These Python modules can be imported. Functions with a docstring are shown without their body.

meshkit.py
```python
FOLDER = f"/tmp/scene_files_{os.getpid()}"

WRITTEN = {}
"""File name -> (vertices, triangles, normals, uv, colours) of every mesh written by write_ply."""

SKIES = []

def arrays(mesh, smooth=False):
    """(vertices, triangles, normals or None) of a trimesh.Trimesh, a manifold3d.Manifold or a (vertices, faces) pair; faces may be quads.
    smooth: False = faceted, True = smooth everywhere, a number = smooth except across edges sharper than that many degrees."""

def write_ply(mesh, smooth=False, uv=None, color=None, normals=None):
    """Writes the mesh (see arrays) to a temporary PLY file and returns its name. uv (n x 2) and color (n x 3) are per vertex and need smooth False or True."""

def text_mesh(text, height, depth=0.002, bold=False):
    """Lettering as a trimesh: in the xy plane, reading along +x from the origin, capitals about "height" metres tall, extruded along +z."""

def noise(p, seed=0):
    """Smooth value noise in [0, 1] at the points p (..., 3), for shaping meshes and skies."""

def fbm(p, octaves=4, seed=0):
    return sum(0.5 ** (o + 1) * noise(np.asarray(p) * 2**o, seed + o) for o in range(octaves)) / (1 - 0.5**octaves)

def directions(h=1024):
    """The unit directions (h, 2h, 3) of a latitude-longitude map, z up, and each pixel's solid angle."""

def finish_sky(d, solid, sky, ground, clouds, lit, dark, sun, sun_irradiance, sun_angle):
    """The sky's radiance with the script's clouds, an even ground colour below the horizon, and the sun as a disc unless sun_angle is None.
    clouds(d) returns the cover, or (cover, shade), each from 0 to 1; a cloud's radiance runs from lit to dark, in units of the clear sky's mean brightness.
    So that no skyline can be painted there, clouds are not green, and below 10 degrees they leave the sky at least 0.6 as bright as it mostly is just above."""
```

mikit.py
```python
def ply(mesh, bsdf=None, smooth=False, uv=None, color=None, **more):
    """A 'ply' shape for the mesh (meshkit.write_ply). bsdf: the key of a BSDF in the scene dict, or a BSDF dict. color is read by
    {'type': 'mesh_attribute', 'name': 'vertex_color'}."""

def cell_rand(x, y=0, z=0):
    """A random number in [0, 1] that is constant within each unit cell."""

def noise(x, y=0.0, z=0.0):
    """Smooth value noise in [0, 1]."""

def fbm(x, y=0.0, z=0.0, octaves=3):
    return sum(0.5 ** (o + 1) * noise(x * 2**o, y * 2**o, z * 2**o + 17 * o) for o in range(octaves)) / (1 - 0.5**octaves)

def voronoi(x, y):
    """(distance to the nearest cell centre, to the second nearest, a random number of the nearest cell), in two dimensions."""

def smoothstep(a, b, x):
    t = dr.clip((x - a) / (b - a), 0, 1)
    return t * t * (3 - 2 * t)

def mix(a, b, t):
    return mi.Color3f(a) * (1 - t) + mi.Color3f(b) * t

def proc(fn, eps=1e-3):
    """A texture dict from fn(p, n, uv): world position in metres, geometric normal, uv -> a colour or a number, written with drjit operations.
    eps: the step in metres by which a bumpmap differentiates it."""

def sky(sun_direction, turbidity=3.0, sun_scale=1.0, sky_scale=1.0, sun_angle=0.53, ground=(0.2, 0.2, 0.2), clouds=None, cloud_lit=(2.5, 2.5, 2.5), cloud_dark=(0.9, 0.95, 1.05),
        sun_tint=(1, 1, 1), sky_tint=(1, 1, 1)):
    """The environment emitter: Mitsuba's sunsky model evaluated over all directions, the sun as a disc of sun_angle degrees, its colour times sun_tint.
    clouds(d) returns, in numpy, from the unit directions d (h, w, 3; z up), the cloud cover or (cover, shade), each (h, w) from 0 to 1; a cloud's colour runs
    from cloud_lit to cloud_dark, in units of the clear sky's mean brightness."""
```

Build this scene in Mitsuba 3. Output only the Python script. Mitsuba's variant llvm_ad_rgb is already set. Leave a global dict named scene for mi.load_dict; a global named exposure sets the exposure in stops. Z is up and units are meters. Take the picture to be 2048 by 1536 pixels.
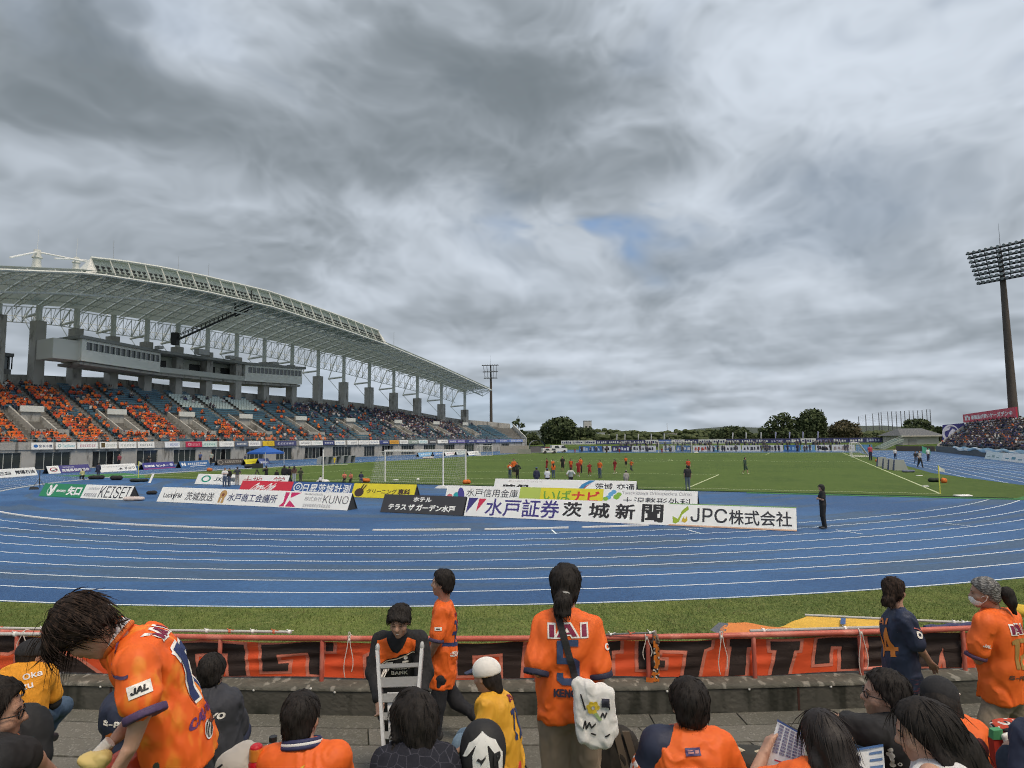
import glob, math, random
import numpy as np
import trimesh
import mitsuba as mi
import drjit as dr
import mikit
import meshkit
from mikit import noise, fbm, voronoi, cell_rand, smoothstep, mix
from scipy.interpolate import LinearNDInterpolator

rng = np.random.default_rng(7)
scene, labels = {}, {}
T = mi.ScalarTransform4f

# -- camera, sky, exposure
CAM_Z, FOCAL, PITCH, ROLL = 3.2239,1265.29,0.0888,-0.0100      # focal length in pixels of a 2048 wide frame
_F = np.array([0, math.cos(PITCH), math.sin(PITCH)])
_U0 = np.array([0,-math.sin(PITCH), math.cos(PITCH)])
_R0 = np.array([1.0,0,0])
_R = _R0 * math.cos(ROLL) + _U0 * math.sin(ROLL)
_U = -_R0 * math.sin(ROLL) + _U0 * math.cos(ROLL)
scene['camera'] = {'type': 'perspective', 'fov': math.degrees(2 * math.atan(1024 / FOCAL)), 'fov_axis': 'x', 'near_clip': 0.05, 'far_clip': 6000.0,
       'to_world': T().look_at(origin=[0,0, CAM_Z], target=[float(x) for x in np.array([0,0, CAM_Z]) + _F], up=[float(x) for x in _U])}
exposure = 2.0

def sky_clouds_at(d):
 """Broken stratocumulus: a heavy grey deck overhead and to the left, thinner bluish cloud to the right, a few blue holes, banks that flatten towards the horizon."""
 x, y, z = d[..., 0], d[..., 1], np.maximum(d[..., 2],0)
 az, el = np.degrees(np.arctan2(x, y)), np.degrees(np.arcsin(z))
 p3 = d * np.array([1.0,1.0,1.75])
 A = np.array([[0.80,0.36,-0.48],[-0.60,0.48,-0.64],[0.0,0.80,0.60]])
 def turb(p, n, seed, billow=0.0):
  s, a, tot = 0,0.5,0
  for o in range(n):
   v = meshkit.noise(p + 13.7 * o, seed + o)
   s = s + a * ((1 - billow) * v + billow * (1 - np.abs(2 * v - 1)))
   tot, a, p = tot + a, a * 0.52, p @ A.T * 2.07
  return s / tot
 w = np.stack([turb(p3 * 3.1 + k, 4,70 + 9 * k) - 0.5 for k in (1,2,3)],-1)
 pw = p3 + 0.30 * w
 big = turb(pw * 2.1,4,3)
 body = turb(pw * 4.3 + 5,5,21,0.5)
 puff = turb(pw * 10.5 + 2,4,41,0.7)
 up = np.array([0,0,0.030])
 lit1 = body - turb((pw + up) * 4.3 + 5,5,21,0.5)
 w1, w2 = w[..., 0], w[..., 1]
 def blob(a, e, sa, se):
  return np.exp(-((az + 34 * w1 - a) / sa) ** 2 - ((el + 20 * w2 - e) / se) ** 2)
 deck = np.clip(1.0 * blob(-18,26,19,6.5) + 0.9 * blob(-42,31,16,9) + 0.95 * blob(-2,30,12,9) + 0.75 * blob(8,21.5,8,4.5) + 0.7 * blob(-33,14,11,4) + 0.5 * blob(15,29,6,6) + 0.6 * blob(-9,11.5,6,2.0) + 0.40 * blob(14,11.5,10,2.2),0,1.1)
 pale = 0.85 * blob(32,27,14,11) + 0.55 * blob(-23,31.5,6,3.0) + 0.8 * blob(-5.0,14.0,5,1.8) + 0.55 * blob(2,17.5,12,3.0) + 0.5 * blob(22,15,12,4) + 0.5 * blob(-14,18,7,2.5) + 0.3 * blob(-36,21,8,2)
 low = np.clip(1.2 - el / 13,0,1)
 banks = turb(np.stack([az / 11.0, el / 2.0, az * 0],-1) + 1.3 * w + 5,5,41,0.4)
 bank1 = turb(np.stack([az / 11.0,(el + 0.5) / 2.0, az * 0],-1) + 1.3 * w + 5,5,41,0.4)
 shade = 0.535 + 0.44 * deck - 0.26 * pale - 1.05 * (body - 0.55) - 0.30 * (puff - 0.55) + 0.9 * (big - 0.5) - 0.8 * lit1
 lowsh = 0.44 + 1.5 * (banks - 0.5) - 2.4 * (banks - bank1) - 0.25 * (puff - 0.55)
 shade = shade * (1 - 0.72 * low) + lowsh * 0.72 * low
 holes = blob(9.0,17.0,5.2,1.35) * 2.4 + blob(42,31,6,3.2) * 1.3 + blob(-21,31.0,8,1.5) * 0.35 + 0.22 * blob(30,22,14,9) + blob(31,6.6,6,0.7) * 0.5 + 0.30 * blob(2,19,10,5)
 thin = np.clip(holes * np.clip(3.0 * (0.66 - body),0,1.2) + np.clip((0.40 - big) * 1.3,0,0.2),0,0.92)
 return np.clip(1 - thin, 0.08,1),1 / (1 + np.exp(-4.6 * (shade - 0.5)))

def sky_clouds(d):
 """Full detail ahead, every other direction behind."""
 h, w = d.shape[:2]
 cover, shade = (np.repeat(np.repeat(q, 2,0),2,1) for q in sky_clouds_at(d[::2, ::2]))
 c = slice(int(w * 0.10), int(w * 0.40))
 cover[:, c], shade[:, c] = sky_clouds_at(d[:, c])
 return cover, shade

scene['sky'] = mikit.sky([0.30,-0.42,0.86], turbidity=3.0, sun_scale=0.40, sun_angle=22.0, sky_scale=1.0, clouds=sky_clouds, cloud_lit=(2.00,2.20,2.46), cloud_dark=(0.48,0.57,0.635), ground=(0.12,0.14,0.13))

# -- layout helpers: pixels of the photo to points on real surfaces
def ray(px, py):
 return (px - 1024) / FOCAL * _R - (py - 768) / FOCAL * _U + _F

EYE = np.array([0,0, CAM_Z])

def ground(px, py, z=0.0):
 d = ray(px, py)
 return EYE + d * ((z - CAM_Z) / d[2])

def depth_at(px, py, y):
 d = ray(px, py)
 return EYE + d * (y / d[1])

GP = np.array([-6.9643,50.0924])                  # middle of the near goal line
PU = np.array([math.cos(-0.4328), math.sin(-0.4328)])   # along the goal line, to the right
PA = np.array([-PU[1], PU[0]])                     # up the pitch
BEND = GP + PA * 11.56                             # centre of the near bend of the track

def W(U, A, z=0.0):
 q = GP + PU * U + PA * A
 return np.array([q[0], q[1], z])

S0, S1 = W(-63,0)[:2], W(-55.5,150)[:2]          # front of the main stand
E1 = (S1 - S0) / np.linalg.norm(S1 - S0)
E2 = np.array([-E1[1], E1[0]])

def SW(s, t, z):
 q = S0 + E1 * s + E2 * t
 return np.array([q[0], q[1], z])

def on_t(px, py, t):
 d = ray(px, py)
 k = ((S0 + E2 * t) @ E2) / (d[:2] @ E2)
 p = EYE + d * k
 return float((p[:2] - S0) @ E1), float(p[2])

# -- scene helpers
_used = {}

def key(base):
 n = _used.get(base, 0)
 _used[base] = n + 1
 return base if n == 0 else f'{base}_{n:03d}'

def tag(k, label=None, cat=None, group=None, kind=None):
 e = labels.setdefault(k, {})
 for a, b in (('label', label),('category', cat),('group', group),('kind', kind)):
  if b:
   e[a] = b
 return k

def thing(base, label, cat, group=None, kind=None):
 return tag(key(base), label, cat, group, kind)

def put(k, mesh, bsdf, smooth=False, color=None, **more):
 if hasattr(mesh, 'done'):
  mesh = mesh.done()
 scene[k] = mikit.ply(mesh, bsdf, smooth=smooth, color=color, **more)
 return k

def part(parent, name, mesh, bsdf, smooth=False, label=None, **more):
 k = put(key(parent + '__' + name), mesh, bsdf, smooth, **more)
 if label:
  tag(k, label)
 return k

class MB:
 """Collects pieces into one mesh."""
 def __init__(self):
  self.v, self.f, self.n = [],[],0

 def add(self, v, f):
  v, f = np.asarray(v, float), np.asarray(f, int)
  if f.shape[1] == 4:
   f = np.vstack([f[:, [0,1,2]], f[:, [0,2,3]]])
  self.v.append(v)
  self.f.append(f + self.n)
  self.n += len(v)
  return self

 def hexa(self, p):
  """p: 8 corners, bottom ring then top ring, both counter-clockwise from above."""
  return self.add(p, [[3,2,1,0],[4,5,6,7],[0,1,5,4],[1,2,6,5],[2,3,7,6],[3,0,4,7]])

 def box(self, c, size, R=None):
  h = np.asarray(size, float) / 2
  p = np.array([[-1,-1,-1],[1,-1,-1],[1,1,-1],[-1,1,-1],[-1,-1,1],[1,-1,1],[1,1,1],[-1,1,1]]) * h
  return self.hexa((p @ np.asarray(R).T if R is not None else p) + np.asarray(c))

 def slab(self, p0, p1, out, thick, z0, z1):
  """A wall between plan points p0 and p1, from z0 to z1, thick metres towards the plan direction out."""
  p0, p1, o = np.asarray(p0)[:2], np.asarray(p1)[:2], np.asarray(out)[:2] * thick
  ring = [p0, p1, p1 + o, p0 + o]
  a, b = ring[1] - ring[0], ring[2] - ring[1]
  if a[0] * b[1] - a[1] * b[0] < 0:
   ring = ring[::-1]
  return self.hexa([[*q, z0] for q in ring] + [[*q, z1] for q in ring])

 def bar(self, a, b, r, r2=None, sides=6, caps=True):
  a, b = np.asarray(a, float), np.asarray(b, float)
  r2 = r if r2 is None else r2
  z = (b - a) / max(np.linalg.norm(b - a),1e-9)
  x = np.cross(z, [0,0,1] if abs(z[2]) < 0.95 else [1,0,0])
  x /= np.linalg.norm(x)
  y = np.cross(z, x)
  ang = np.arange(sides) * 2 * np.pi / sides
  ring = np.cos(ang)[:, None] * x + np.sin(ang)[:, None] * y
  v = np.vstack([a + ring * r, b + ring * r2,[a],[b]])
  i = np.arange(sides)
  j = (i + 1) % sides
  f = np.vstack([np.stack([i, j, j + sides],1), np.stack([i, j + sides, i + sides],1)])
  if caps:
   f = np.vstack([f, np.stack([j, i, i * 0 + 2 * sides],1), np.stack([i + sides, j + sides, i * 0 + 2 * sides + 1],1)])
  return self.add(v, f)

 def path(self, pts, r, sides=6):
  pts = np.asarray(pts, float)
  n = len(pts)
  rr = np.broadcast_to(np.asarray(r, float),(n,))
  t = np.gradient(pts, axis=0)
  t /= np.linalg.norm(t, axis=1, keepdims=True) + 1e-12
  x = np.cross(t, [0,0,1.0])
  bad = np.linalg.norm(x, axis=1) < 0.2
  x[bad] = np.cross(t[bad],[1.0,0,0])
  for k in range(1, n):
   if x[k] @ x[k - 1] < 0:
    x[k] = -x[k]
  x /= np.linalg.norm(x, axis=1, keepdims=True)
  y = np.cross(t, x)
  ang = np.arange(sides) * 2 * np.pi / sides
  v = pts[:, None] + rr[:, None, None] * (np.cos(ang)[None, :, None] * x[:, None] + np.sin(ang)[None, :, None] * y[:, None])
  i, j = np.meshgrid(np.arange(n - 1), np.arange(sides), indexing='ij')
  q = np.stack([i * sides + j, i * sides + (j + 1) % sides, (i + 1) * sides + (j + 1) % sides, (i + 1) * sides + j],-1).reshape(-1,4)
  self.add(v.reshape(-1,3), q)
  m = self.n - n * sides
  c = [[0, k + 1, k] for k in range(1, sides - 1)] + [[(n - 1) * sides, (n - 1) * sides + k, (n - 1) * sides + k + 1] for k in range(1, sides - 1)]
  self.f.append(np.array(c) + m)
  return self

 def grid(self, P):
  """P: (n, m, 3) points as a sheet."""
  n, m = P.shape[:2]
  i, j = np.meshgrid(np.arange(n - 1), np.arange(m - 1), indexing='ij')
  q = np.stack([i * m + j, (i + 1) * m + j, (i + 1) * m + j + 1, i * m + j + 1],-1).reshape(-1,4)
  return self.add(P.reshape(-1,3), q)

 def quad(self, a, b, c, d):
  return self.add([a, b, c, d],[[0,1,2,3]])

 def ball(self, c, r, sub=1):
  s = trimesh.creation.icosphere(subdivisions=sub)
  return self.add(np.asarray(s.vertices) * np.asarray(r) + np.asarray(c), s.faces)

 def done(self):
  return np.vstack(self.v), np.vstack(self.f)

# -- materials
_mats = {}

def mat(color, rough=0.7, **more):
 """A plain painted, woven or moulded surface, shared between alike things."""
 k = 'material_' + '_'.join(f'{c:.3f}' for c in color).replace('.', 'p') + f'_{rough:.2f}'.replace('.', 'p') + ''.join(f'_{a}' for a in more)
 if k not in _mats:
  _mats[k] = 1
  scene[k] = {'type': 'twosided', 'bsdf': {'type': 'principled', 'base_color': {'type': 'rgb', 'value': list(map(float, color))}, 'roughness': rough, **more}}
 return k

def pmat(name, fn, rough=0.85, bump=None, eps=2e-3, **more):
 """A surface with procedural colour and, if asked, relief."""
 b = {'type': 'principled', 'base_color': mikit.proc(fn), 'roughness': rough, **more}
 if bump:
  b = {'type': 'bumpmap', 'arbitrary': mikit.proc(bump[0], eps), 'scale': bump[1], 'bsdf': b}
 scene[name] = {'type': 'twosided', 'bsdf': b}
 return name

scene['dyed_cloth'] = {'type': 'twosided', 'bsdf': {'type': 'principled', 'base_color': {'type': 'mesh_attribute', 'name': 'vertex_color'}, 'roughness': 0.85}}

# -- lettering
FONTS = {}
_glyphs = {}

def font(kind):
 from PIL import ImageFont
 if kind not in FONTS:
  want = {'cjk': 'Noto Sans CJK Regular.woff2', 'sans': 'Inter.woff2', 'mono': 'DejaVuSansMono.woff2'}[kind]
  found = [p for p in glob.glob('/opt/blender-*/*/datafiles/fonts/*.woff2') if p.endswith(want)] or glob.glob('/opt/blender-*/*/datafiles/fonts/Inter.woff2')
  FONTS[kind] = ImageFont.truetype(found[0],80)
 return FONTS[kind]

def text_shape(text, kind='cjk', bold=1, cells=64):
 """Outline of the lettering as a shapely shape, one unit tall (the height of its ink), starting at x = 0."""
 from PIL import Image, ImageDraw
 from shapely import affinity, box, union_all
 k = (text, kind, bold)
 if k not in _glyphs:
  fo = font(kind)
  x0, y0, x1, y1 = fo.getbbox(text, anchor='ls', stroke_width=bold)
  im = Image.new('L', (x1 - x0 + 8, y1 - y0 + 8))
  ImageDraw.Draw(im).text((4 - x0,4 - y0), text, 255, font=fo, anchor='ls', stroke_width=bold)
  on = np.pad(np.asarray(im) > 127,((0,0),(1,1))).astype(np.int8)
  r, s = np.nonzero(np.diff(on, axis=1) == 1)
  e = np.nonzero(np.diff(on, axis=1) == -1)[1]
  g = union_all(box(s, -r - 1, e, -r)).buffer(0.6).buffer(-0.6).simplify(0.75)
  b = g.bounds
  sc = 1.0 / (b[3] - b[1])
  _glyphs[k] = affinity.affine_transform(g, [sc, 0,0, sc, -b[0] * sc, -b[1] * sc])
 return _glyphs[k]

def flat(shape, fine=None):
 """Triangles of a shapely shape: (points (n, 2), faces)."""
 vs, fs, n = [],[],0
 for g in getattr(shape, 'geoms', [shape]):
  if g.is_empty or g.geom_type != 'Polygon' or g.area < 1e-9:
   continue
  v, f = trimesh.creation.triangulate_polygon(g, engine='earcut')
  vs.append(np.asarray(v))
  fs.append(np.asarray(f) + n)
  n += len(v)
 v, f = np.vstack(vs), np.vstack(fs)
 if fine:
  v3, f = trimesh.remesh.subdivide_to_size(np.column_stack([v, v[:, 0] * 0]), f, fine, max_iter=12)
  v = v3[:, :2]
 return v, f

def fit_shape(shape, x0, y0, x1, y1, slant=0.0):
 from shapely import affinity
 b = shape.bounds
 sx, sy = (x1 - x0) / (b[2] - b[0]),(y1 - y0) / (b[3] - b[1])
 s = affinity.affine_transform(shape, [sx, 0,0, sy, x0 - b[0] * sx, y0 - b[1] * sy])
 return affinity.affine_transform(s, [1, slant, 0,1,-slant * y0,0]) if slant else s

def on_plane(v2, o, right, up, n, lift):
 return np.asarray(o) + v2[:, :1] * np.asarray(right) + v2[:, 1:2] * np.asarray(up) + np.asarray(n) * lift

ORD = 'first second third fourth fifth sixth seventh eighth ninth tenth eleventh twelfth thirteenth fourteenth fifteenth sixteenth seventeenth eighteenth nineteenth twentieth twenty-first twenty-second twenty-third twenty-fourth twenty-fifth twenty-sixth'.split()
WHITE, BLACK = (0.80,0.80,0.78),(0.018,0.018,0.02)
# == THE GROUND
from shapely.geometry import Polygon, Point, LineString, box as sbox
from shapely.ops import unary_union

def grass_fn(c0, c1, c2, s):
 def fn(p, n, uv):
  a = fbm(p.x * 0.35 * s, p.y * 0.35 * s, 0.0,3)
  b = fbm(p.x * 9 * s, p.y * 3.0 * s, 2.0,3)
  c = fbm(p.x * 2.1 * s + 9, p.y * 1.2 * s, 5.0,3)
  return mix(mix(c0, c1, smoothstep(0.35,0.65, a)), c2, smoothstep(0.42,0.75, b) * 0.55 + smoothstep(0.5,0.75, c) * 0.3)
 return fn

pmat('pitch_grass', grass_fn((0.038,0.068,0.010),(0.047,0.080,0.012),(0.058,0.090,0.018),0.7),0.95)
pmat('strip_grass', grass_fn((0.066,0.098,0.018),(0.094,0.125,0.024),(0.140,0.155,0.046),4.0),0.95, bump=(lambda p, n, uv: fbm(p.x * 26, p.y * 9,0.0,3),0.05), eps=6e-3)
pmat('far_land', grass_fn((0.06,0.08,0.03),(0.08,0.09,0.045),(0.10,0.10,0.06),0.05),0.95)

def track_fn(p, n, uv):
 lane = dr.sqrt(dr.square(p.x - float(BEND[0])) + dr.square(p.y - float(BEND[1])))
 ang = dr.atan2(p.y - float(BEND[1]), p.x - float(BEND[0]))
 streak = fbm(ang * 7, lane * 1.6,1.0,4)
 patch = fbm(p.x * 0.22, p.y * 0.30,4.0,4)
 fine = fbm(p.x * 16, p.y * 16,7.0,2)
 worn = smoothstep(0.50,0.68, streak) * 0.75
 c = mix((0.022,0.070,0.180),(0.036,0.102,0.238), smoothstep(0.30,0.70, patch))
 c = mix(c, (0.046,0.082,0.135), worn)
 return c * (0.84 + 0.32 * fine)

pmat('track_rubber', track_fn, 0.62, bump=(lambda p, n, uv: fbm(p.x * 45, p.y * 45,0.0,2),0.004))
LANE_W = 1.1757
R_OUT = 47.84
STRAIGHT = 84.39

def oval(R, n=120):
 """Plan points of a closed oval at distance R from the bend centres."""
 th = np.linspace(0, np.pi, n)
 near = [(-R * math.cos(t),11.56 - R * math.sin(t)) for t in th]
 far = [(R * math.cos(t),11.56 + STRAIGHT + R * math.sin(t)) for t in th]
 return [W(u_, a_)[:2] for u_, a_ in near + far]

def sheet(shape, z):
 v, f = flat(shape)
 return np.column_stack([v, np.full(len(v), z)]), f

def rect_UA(u0, u1, a0, a1):
 return Polygon([W(u0, a0)[:2], W(u1, a0)[:2], W(u1, a1)[:2], W(u0, a1)[:2]])

g = MB()
far_r = np.array([0,60,120,250,500,1000,2500,5000.0])
P = np.array([[[40 + r * math.cos(a_),60 + r * math.sin(a_),-0.03 - 0.0 * r] for a_ in np.linspace(0,2 * np.pi, 49)] for r in far_r])
put('ground', g.grid(P), 'far_land')
tag('ground', 'flat park land around the stadium', None, None, 'structure')

blue = unary_union([Polygon(oval(R_OUT + 0.06)), rect_UA(-66,-30,-12,160), rect_UA(30,52.6,0,130), Polygon([W(-66,-12)[:2], W(-30,-12)[:2], W(-34,-30)[:2], W(-52,-26)[:2]])])
put('track', sheet(blue, 0.0), 'track_rubber')
tag('track', 'blue running track curving round the near end of the pitch', None, None, 'structure')
pmat('line_paint', lambda p, n, uv: mix((0.66,0.72,0.76),(0.50,0.58,0.64), smoothstep(0.5,0.7, fbm(p.x * 1.2, p.y * 1.2,0.0,4))),0.7)
for i in range(9):
 R = R_OUT - i * LANE_W
 ring = Polygon(oval(R + 0.026,400),[oval(R - 0.026,400)])
 part('track', 'lane_line', sheet(ring, 0.004), 'line_paint')
# a raised white kerb on the inner edge, lifted out on the right half of the bend
kb = MB()
Rk = R_OUT - 9 * LANE_W
k_end = ground(1292,1050)
th = np.linspace(np.radians(150) + math.atan2(PU[1], PU[0]),2 * np.pi + math.atan2(k_end[1] - BEND[1], k_end[0] - BEND[0]),200)
pts = np.array([[BEND[0] + Rk * math.cos(t), BEND[1] + Rk * math.sin(t),0.03] for t in th])
for k_ in range(0, len(pts) - 1):
 if k_ in (178,186,193):
  continue
 d_ = (pts[k_ + 1] - pts[k_])[:2]
 nrm = np.array([d_[1],-d_[0]]) / np.linalg.norm(d_)
 kb.slab(pts[k_], pts[k_ + 1], nrm, 0.09,0.004,0.055)
part('track', 'kerb', kb, mat((0.72,0.72,0.70),0.5), label='white aluminium kerb along the inside lane')
mk = MB()
for px_, py_ in [(1103,1059.5),(1372,1059),(1672,1060),(1890,1047)]:                            # short start marks across single lanes
 q = ground(px_, py_)
 rad = (q[:2] - BEND) / np.linalg.norm(q[:2] - BEND)
 tan = np.array([-rad[1], rad[0]])
 q0, q1 = q[:2], q[:2] + rad * 1.1
 v = [[*(q0 - tan * 0.03),0.008],[*(q1 - tan * 0.03),0.008],[*(q1 + tan * 0.03),0.008],[*(q0 + tan * 0.03),0.008]]
 mk.quad(*v)
part('track', 'start_mark', mk, 'line_paint')

field = unary_union([rect_UA(-36.3,37.2,-2.1,107.5), Polygon([W(30,-2.1)[:2], W(40.5,-1.0)[:2], W(41.0,3)[:2], W(37,25)[:2], W(30,25)[:2]])])
put('pitch', sheet(field, 0.008), 'pitch_grass')
tag('pitch', 'mown green football pitch', None, None, 'structure')
part('pitch', 'corner_turf', sheet(unary_union([Polygon([W(24,-2.9)[:2], W(41.5,-2.9)[:2], W(43.4,0.4)[:2], W(42.6,3.2)[:2], W(39,2.6)[:2], W(37,-1.9)[:2], W(24,-2.0)[:2]]), Polygon([W(-44,-2.2)[:2], W(-36,-2.6)[:2], W(-30,-2.6)[:2], W(-30,-2.0)[:2], W(-36,2)[:2], W(-42,4)[:2]])]),0.012),
  mat((0.035,0.125,0.045),0.9), label='bright green artificial turf laid over the inner lanes at the corners')
pl = []
for u0, u1, a0, a1 in [(-34,34,-0.06,0.06),(-34.06,-33.94,0,105),(33.94,34.06,0,105),(-34,34,104.9,105.02),(-34,34,52.4,52.56),(-20.2,-20.1,0,16.5),(20.1,20.22,0,16.5),(-20.16,20.16,16.4,16.52),(-9.2,-9.1,0,5.5),(9.1,9.2,0,5.5),(-9.16,9.16,5.4,5.52),(-20.16,20.16,88.4,88.5),(20.1,20.2,88.5,105),(-20.2,-20.1,88.5,105)]:
 pl.append(rect_UA(u0, u1, a0, a1))
cc = Point(*W(0,52.5)[:2])
pl.append(cc.buffer(9.21).difference(cc.buffer(9.09)))
part('pitch', 'line_marking', sheet(unary_union(pl),0.0125), mat((0.36,0.40,0.24),0.9))
part('pitch', 'edging', MB().slab(W(-12,-2.12), W(36.8,-2.12),-PA, 0.06,0.0,0.05), mat((0.03,0.06,0.035),0.8), label='low dark green edging between turf and track')
# == THE MAIN STAND (left)
pmat('stand_concrete', lambda p, n, uv: mix(mix((0.32,0.315,0.295),(0.42,0.415,0.39), fbm(p.x * 0.7, p.y * 0.7, p.z * 0.9,4)),(0.12,0.115,0.10), smoothstep(0.54,0.74, fbm(p.x * 1.6 + p.y * 1.6, p.y * 0.2, p.z * 0.35,4)) * 0.8),0.9)
pmat('tier_concrete', lambda p, n, uv: mix((0.125,0.122,0.115),(0.20,0.195,0.18), fbm(p.x * 0.8, p.y * 0.8, p.z * 2,3)),0.9)
pmat('roof_steel', lambda p, n, uv: mix((0.56,0.59,0.56),(0.66,0.69,0.66), fbm(p.x * 0.3, p.y * 0.3, p.z, 3)),0.5)
scene['roof_lining'] = {'type': 'principledthin', 'base_color': mikit.proc(lambda p, n, uv: mix((0.42,0.49,0.46),(0.54,0.61,0.57), fbm(p.x * 0.5, p.y * 0.5, p.z, 4))), 'roughness': 0.6, 'diff_trans': 0.36}     # pale membrane that lets some daylight through
GREYWHITE = mat((0.60,0.61,0.58),0.55)
PANELGREY = mat((0.44,0.46,0.43),0.6)
DARK = mat((0.03,0.033,0.035),0.6)
GLASS = mat((0.035,0.042,0.046),0.08, specular=0.7)
STEELGREY = mat((0.30,0.31,0.31),0.45)
SLOPE, ROW, Z_FRONT = 0.52,0.80,3.6
S_LO, S_HI = -22.0,150.0
stand = thing('main_stand', 'long main stand with arched white truss roof and blue benches left of the pitch', 'grandstand')
col_s = [-11,-4,2.5,8.3,13.9,19.6,26.0,31.7,37.2,43.3,49.7,56.4,64.0,72.1,80.3,89.1,98.0,106.1,115.1,125.3]
col_t = [14.5,15.5,16.4,17.2,17.9,18.3,19.2,18.7,18.0,17.7,17.3,16.9,16.8,16.9,16.5,15.9,15.0,13.1,11.1,9.5]

def t_back(s):
 return np.interp(s, col_s + [140,156], col_t + [8.8,7.8]) + 0.9

def z_roof_back(s):
 return np.interp(s, [-22,8.3,17.6,28.6,42.1,58.8,83,100,113,125,132],[21.0,23.9,25.2,25.5,25.6,25.3,24.2,22.1,20.3,18.2,16.9])

def z_roof_front(s):
 return np.interp(s, [-22,1.7,12.7,24,31,45.4,66,78.7,100,127,132],[22.2,25.5,27.6,28.4,28.7,28.7,27.1,25.9,22.9,18.6,17.8])

def z_chord(s):
 return np.interp(s, [-22,2.7,10.9,20.6,32.4,47.2,65.4,78,100,126,132],[20.6,23.2,24.7,25.9,26.9,27.2,26.1,24.7,21.6,17.2,16.2])

T_F, T_C = 2.0,5.0
ROOF_END = 128.5
# ---- front wall of the ground floor with its openings
bays = [(-12,-8),(-5,-1),(1.6,4.4),(6.0,10.2),(13.0,16.9),(19.2,22.4),(25.0,28.8),(31.6,35.4),(38.4,42.2),(45.0,48.8),(52,57),(59.5,65),(69,72.5),(75,79),(82,87),(91,96),(100,105),(110,115),(120,125),(131,136)]
w = MB()
edge = S_LO
for a_, b_ in bays:
 w.slab(SW(edge, 0,0), SW(a_, 0,0), E2,0.4,0.0,2.62)
 w.slab(SW(a_, 0,0), SW(b_, 0,0), E2,0.4,2.32,2.62)
 w.slab(SW(a_, 0,0), SW(b_, 0,0), E2,0.4,0.0,0.12)
 edge = b_
w.slab(SW(edge, 0,0), SW(S_HI - 2.5,0,0), E2,0.4,0,2.62)
part(stand, 'front_wall', w, 'stand_concrete')
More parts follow.
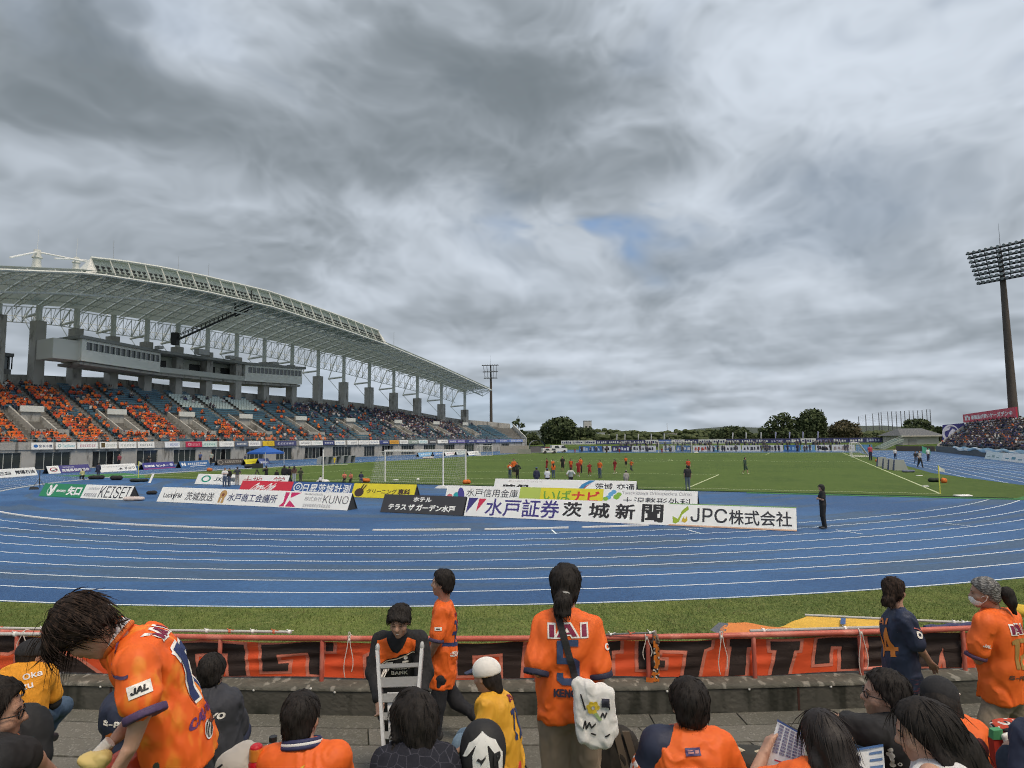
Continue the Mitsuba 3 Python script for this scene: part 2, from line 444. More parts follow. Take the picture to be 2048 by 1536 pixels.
part(stand, 'back_room', MB().slab(SW(S_LO, 2.4,0), SW(S_HI, 2.4,0), E2,0.2,0,2.7), 'stand_concrete')
for n_, (a_, b_) in enumerate(bays):
 wf = MB()
 m_ = max(2, int(round((b_ - a_) / 1.0)))
 for k_ in range(m_ + 1):
  s_ = a_ + (b_ - a_) * k_ / m_
  wf.slab(SW(s_ - 0.035,0.16,0), SW(s_ + 0.035,0.16,0), E2,0.08,0.12,2.32)
 wf.slab(SW(a_, 0.17,0), SW(b_, 0.17,0), E2,0.06,2.24,2.31)
 wk = part(stand, 'window', wf, PANELGREY)
 for k_ in range(m_):
  s0_, s1_ = a_ + (b_ - a_) * k_ / m_ + 0.036, a_ + (b_ - a_) * (k_ + 1) / m_ - 0.036
  if n_ % 3 != 1 or k_ % 2:
   part(wk, 'pane', MB().slab(SW(s0_, 0.19,0), SW(s1_, 0.19,0), E2,0.012,0.13,2.23), GLASS)
part(stand, 'parapet', MB().slab(SW(S_LO, -0.12,0), SW(S_HI - 3,-0.12,0), E2,0.35,2.625,3.60), 'stand_concrete')
rl = MB()
for s_ in np.arange(S_LO, S_HI - 3,2.5):
 rl.bar(SW(s_, 0.05,3.6), SW(s_, 0.05,4.25),0.025, sides=4)
for z_ in (3.95,4.25):
 rl.bar(SW(S_LO, 0.05, z_), SW(S_HI - 3,0.05, z_),0.025, sides=4)
part(stand, 'front_railing', rl, STEELGREY)

# ---- stepped seating, cut back by the curve of the rear wall and the slanting end wall
def s_end(t):
 return 147.6 + 0.84 * t

tiers = MB()
N_ROWS = 26
ss = np.concatenate([np.arange(S_LO, 120,4.0), np.arange(120,156,1.5)])
rows = []
for r in range(N_ROWS):
 t0 = 0.25 + r * ROW
 ok = (t_back(ss) > t0 + 0.3) & (ss <= s_end(t0) + 0.01)
 if not ok.any():
  continue
 lo, hi = ss[ok].min(), min(ss[ok].max(), s_end(t0))
 rows.append((r, t0, lo, hi))
 z0, z1 = Z_FRONT - 0.45 + r * ROW * SLOPE, Z_FRONT - 0.45 + (r + 1) * ROW * SLOPE
 tiers.hexa([SW(lo, t0, z0 - 0.5), SW(lo, t0 + ROW, z0 - 0.5), SW(hi, t0 + ROW, z0 - 0.5), SW(hi, t0, z0 - 0.5), SW(lo, t0, z1 - ROW * SLOPE), SW(lo, t0 + ROW, z1 - ROW * SLOPE), SW(hi, t0 + ROW, z1 - ROW * SLOPE), SW(hi, t0, z1 - ROW * SLOPE)][::1])
part(stand, 'seating_tier', tiers, 'tier_concrete')

def z_step(t):
 return Z_FRONT - 0.45 + np.floor((t - 0.25) / ROW) * ROW * SLOPE

aisles = [-14,-7.5,-1,5.8,11.0,16.6,22.8,28.9,34.5,40.3,46.5,53.1,60.2,68.1,76.2,84.8,93.6,102,110.5,120,131,140]
voms = [(-4.2,5),(8.4,5),(19.9,5.6),(31.6,5.6),(43.6,5.4),(57.2,5.2),(72.0,5.2),(89.2,4.6),(106,4.2),(121,3.8)]   # (s of the middle, row of the lintel / 1)
V_W, V_T0, V_T1 = 2.6,5.2,9.8

def in_vom(s, t):
 return any(abs(s - v_) < V_W / 2 + 0.7 and V_T0 - 2.6 < t < V_T1 + 0.4 for v_, _ in voms)

BENCH = pmat('bench_blue', lambda p, n, uv: mix((0.040,0.105,0.165),(0.075,0.165,0.225), cell_rand(p.x * 0.35, p.y * 0.35, p.z * 2)),0.5)
PALEBENCH = mat((0.52,0.60,0.58),0.5)
seats, pale_seats = [],[]
for r, t0, lo, hi in rows:
 t_s, z_s = t0 + 0.42, Z_FRONT - 0.45 + r * ROW * SLOPE + 0.42
 for a_, b_ in zip(aisles[:-1], aisles[1:]):
  segs = [(a_ + 0.6, b_ - 0.6)]
  for v_, _ in voms:
   if V_T0 - 2.6 < t_s < V_T1 + 0.4:
    nxt = []
    for x0, x1 in segs:
     l, h_ = v_ - V_W / 2 - 0.5, v_ + V_W / 2 + 0.5
     if h_ < x0 or l > x1:
      nxt.append((x0, x1))
     else:
      if l > x0 + 0.8:
       nxt.append((x0, l))
      if h_ < x1 - 0.8:
       nxt.append((h_, x1))
    segs = nxt
  for x0, x1 in segs:
   x0, x1 = max(x0, lo + 0.3), min(x1, hi - 0.5)
   ok = t_back(np.array([x0, x1])).min() > t_s + 0.3
   if x1 - x0 > 0.8 and ok:
    (pale_seats if 33 < x0 < 52 and r >= 15 and r <= 20 and x1 < 53.5 else seats).append((r, t_s, z_s, x0, x1))
def bench_mesh(bs, pale=False):
 m = MB()
 for r, t_s, z_s, x0, x1 in bs:
  if pale:
   for s_ in np.arange(x0, x1 - 0.45,0.62):
    m.slab(SW(s_, t_s - 0.2,0), SW(s_ + 0.52, t_s - 0.2,0), E2,0.4, z_s - 0.05, z_s)
    m.slab(SW(s_, t_s + 0.2,0), SW(s_ + 0.52, t_s + 0.2,0), E2,0.05, z_s - 0.05, z_s + 0.48)
  else:
   m.slab(SW(x0, t_s - 0.16,0), SW(x1, t_s - 0.16,0), E2,0.30, z_s - 0.06, z_s)
   m.slab(SW(x0, t_s + 0.20,0), SW(x1, t_s + 0.20,0), E2,0.05, z_s + 0.10, z_s + 0.36)
   m.slab(SW(x0 + 0.3, t_s - 0.1,0), SW(x0 + 0.4, t_s - 0.1,0), E2,0.2, z_s - 0.42, z_s - 0.06)
   m.slab(SW(x1 - 0.4, t_s - 0.1,0), SW(x1 - 0.3, t_s - 0.1,0), E2,0.2, z_s - 0.42, z_s - 0.06)
 return m
vis = sorted([b for b in seats if b[4] > -2], key=lambda b: b[3])
for b in vis[:280]:
 part(stand, 'bench', bench_mesh([b]), BENCH)
rest = vis[280:] + [b for b in seats if b[4] <= -2]
tag(part(stand, 'far_bench', bench_mesh(rest), BENCH), kind='stuff')
for b in pale_seats:
 part(stand, 'seat_row', bench_mesh([b], True), PALEBENCH, label='row of pale single seats below the press box')
for s_ in aisles:                                             # stairs: half steps down every aisle
 st_ = MB()
 for r, t0, lo, hi in rows:
  if lo < s_ - 0.5 and s_ + 0.5 < hi and not in_vom(s_, t0):
   z_ = Z_FRONT - 0.45 + r * ROW * SLOPE
   st_.slab(SW(s_ - 0.5, t0 + 0.42,0), SW(s_ + 0.5, t0 + 0.42,0), E2,0.38, z_ - 0.02, z_ + ROW * SLOPE / 2)
 if s_ > -2 and st_.n:
  part(stand, 'stair', st_, mat((0.26,0.255,0.235),0.9))
for v_, _ in voms:                                            # entrances: a lintel with side walls that run down with the rake
 vm = MB()
 z1 = z_step(V_T1) + 0.95
 for sg in (-1,1):
  x = v_ + sg * V_W / 2
  a_, b_ = SW(x - 0.11,0,0)[:2], SW(x + 0.11,0,0)[:2]
  zl, zh = z_step(V_T0 - 2.4), z_step(V_T1)
  pr = [SW(x - 0.11, V_T0 - 2.4, zl - 0.3), SW(x + 0.11, V_T0 - 2.4, zl - 0.3), SW(x + 0.11, V_T1, zh - 2), SW(x - 0.11, V_T1, zh - 2), SW(x - 0.11, V_T0 - 2.4, zl + 0.95), SW(x + 0.11, V_T0 - 2.4, zl + 0.95), SW(x + 0.11, V_T1, z1 + 0.02), SW(x - 0.11, V_T1, z1 + 0.02)]
  vm.hexa(pr)
 vm.slab(SW(v_ - V_W / 2 + 0.11, V_T0 - 2.4,0), SW(v_ + V_W / 2 + 1.6, V_T0 - 2.4,0), E2,0.2, z_step(V_T0 - 2.4) - 0.2, z_step(V_T0 - 2.4) + 0.95)
 vk = part(stand, 'entrance', vm, 'stand_concrete')
 part(vk, 'doorway', MB().slab(SW(v_ - V_W / 2 + 0.12, V_T0 + 1.6,0), SW(v_ + V_W / 2 - 0.12, V_T0 + 1.6,0), E2,0.1, z_step(V_T0) - 0.1, z1 - 0.9), 'stand_concrete')
 part(vk, 'lintel', MB().slab(SW(v_ - V_W / 2 - 0.15, V_T0 + 1.3,0), SW(v_ + V_W / 2 + 0.15, V_T0 + 1.3,0), E2,0.2, z1 - 0.88, z1 - 0.06), mat((0.62,0.64,0.61),0.6))
# ---- rear wall
bw = MB()
sb = np.concatenate([np.arange(S_LO, 155,3.0),[155.0]])
for a_, b_ in zip(sb[:-1], sb[1:]):
 ta, tb = t_back(a_) + 0.9, t_back(b_) + 0.9
 za, zb = Z_FRONT + SLOPE * ta + 0.3, Z_FRONT + SLOPE * tb + 0.3
 bw.hexa([SW(a_, ta, 0), SW(b_, tb, 0), SW(b_, tb + 0.3,0), SW(a_, ta + 0.3,0), SW(a_, ta, za), SW(b_, tb, zb), SW(b_, tb + 0.3, zb), SW(a_, ta + 0.3, za)])
ta, tb = t_back(S_LO), t_back(155)
part(stand, 'rear_wall', bw, 'stand_concrete')
ew = MB().hexa([SW(s_end(0) + .05,0,0), SW(s_end(0) + .5,0,0), SW(s_end(8.6) + .5,8.6,0), SW(s_end(8.6) + .05,8.6,0), SW(s_end(0) + .05,0,4.1), SW(s_end(0) + .5,0,4.1), SW(s_end(8.6) + .5,8.6,8.8), SW(s_end(8.6) + .05,8.6,8.8)])
part(stand, 'end_wall', ew, mat((0.50,0.50,0.47),0.8))
# ---- columns
z_sh = np.interp(col_s, [13.9,64,72.1,80.3,89.1,98,106.1,115.1,125.3],[22.4,20.0,18.7,17.9,17.2,16.3,15.2,13.9,12.6])
tr = MB()
for i, (s_, t_) in enumerate(zip(col_s, col_t)):
 zb_, zs_, zr_ = Z_FRONT + SLOPE * t_ - 1.2, z_sh[i], float(z_roof_back(s_)) + 0.2
 big = 1.0 if s_ > 60 or s_ < 16 else 0.95
 ck = part(stand, 'column', MB().slab(SW(s_ - 0.72 * big, t_ - 0.9,0), SW(s_ + 0.72 * big, t_ - 0.9,0), E2,1.9,0, zs_), 'stand_concrete')
 part(ck, 'shaft', MB().bar(SW(s_, t_, zs_), SW(s_, t_, zr_),0.42, sides=12), 'roof_steel', smooth=30)
 sr = MB().bar(SW(s_, t_, zs_ + 1.3), SW(s_ + 0.2, t_ + 5.2, zs_ + 1.15),0.20,0.24, sides=8)
 sr.bar(SW(s_ + 0.2, t_ + 5.2, zs_ + 1.15), SW(s_, t_ + 1.0, zs_ - 2.6),0.07, sides=5)
 sr.bar(SW(s_ + 0.2, t_ + 5.2, zs_ + 1.15), SW(s_ + 0.4, t_ + 2.6, zr_ + 0.4),0.12, sides=5)
 part(ck, 'strut', sr, 'roof_steel')
# ---- lattice behind the columns
for i in range(len(col_s) - 1):
 a_, b_ = col_s[i], col_s[i + 1]
 lt = MB()
 n_ = 4
 S_ = np.linspace(a_, b_, n_ + 1)
 tt = np.interp(S_, col_s, col_t) + 2.3
 top = np.array([SW(x, y, float(z_roof_back(x)) + 0.1) for x, y in zip(S_, tt)])
 dep = 0.30 * (z_roof_back(S_) - np.interp(S_, col_s, z_sh)) + 1.6
 bot = top - np.array([0,0,1.0]) * dep[:, None] + np.array([*(E2 * 1.2),0])
 for k_ in range(n_):
  lt.bar(bot[k_], bot[k_ + 1],0.08, sides=5)
  m_ = (bot[k_] + bot[k_ + 1]) / 2
  lt.bar(top[k_], m_, 0.055, sides=4).bar(m_, top[k_ + 1],0.055, sides=4)
  lt.bar((top[k_] + top[k_ + 1]) / 2, m_, 0.045, sides=4)
  md = (top[k_] + bot[k_]) / 2 + np.array([*(E2 * 1.4),0])
  me = (top[k_ + 1] + bot[k_ + 1]) / 2 + np.array([*(E2 * 1.4),0])
  lt.bar(md, me, 0.05, sides=4).bar(md, m_, 0.04, sides=4).bar(m_, me, 0.04, sides=4)
  lt.bar(top[k_], md, 0.05, sides=4).bar(bot[k_], md, 0.05, sides=4)
 part(stand, 'lattice', lt, 'roof_steel')
# ---- roof: lining panels between the ribs, ribs and purlins under them
def roof_pt(s, f, dz=0.0):
 """f runs from 0 at the rear edge to 1 at the front edge."""
 tb_, zb_, zf_ = float(np.interp(s, col_s, col_t)) + 2.4, float(z_roof_back(s)), float(z_roof_front(s))
 t = tb_ + (T_F - tb_) * f
 return SW(s, t, zb_ + (zf_ - zb_) * f + 0.9 * math.sin(math.pi * f) + dz)
ribs = np.linspace(-22, ROOF_END, 46)
fr = np.linspace(0,1,9)
for a_, b_ in zip(ribs[:-1], ribs[1:]):
 pn = MB()
 lo_ = np.array([[roof_pt(s_, f_, 0.35) for f_ in fr] for s_ in (a_ + 0.03, b_ - 0.03)])
 hi_ = lo_ + [0,0,0.22]
 pn.grid(hi_)
 part(stand, 'roof_panel', pn, 'roof_lining')
for s_ in ribs:
 rb = MB()
 for k_ in range(8):
  p0, p1 = roof_pt(s_, fr[k_],0.28), roof_pt(s_, fr[k_ + 1],0.28)
  rb.bar(p0, p1,0.11, sides=4)
  q0, q1 = roof_pt(s_, fr[k_],-0.75 * math.sin(math.pi * min(fr[k_] + 0.08,1))), roof_pt(s_, fr[k_ + 1],-0.75 * math.sin(math.pi * min(fr[k_ + 1] + 0.04,1)))
  rb.bar(q0, q1,0.075, sides=4)
  rb.bar(p0, q1,0.045, sides=4).bar(q1, p1,0.045, sides=4)
 part(stand, 'roof_rib', rb, 'roof_steel')
pu = MB()
for f_ in (0.0,0.14,0.28,0.42,0.56,0.70,0.84,0.97):
 for a_, b_ in zip(ribs[:-1], ribs[1:]):
  pu.bar(roof_pt(a_, f_, 0.2), roof_pt(b_, f_, 0.2),0.07, sides=4)
part(stand, 'purlin', pu, 'roof_steel')
# ---- front girder: edge beam, lower chord and the diagonals between
gd = MB()
for a_, b_ in zip(ribs[:-1], ribs[1:]):
 e0, e1_ = SW(a_, T_F, float(z_roof_front(a_))), SW(b_, T_F, float(z_roof_front(b_)))
 c0, c1 = SW(a_, T_C, float(z_chord(a_))), SW(b_, T_C, float(z_chord(b_)))
 gd.bar(e0, e1_, 0.20, sides=6).bar(c0, c1,0.17, sides=6).bar(c0, e1_, 0.10, sides=5).bar(c1, e1_, 0.07, sides=5)
 gd.bar(c1, roof_pt(b_, 0.62),0.07, sides=5)
part(stand, 'front_girder', gd, 'roof_steel')
vz = np.array([[13.4,30.3],[18,30.95],[24.7,31.5],[32.1,31.8],[45.3,31.95],[55,31.3],[66.2,30.4],[77.6,29.2]])
vs_ = np.linspace(13.4,77.6,25)
vtop = np.interp(vs_, vz[:, 0], vz[:, 1])
vi = MB()
lo_ = np.array([SW(s_, T_F - 0.1, float(z_roof_front(s_)) + 0.25) for s_ in vs_])
hi_ = np.array([SW(s_, T_F + 1.6, z_) for s_, z_ in zip(vs_, vtop)])
back = np.array([SW(s_, T_F + 6.0, float(z_roof_front(s_)) + 0.75) for s_ in vs_])
vi.grid(np.stack([hi_, back],1))
vk = part(stand, 'visor', vi, 'roof_lining')
part(vk, 'backing', MB().grid(np.stack([lo_ + np.array([*(E2 * 2.6),0.4]), hi_ + np.array([*(E2 * 0.3),-0.05])],1)), mat((0.66,0.71,0.67),0.7))
en = MB()
en.add([lo_[0] + np.array([*(-E1 * 1.5),-0.4]), hi_[0], back[0], lo_[0]],[[0,1,2],[0,3,1],[0,2,3],[3,2,1]])
part(vk, 'end_cheek', en, GREYWHITE)
en = MB()
en.add([lo_[-1] + np.array([*(E1 * 1.9),-0.5]), hi_[-1], back[-1], lo_[-1]],[[0,2,1],[0,1,3],[0,3,2],[3,1,2]])
part(vk, 'end_cheek', en, GREYWHITE)
part(vk, 'edge_beam', MB().path(hi_, 0.22,6), 'roof_steel')
part(vk, 'frame', (lambda m: [m.bar(lo_[i], hi_[i],0.10, sides=4) for i in range(0,25)] and m)(MB()), PANELGREY)
for i in range(24):                                            # rows of floodlights behind the visor frame
 fl = MB()
 for f_ in (0.30,0.52):
  for q_ in (0.2,0.5,0.8):
   c = (lo_[i] * (1 - q_) + lo_[i + 1] * q_) * (1 - f_) + (hi_[i] * (1 - q_) + hi_[i + 1] * q_) * f_ + np.array([*(E2 * 0.45),0])
   fl.bar(c, c + np.array([*(-E2 * 0.5),-0.28]),0.12,0.22, sides=8)
 part(vk, 'floodlight', fl, mat((0.07,0.075,0.08),0.35))
# ---- masts and stays above the roof
for (px, yb, yt, r0) in [(75,548,500,0.95),(153,548,515,0.8)]:
 s_, zt = on_t(px, yt, 17)
 _, zb_ = on_t(px, yb, 17)
 mm = MB().bar(SW(s_, 17, zb_ - 0.8), SW(s_, 17, zb_ + (zt - zb_) * 0.4), r0, r0 * 0.62, sides=14).bar(SW(s_, 17, zb_ + (zt - zb_) * 0.4), SW(s_, 17, zt), r0 * 0.60, r0 * 0.5, sides=14).bar(SW(s_, 17, zb_ + (zt - zb_) * 0.66), SW(s_, 17, zb_ + (zt - zb_) * 0.73), r0 * 0.75, r0 * 0.72, sides=14)
 mm.bar(SW(s_, 17, zt), SW(s_, 17, zt + 3.2),0.03,0.02, sides=4)
 mk_ = part(stand, 'mast', mm, GREYWHITE, smooth=35)
 cb = MB().bar(SW(s_, 17, zt - 0.3), SW(s_ + 7.2,9, zb_ + 1.6),0.13, sides=6).bar(SW(s_, 17, zt - 0.3), SW(s_ - 7,9, zb_ - 0.4),0.13, sides=6)
 part(mk_, 'stay', cb, mat((0.72,0.73,0.72),0.5))
rod = MB()
for px, yb, yt in [(228,522,481),(357,535,513),(418,548,527),(788,690,664)]:
 s_, zt = on_t(px, yt, T_F + 1.6)
 _, zb_ = on_t(px, yb, T_F + 1.6)
 rod.bar(SW(s_, T_F + 1.6, zb_ - 0.6), SW(s_, T_F + 1.6, zt),0.04,0.02, sides=4)
part(stand, 'lightning_rod', rod, STEELGREY)
# ---- gantry hung under the roof
p0, p1 = SW(*[(lambda q: (q[0],13.0, q[1]))(on_t(350,682,13.0))][0]), SW(*[(lambda q: (q[0],6.5, q[1]))(on_t(470,628,6.5))][0])
gt = MB()
d_ = (p1 - p0) / np.linalg.norm(p1 - p0)
sd = np.cross(d_, [0,0,1.0]); sd /= np.linalg.norm(sd)
for k_ in range(14):
 a_, b_ = p0 + (p1 - p0) * k_ / 14, p0 + (p1 - p0) * (k_ + 1) / 14
 for o in (-0.5,0.5):
  gt.bar(a_ + sd * o, b_ + sd * o, 0.09, sides=4)
  gt.bar(a_ + sd * o + [0,0,0.8], b_ + sd * o + [0,0,0.8],0.06, sides=4)
  gt.bar(b_ + sd * o, b_ + sd * o + [0,0,0.8],0.05, sides=4)
 gt.hexa([a_ - sd * 0.5 - [0,0, .05], b_ - sd * 0.5 - [0,0, .05], b_ + sd * 0.5 - [0,0, .05], a_ + sd * 0.5 - [0,0, .05], a_ - sd * 0.5, b_ - sd * 0.5, b_ + sd * 0.5, a_ + sd * 0.5])
for o in (-1,1):
 for q in (p1, p1 + d_ * 3.2):
  gt.bar(q + sd * o * 1.1 - [0,0,0.2], q + sd * o * 1.1 + [0,0,2.8],0.10, sides=4)
 gt.bar(p1 + sd * o * 1.1 - [0,0,0.2], p1 + d_ * 3.2 + sd * o * 1.1 - [0,0,0.2],0.14, sides=4).bar(p1 + sd * o * 1.1 + [0,0,0.9], p1 + d_ * 3.2 + sd * o * 1.1 + [0,0,0.9],0.07, sides=4)
gt.bar(p1 - sd * 1.1 - [0,0,0.2], p1 + sd * 1.1 - [0,0,0.2],0.14, sides=4).bar(p1 + d_ * 3.2 - sd * 1.1 - [0,0,0.2], p1 + d_ * 3.2 + sd * 1.1 - [0,0,0.2],0.14, sides=4)
gt.box(p0 + [0,0,0.4],(1.0,1.0,2.2))
part(stand, 'gantry', gt, DARK, label='dark steel catwalk hung under the roof')

# ---- press box
def at_z(px, py, z):
 q = ground(px, py, z)
 return float((q[:2] - S0) @ E1), float((q[:2] - S0) @ E2)
ZT, ZB = 19.6,15.9
A_, B_ = at_z(162.6,718.5, ZB + 0.2), at_z(320,742, ZB + 0.2)
C_, D_ = at_z(490,760, ZB + 0.2), at_z(604,767, ZB + 0.2)
fl_ = lambda p, z: SW(p[0], p[1], z)
pb = MB()
def wall_between(m, p, q, z0, z1, depth):
 m.hexa([fl_(p, z0), fl_(q, z0), fl_((q[0], q[1] + depth), z0), fl_((p[0], p[1] + depth), z0), fl_(p, z1), fl_(q, z1), fl_((q[0], q[1] + depth), z1), fl_((p[0], p[1] + depth), z1)])
def mid(p, q, f):
 return (p[0] + (q[0] - p[0]) * f, p[1] + (q[1] - p[1]) * f)
box_k = None
for (p, q, n_) in [(A_, B_, 14),(C_, D_, 14)]:
 zs0, zs1 = ZB + 1.75, ZB + 2.95
 m = MB()
 wall_between(m, p, q, ZB, zs0,5.5)
 wall_between(m, p, q, zs1, ZT - 0.35,5.5)
 wall_between(m, (p[0], p[1] + 0.45),(q[0], q[1] + 0.45), zs0, zs1,5.0)
 if box_k is None:
  box_k = part(stand, 'press_box', m, mat((0.66,0.68,0.64),0.6))
 else:
  part(box_k, 'end_block', m, mat((0.66,0.68,0.64),0.6))
 L = math.hypot(q[0] - p[0], q[1] - p[1])
 edges = np.linspace(0.05,0.985, n_ + 1)
 for i in range(n_):
  a_, b_ = mid(p, q, edges[i] + 0.010), mid(p, q, edges[i + 1] - 0.002)
  c_ = mid(p, q, edges[i + 1])
  if i < n_ - 1:
   m2 = MB(); wall_between(m2,(b_[0], b_[1] + 0.02),(mid(p, q, edges[i + 1] + 0.012)[0], mid(p, q, edges[i + 1] + 0.012)[1] + 0.02), zs0, zs1,0.3)
   part(box_k, 'mullion', m2, PANELGREY)
  m3 = MB(); wall_between(m3,(a_[0], a_[1] + 0.22),(b_[0], b_[1] + 0.22), zs0, zs1,0.04)
  part(box_k, 'window', m3, mat((0.075,0.085,0.09),0.1, specular=0.7))
 for f0, f1 in ((0,0.05),(0.985,1.0)):
  m4 = MB(); wall_between(m4, mid(p, q, f0), mid(p, q, f1), zs0, zs1,0.45)
  part(box_k, 'corner_post', m4, mat((0.66,0.68,0.64),0.6))
m = MB()
wall_between(m, B_, C_, ZB, ZB + 0.95,0.3)
wall_between(m, (B_[0], B_[1] + 3.4),(C_[0], C_[1] + 3.4), ZB, ZT - 0.4,0.3)
wall_between(m, (B_[0], B_[1] + 0.3),(C_[0], C_[1] + 0.3), ZB - 0.1, ZB + 0.1,3.2)
part(box_k, 'gallery', m, PANELGREY, label='open gallery between the two glazed ends')
gs = MB()
for i in range(5):
 a_, b_ = mid(B_, C_, 0.06 + i * 0.19), mid(B_, C_, 0.06 + i * 0.19 + 0.12)
 wall_between(gs, (a_[0], a_[1] + 3.3),(b_[0], b_[1] + 3.3), ZB + 0.9, ZB + 2.6,0.06)
part(box_k, 'gallery_window', gs, DARK)
rs = MB()
pr0, pr1 = (A_[0] - 0.6, A_[1] - 0.5),(D_[0] + 0.6, D_[1] - 0.5)
for p, q in ((pr0,(B_[0], B_[1] - 0.5)),((B_[0], B_[1] - 0.5),(C_[0], C_[1] - 0.5)),((C_[0], C_[1] - 0.5), pr1)):
 wall_between(rs, p, q, ZT - 0.34, ZT + 0.15,6.6)
part(box_k, 'roof_slab', rs, mat((0.22,0.23,0.22),0.7))
sof = MB()
for p, q in ((A_, B_),(B_, C_),(C_, D_)):
 wall_between(sof, (p[0], p[1] + 0.5),(q[0], q[1] + 0.5), ZB - 0.5, ZB - 0.11,6.0)
part(box_k, 'soffit', sof, 'stand_concrete')
un = MB()
wall_between(un, (A_[0] - 3.5, A_[1] + 0.9),(A_[0], A_[1] + 0.9), ZB + 0.1, ZT - 0.6,4.5)
part(box_k, 'stair_block', un, mat((0.58,0.59,0.55),0.7))
hv = MB()
for f_, w_, h_ in ((0.47,2.2,1.0),(0.62,1.2,0.6),(0.86,1.5,0.6),(0.97,1.2,0.5),(0.30,0.8,0.5)):
 p = mid(A_, D_, f_)
 wall_between(hv, (p[0], p[1] + 2),(p[0] + w_, p[1] + 2), ZT + 0.151, ZT + 0.15 + h_, 1.4)
part(box_k, 'air_unit', hv, mat((0.35,0.36,0.35),0.6))
# == RIGHT STAND, FAR END, TOWERS, TREES
def on_u(px, py, U):
 d = ray(px, py)
 t = (U + GP @ PU) / (d[:2] @ PU)
 p = EYE + d * t
 return float((p[:2] - GP) @ PA), float(p[2])

rst = thing('side_stand', 'low open stand of blue benches filled with dark dressed supporters at the right edge', 'grandstand')
RA0, RA1, R_ROWS = 35.0,116.0,10
tm = MB()
for r in range(R_ROWS):
 u0, z0 = 52.4 + r * 0.56,1.05 + r * 0.44
 tm.slab(W(u0, RA0), W(u0, RA1 + 0.15 * r), PU, 0.56,0.0, z0)
part(rst, 'seating_tier', tm, 'tier_concrete')
part(rst, 'front_wall', MB().slab(W(51.9, RA0), W(51.9, RA1), PU, 0.45,0,1.15), mat((0.10,0.115,0.125),0.8))
for r in range(R_ROWS):
 u0, z0 = 52.4 + r * 0.56,1.05 + r * 0.44
 for k_ in range(9):
  a0, a1 = RA1 - 0.6 - (k_ + 1) * 8.6, RA1 - 1.5 - k_ * 8.6
  part(rst, 'bench', MB().slab(W(u0 + 0.2, a0), W(u0 + 0.2, a1), PU, 0.28, z0 + 0.34, z0 + 0.40).slab(W(u0 + 0.48, a0), W(u0 + 0.48, a1), PU, 0.05, z0 + 0.45, z0 + 0.72), BENCH)
part(rst, 'rear_wall', MB().slab(W(58.1, RA0), W(58.1, RA1 + 1.8), PU, 0.3,0,6.0), mat((0.48,0.48,0.45),0.85))
part(rst, 'end_wall', MB().hexa([W(52.3, RA1 + .2), W(58.1, RA1 + 1.8), W(58.1, RA1 + 2.1), W(52.3, RA1 + .5), W(52.3, RA1 + .2,1.4), W(58.1, RA1 + 1.8,6.0), W(58.1, RA1 + 2.1,6.0), W(52.3, RA1 + .5,1.4)]), mat((0.50,0.50,0.47),0.85))
# white boards along its foot
for i, (a0, a1, c, bars_) in enumerate([(58.5,66.8,(0.58,0.66,0.66),(0.25,0.35,0.35)),(48.5,58.3,(0.72,0.72,0.70),(0.10,0.25,0.32)),(38,48.3,(0.62,0.70,0.68),(0.30,0.40,0.40))]):
 k = thing('pitchside_board', ['pale green sponsor board at the foot of the right stand, farthest of the three', 'white sponsor board with dark print blocks, middle one below the right stand', 'pale sponsor board at the foot of the right stand cut off by the frame edge'][i], 'advertising board')
 b0, b1 = W(50.0, a0), W(50.0, a1)
 part(k, 'panel', MB().hexa([b0, b1, b1 + [*(PU * .05),0], b0 + [*(PU * .05),0], b0 + [*(PU * .35),1.0], b1 + [*(PU * .35),1.0], b1 + [*(PU * .40),1.0], b0 + [*(PU * .40),1.0]]), mat(c, 0.5))
 n_ = np.cross(PA.tolist() + [0],[*(PU * .35),1.0]); n_ = n_ / np.linalg.norm(n_)
 if n_[:2] @ PU > 0:
  n_ = -n_
 up = np.array([*(PU * .35),1.0]) / math.hypot(1, .35)
 pr = MB()
 for j in range(3):
  f0 = 0.14 + 0.27 * j
  o = b1 + (b0 - b1) * f0
  r_ = (b0 - b1) * 0.17
  pr.quad(*(o + n_ * 0.006 + up * z_ + r_ * x_ for x_, z_ in ((0,0.28),(1,0.28),(1,0.42 + 0.2 * (j % 2)),(0,0.42 + 0.2 * (j % 2)))))
 part(k, 'print', pr, mat(bars_, 0.6))
# pale blue cloth over the front rail
cl = MB()
na = 60
aa = np.linspace(40,97, na)
G_ = np.array([[W(51.75 - 0.12 * math.sin(j * 1.0) + 0.06 * math.sin(a_ * 1.9 + j), a_, 1.32 + 0.10 * math.sin(a_ * 0.8) - 0.24 * j * (0.75 + 0.25 * math.sin(a_ * 0.37))) for a_ in aa] for j in range(4)])
k = thing('supporter_cloth', 'crumpled pale blue cloth banner hung over the front wall of the right stand', 'banner')
put(k, cl.grid(G_), pmat('pale_blue_cloth', lambda p, n, uv: mix((0.34,0.50,0.62),(0.70,0.75,0.77), smoothstep(0.5,0.58, noise(p.x * 0.55, p.y * 0.55, p.z * 2.2))),0.9), smooth=True)
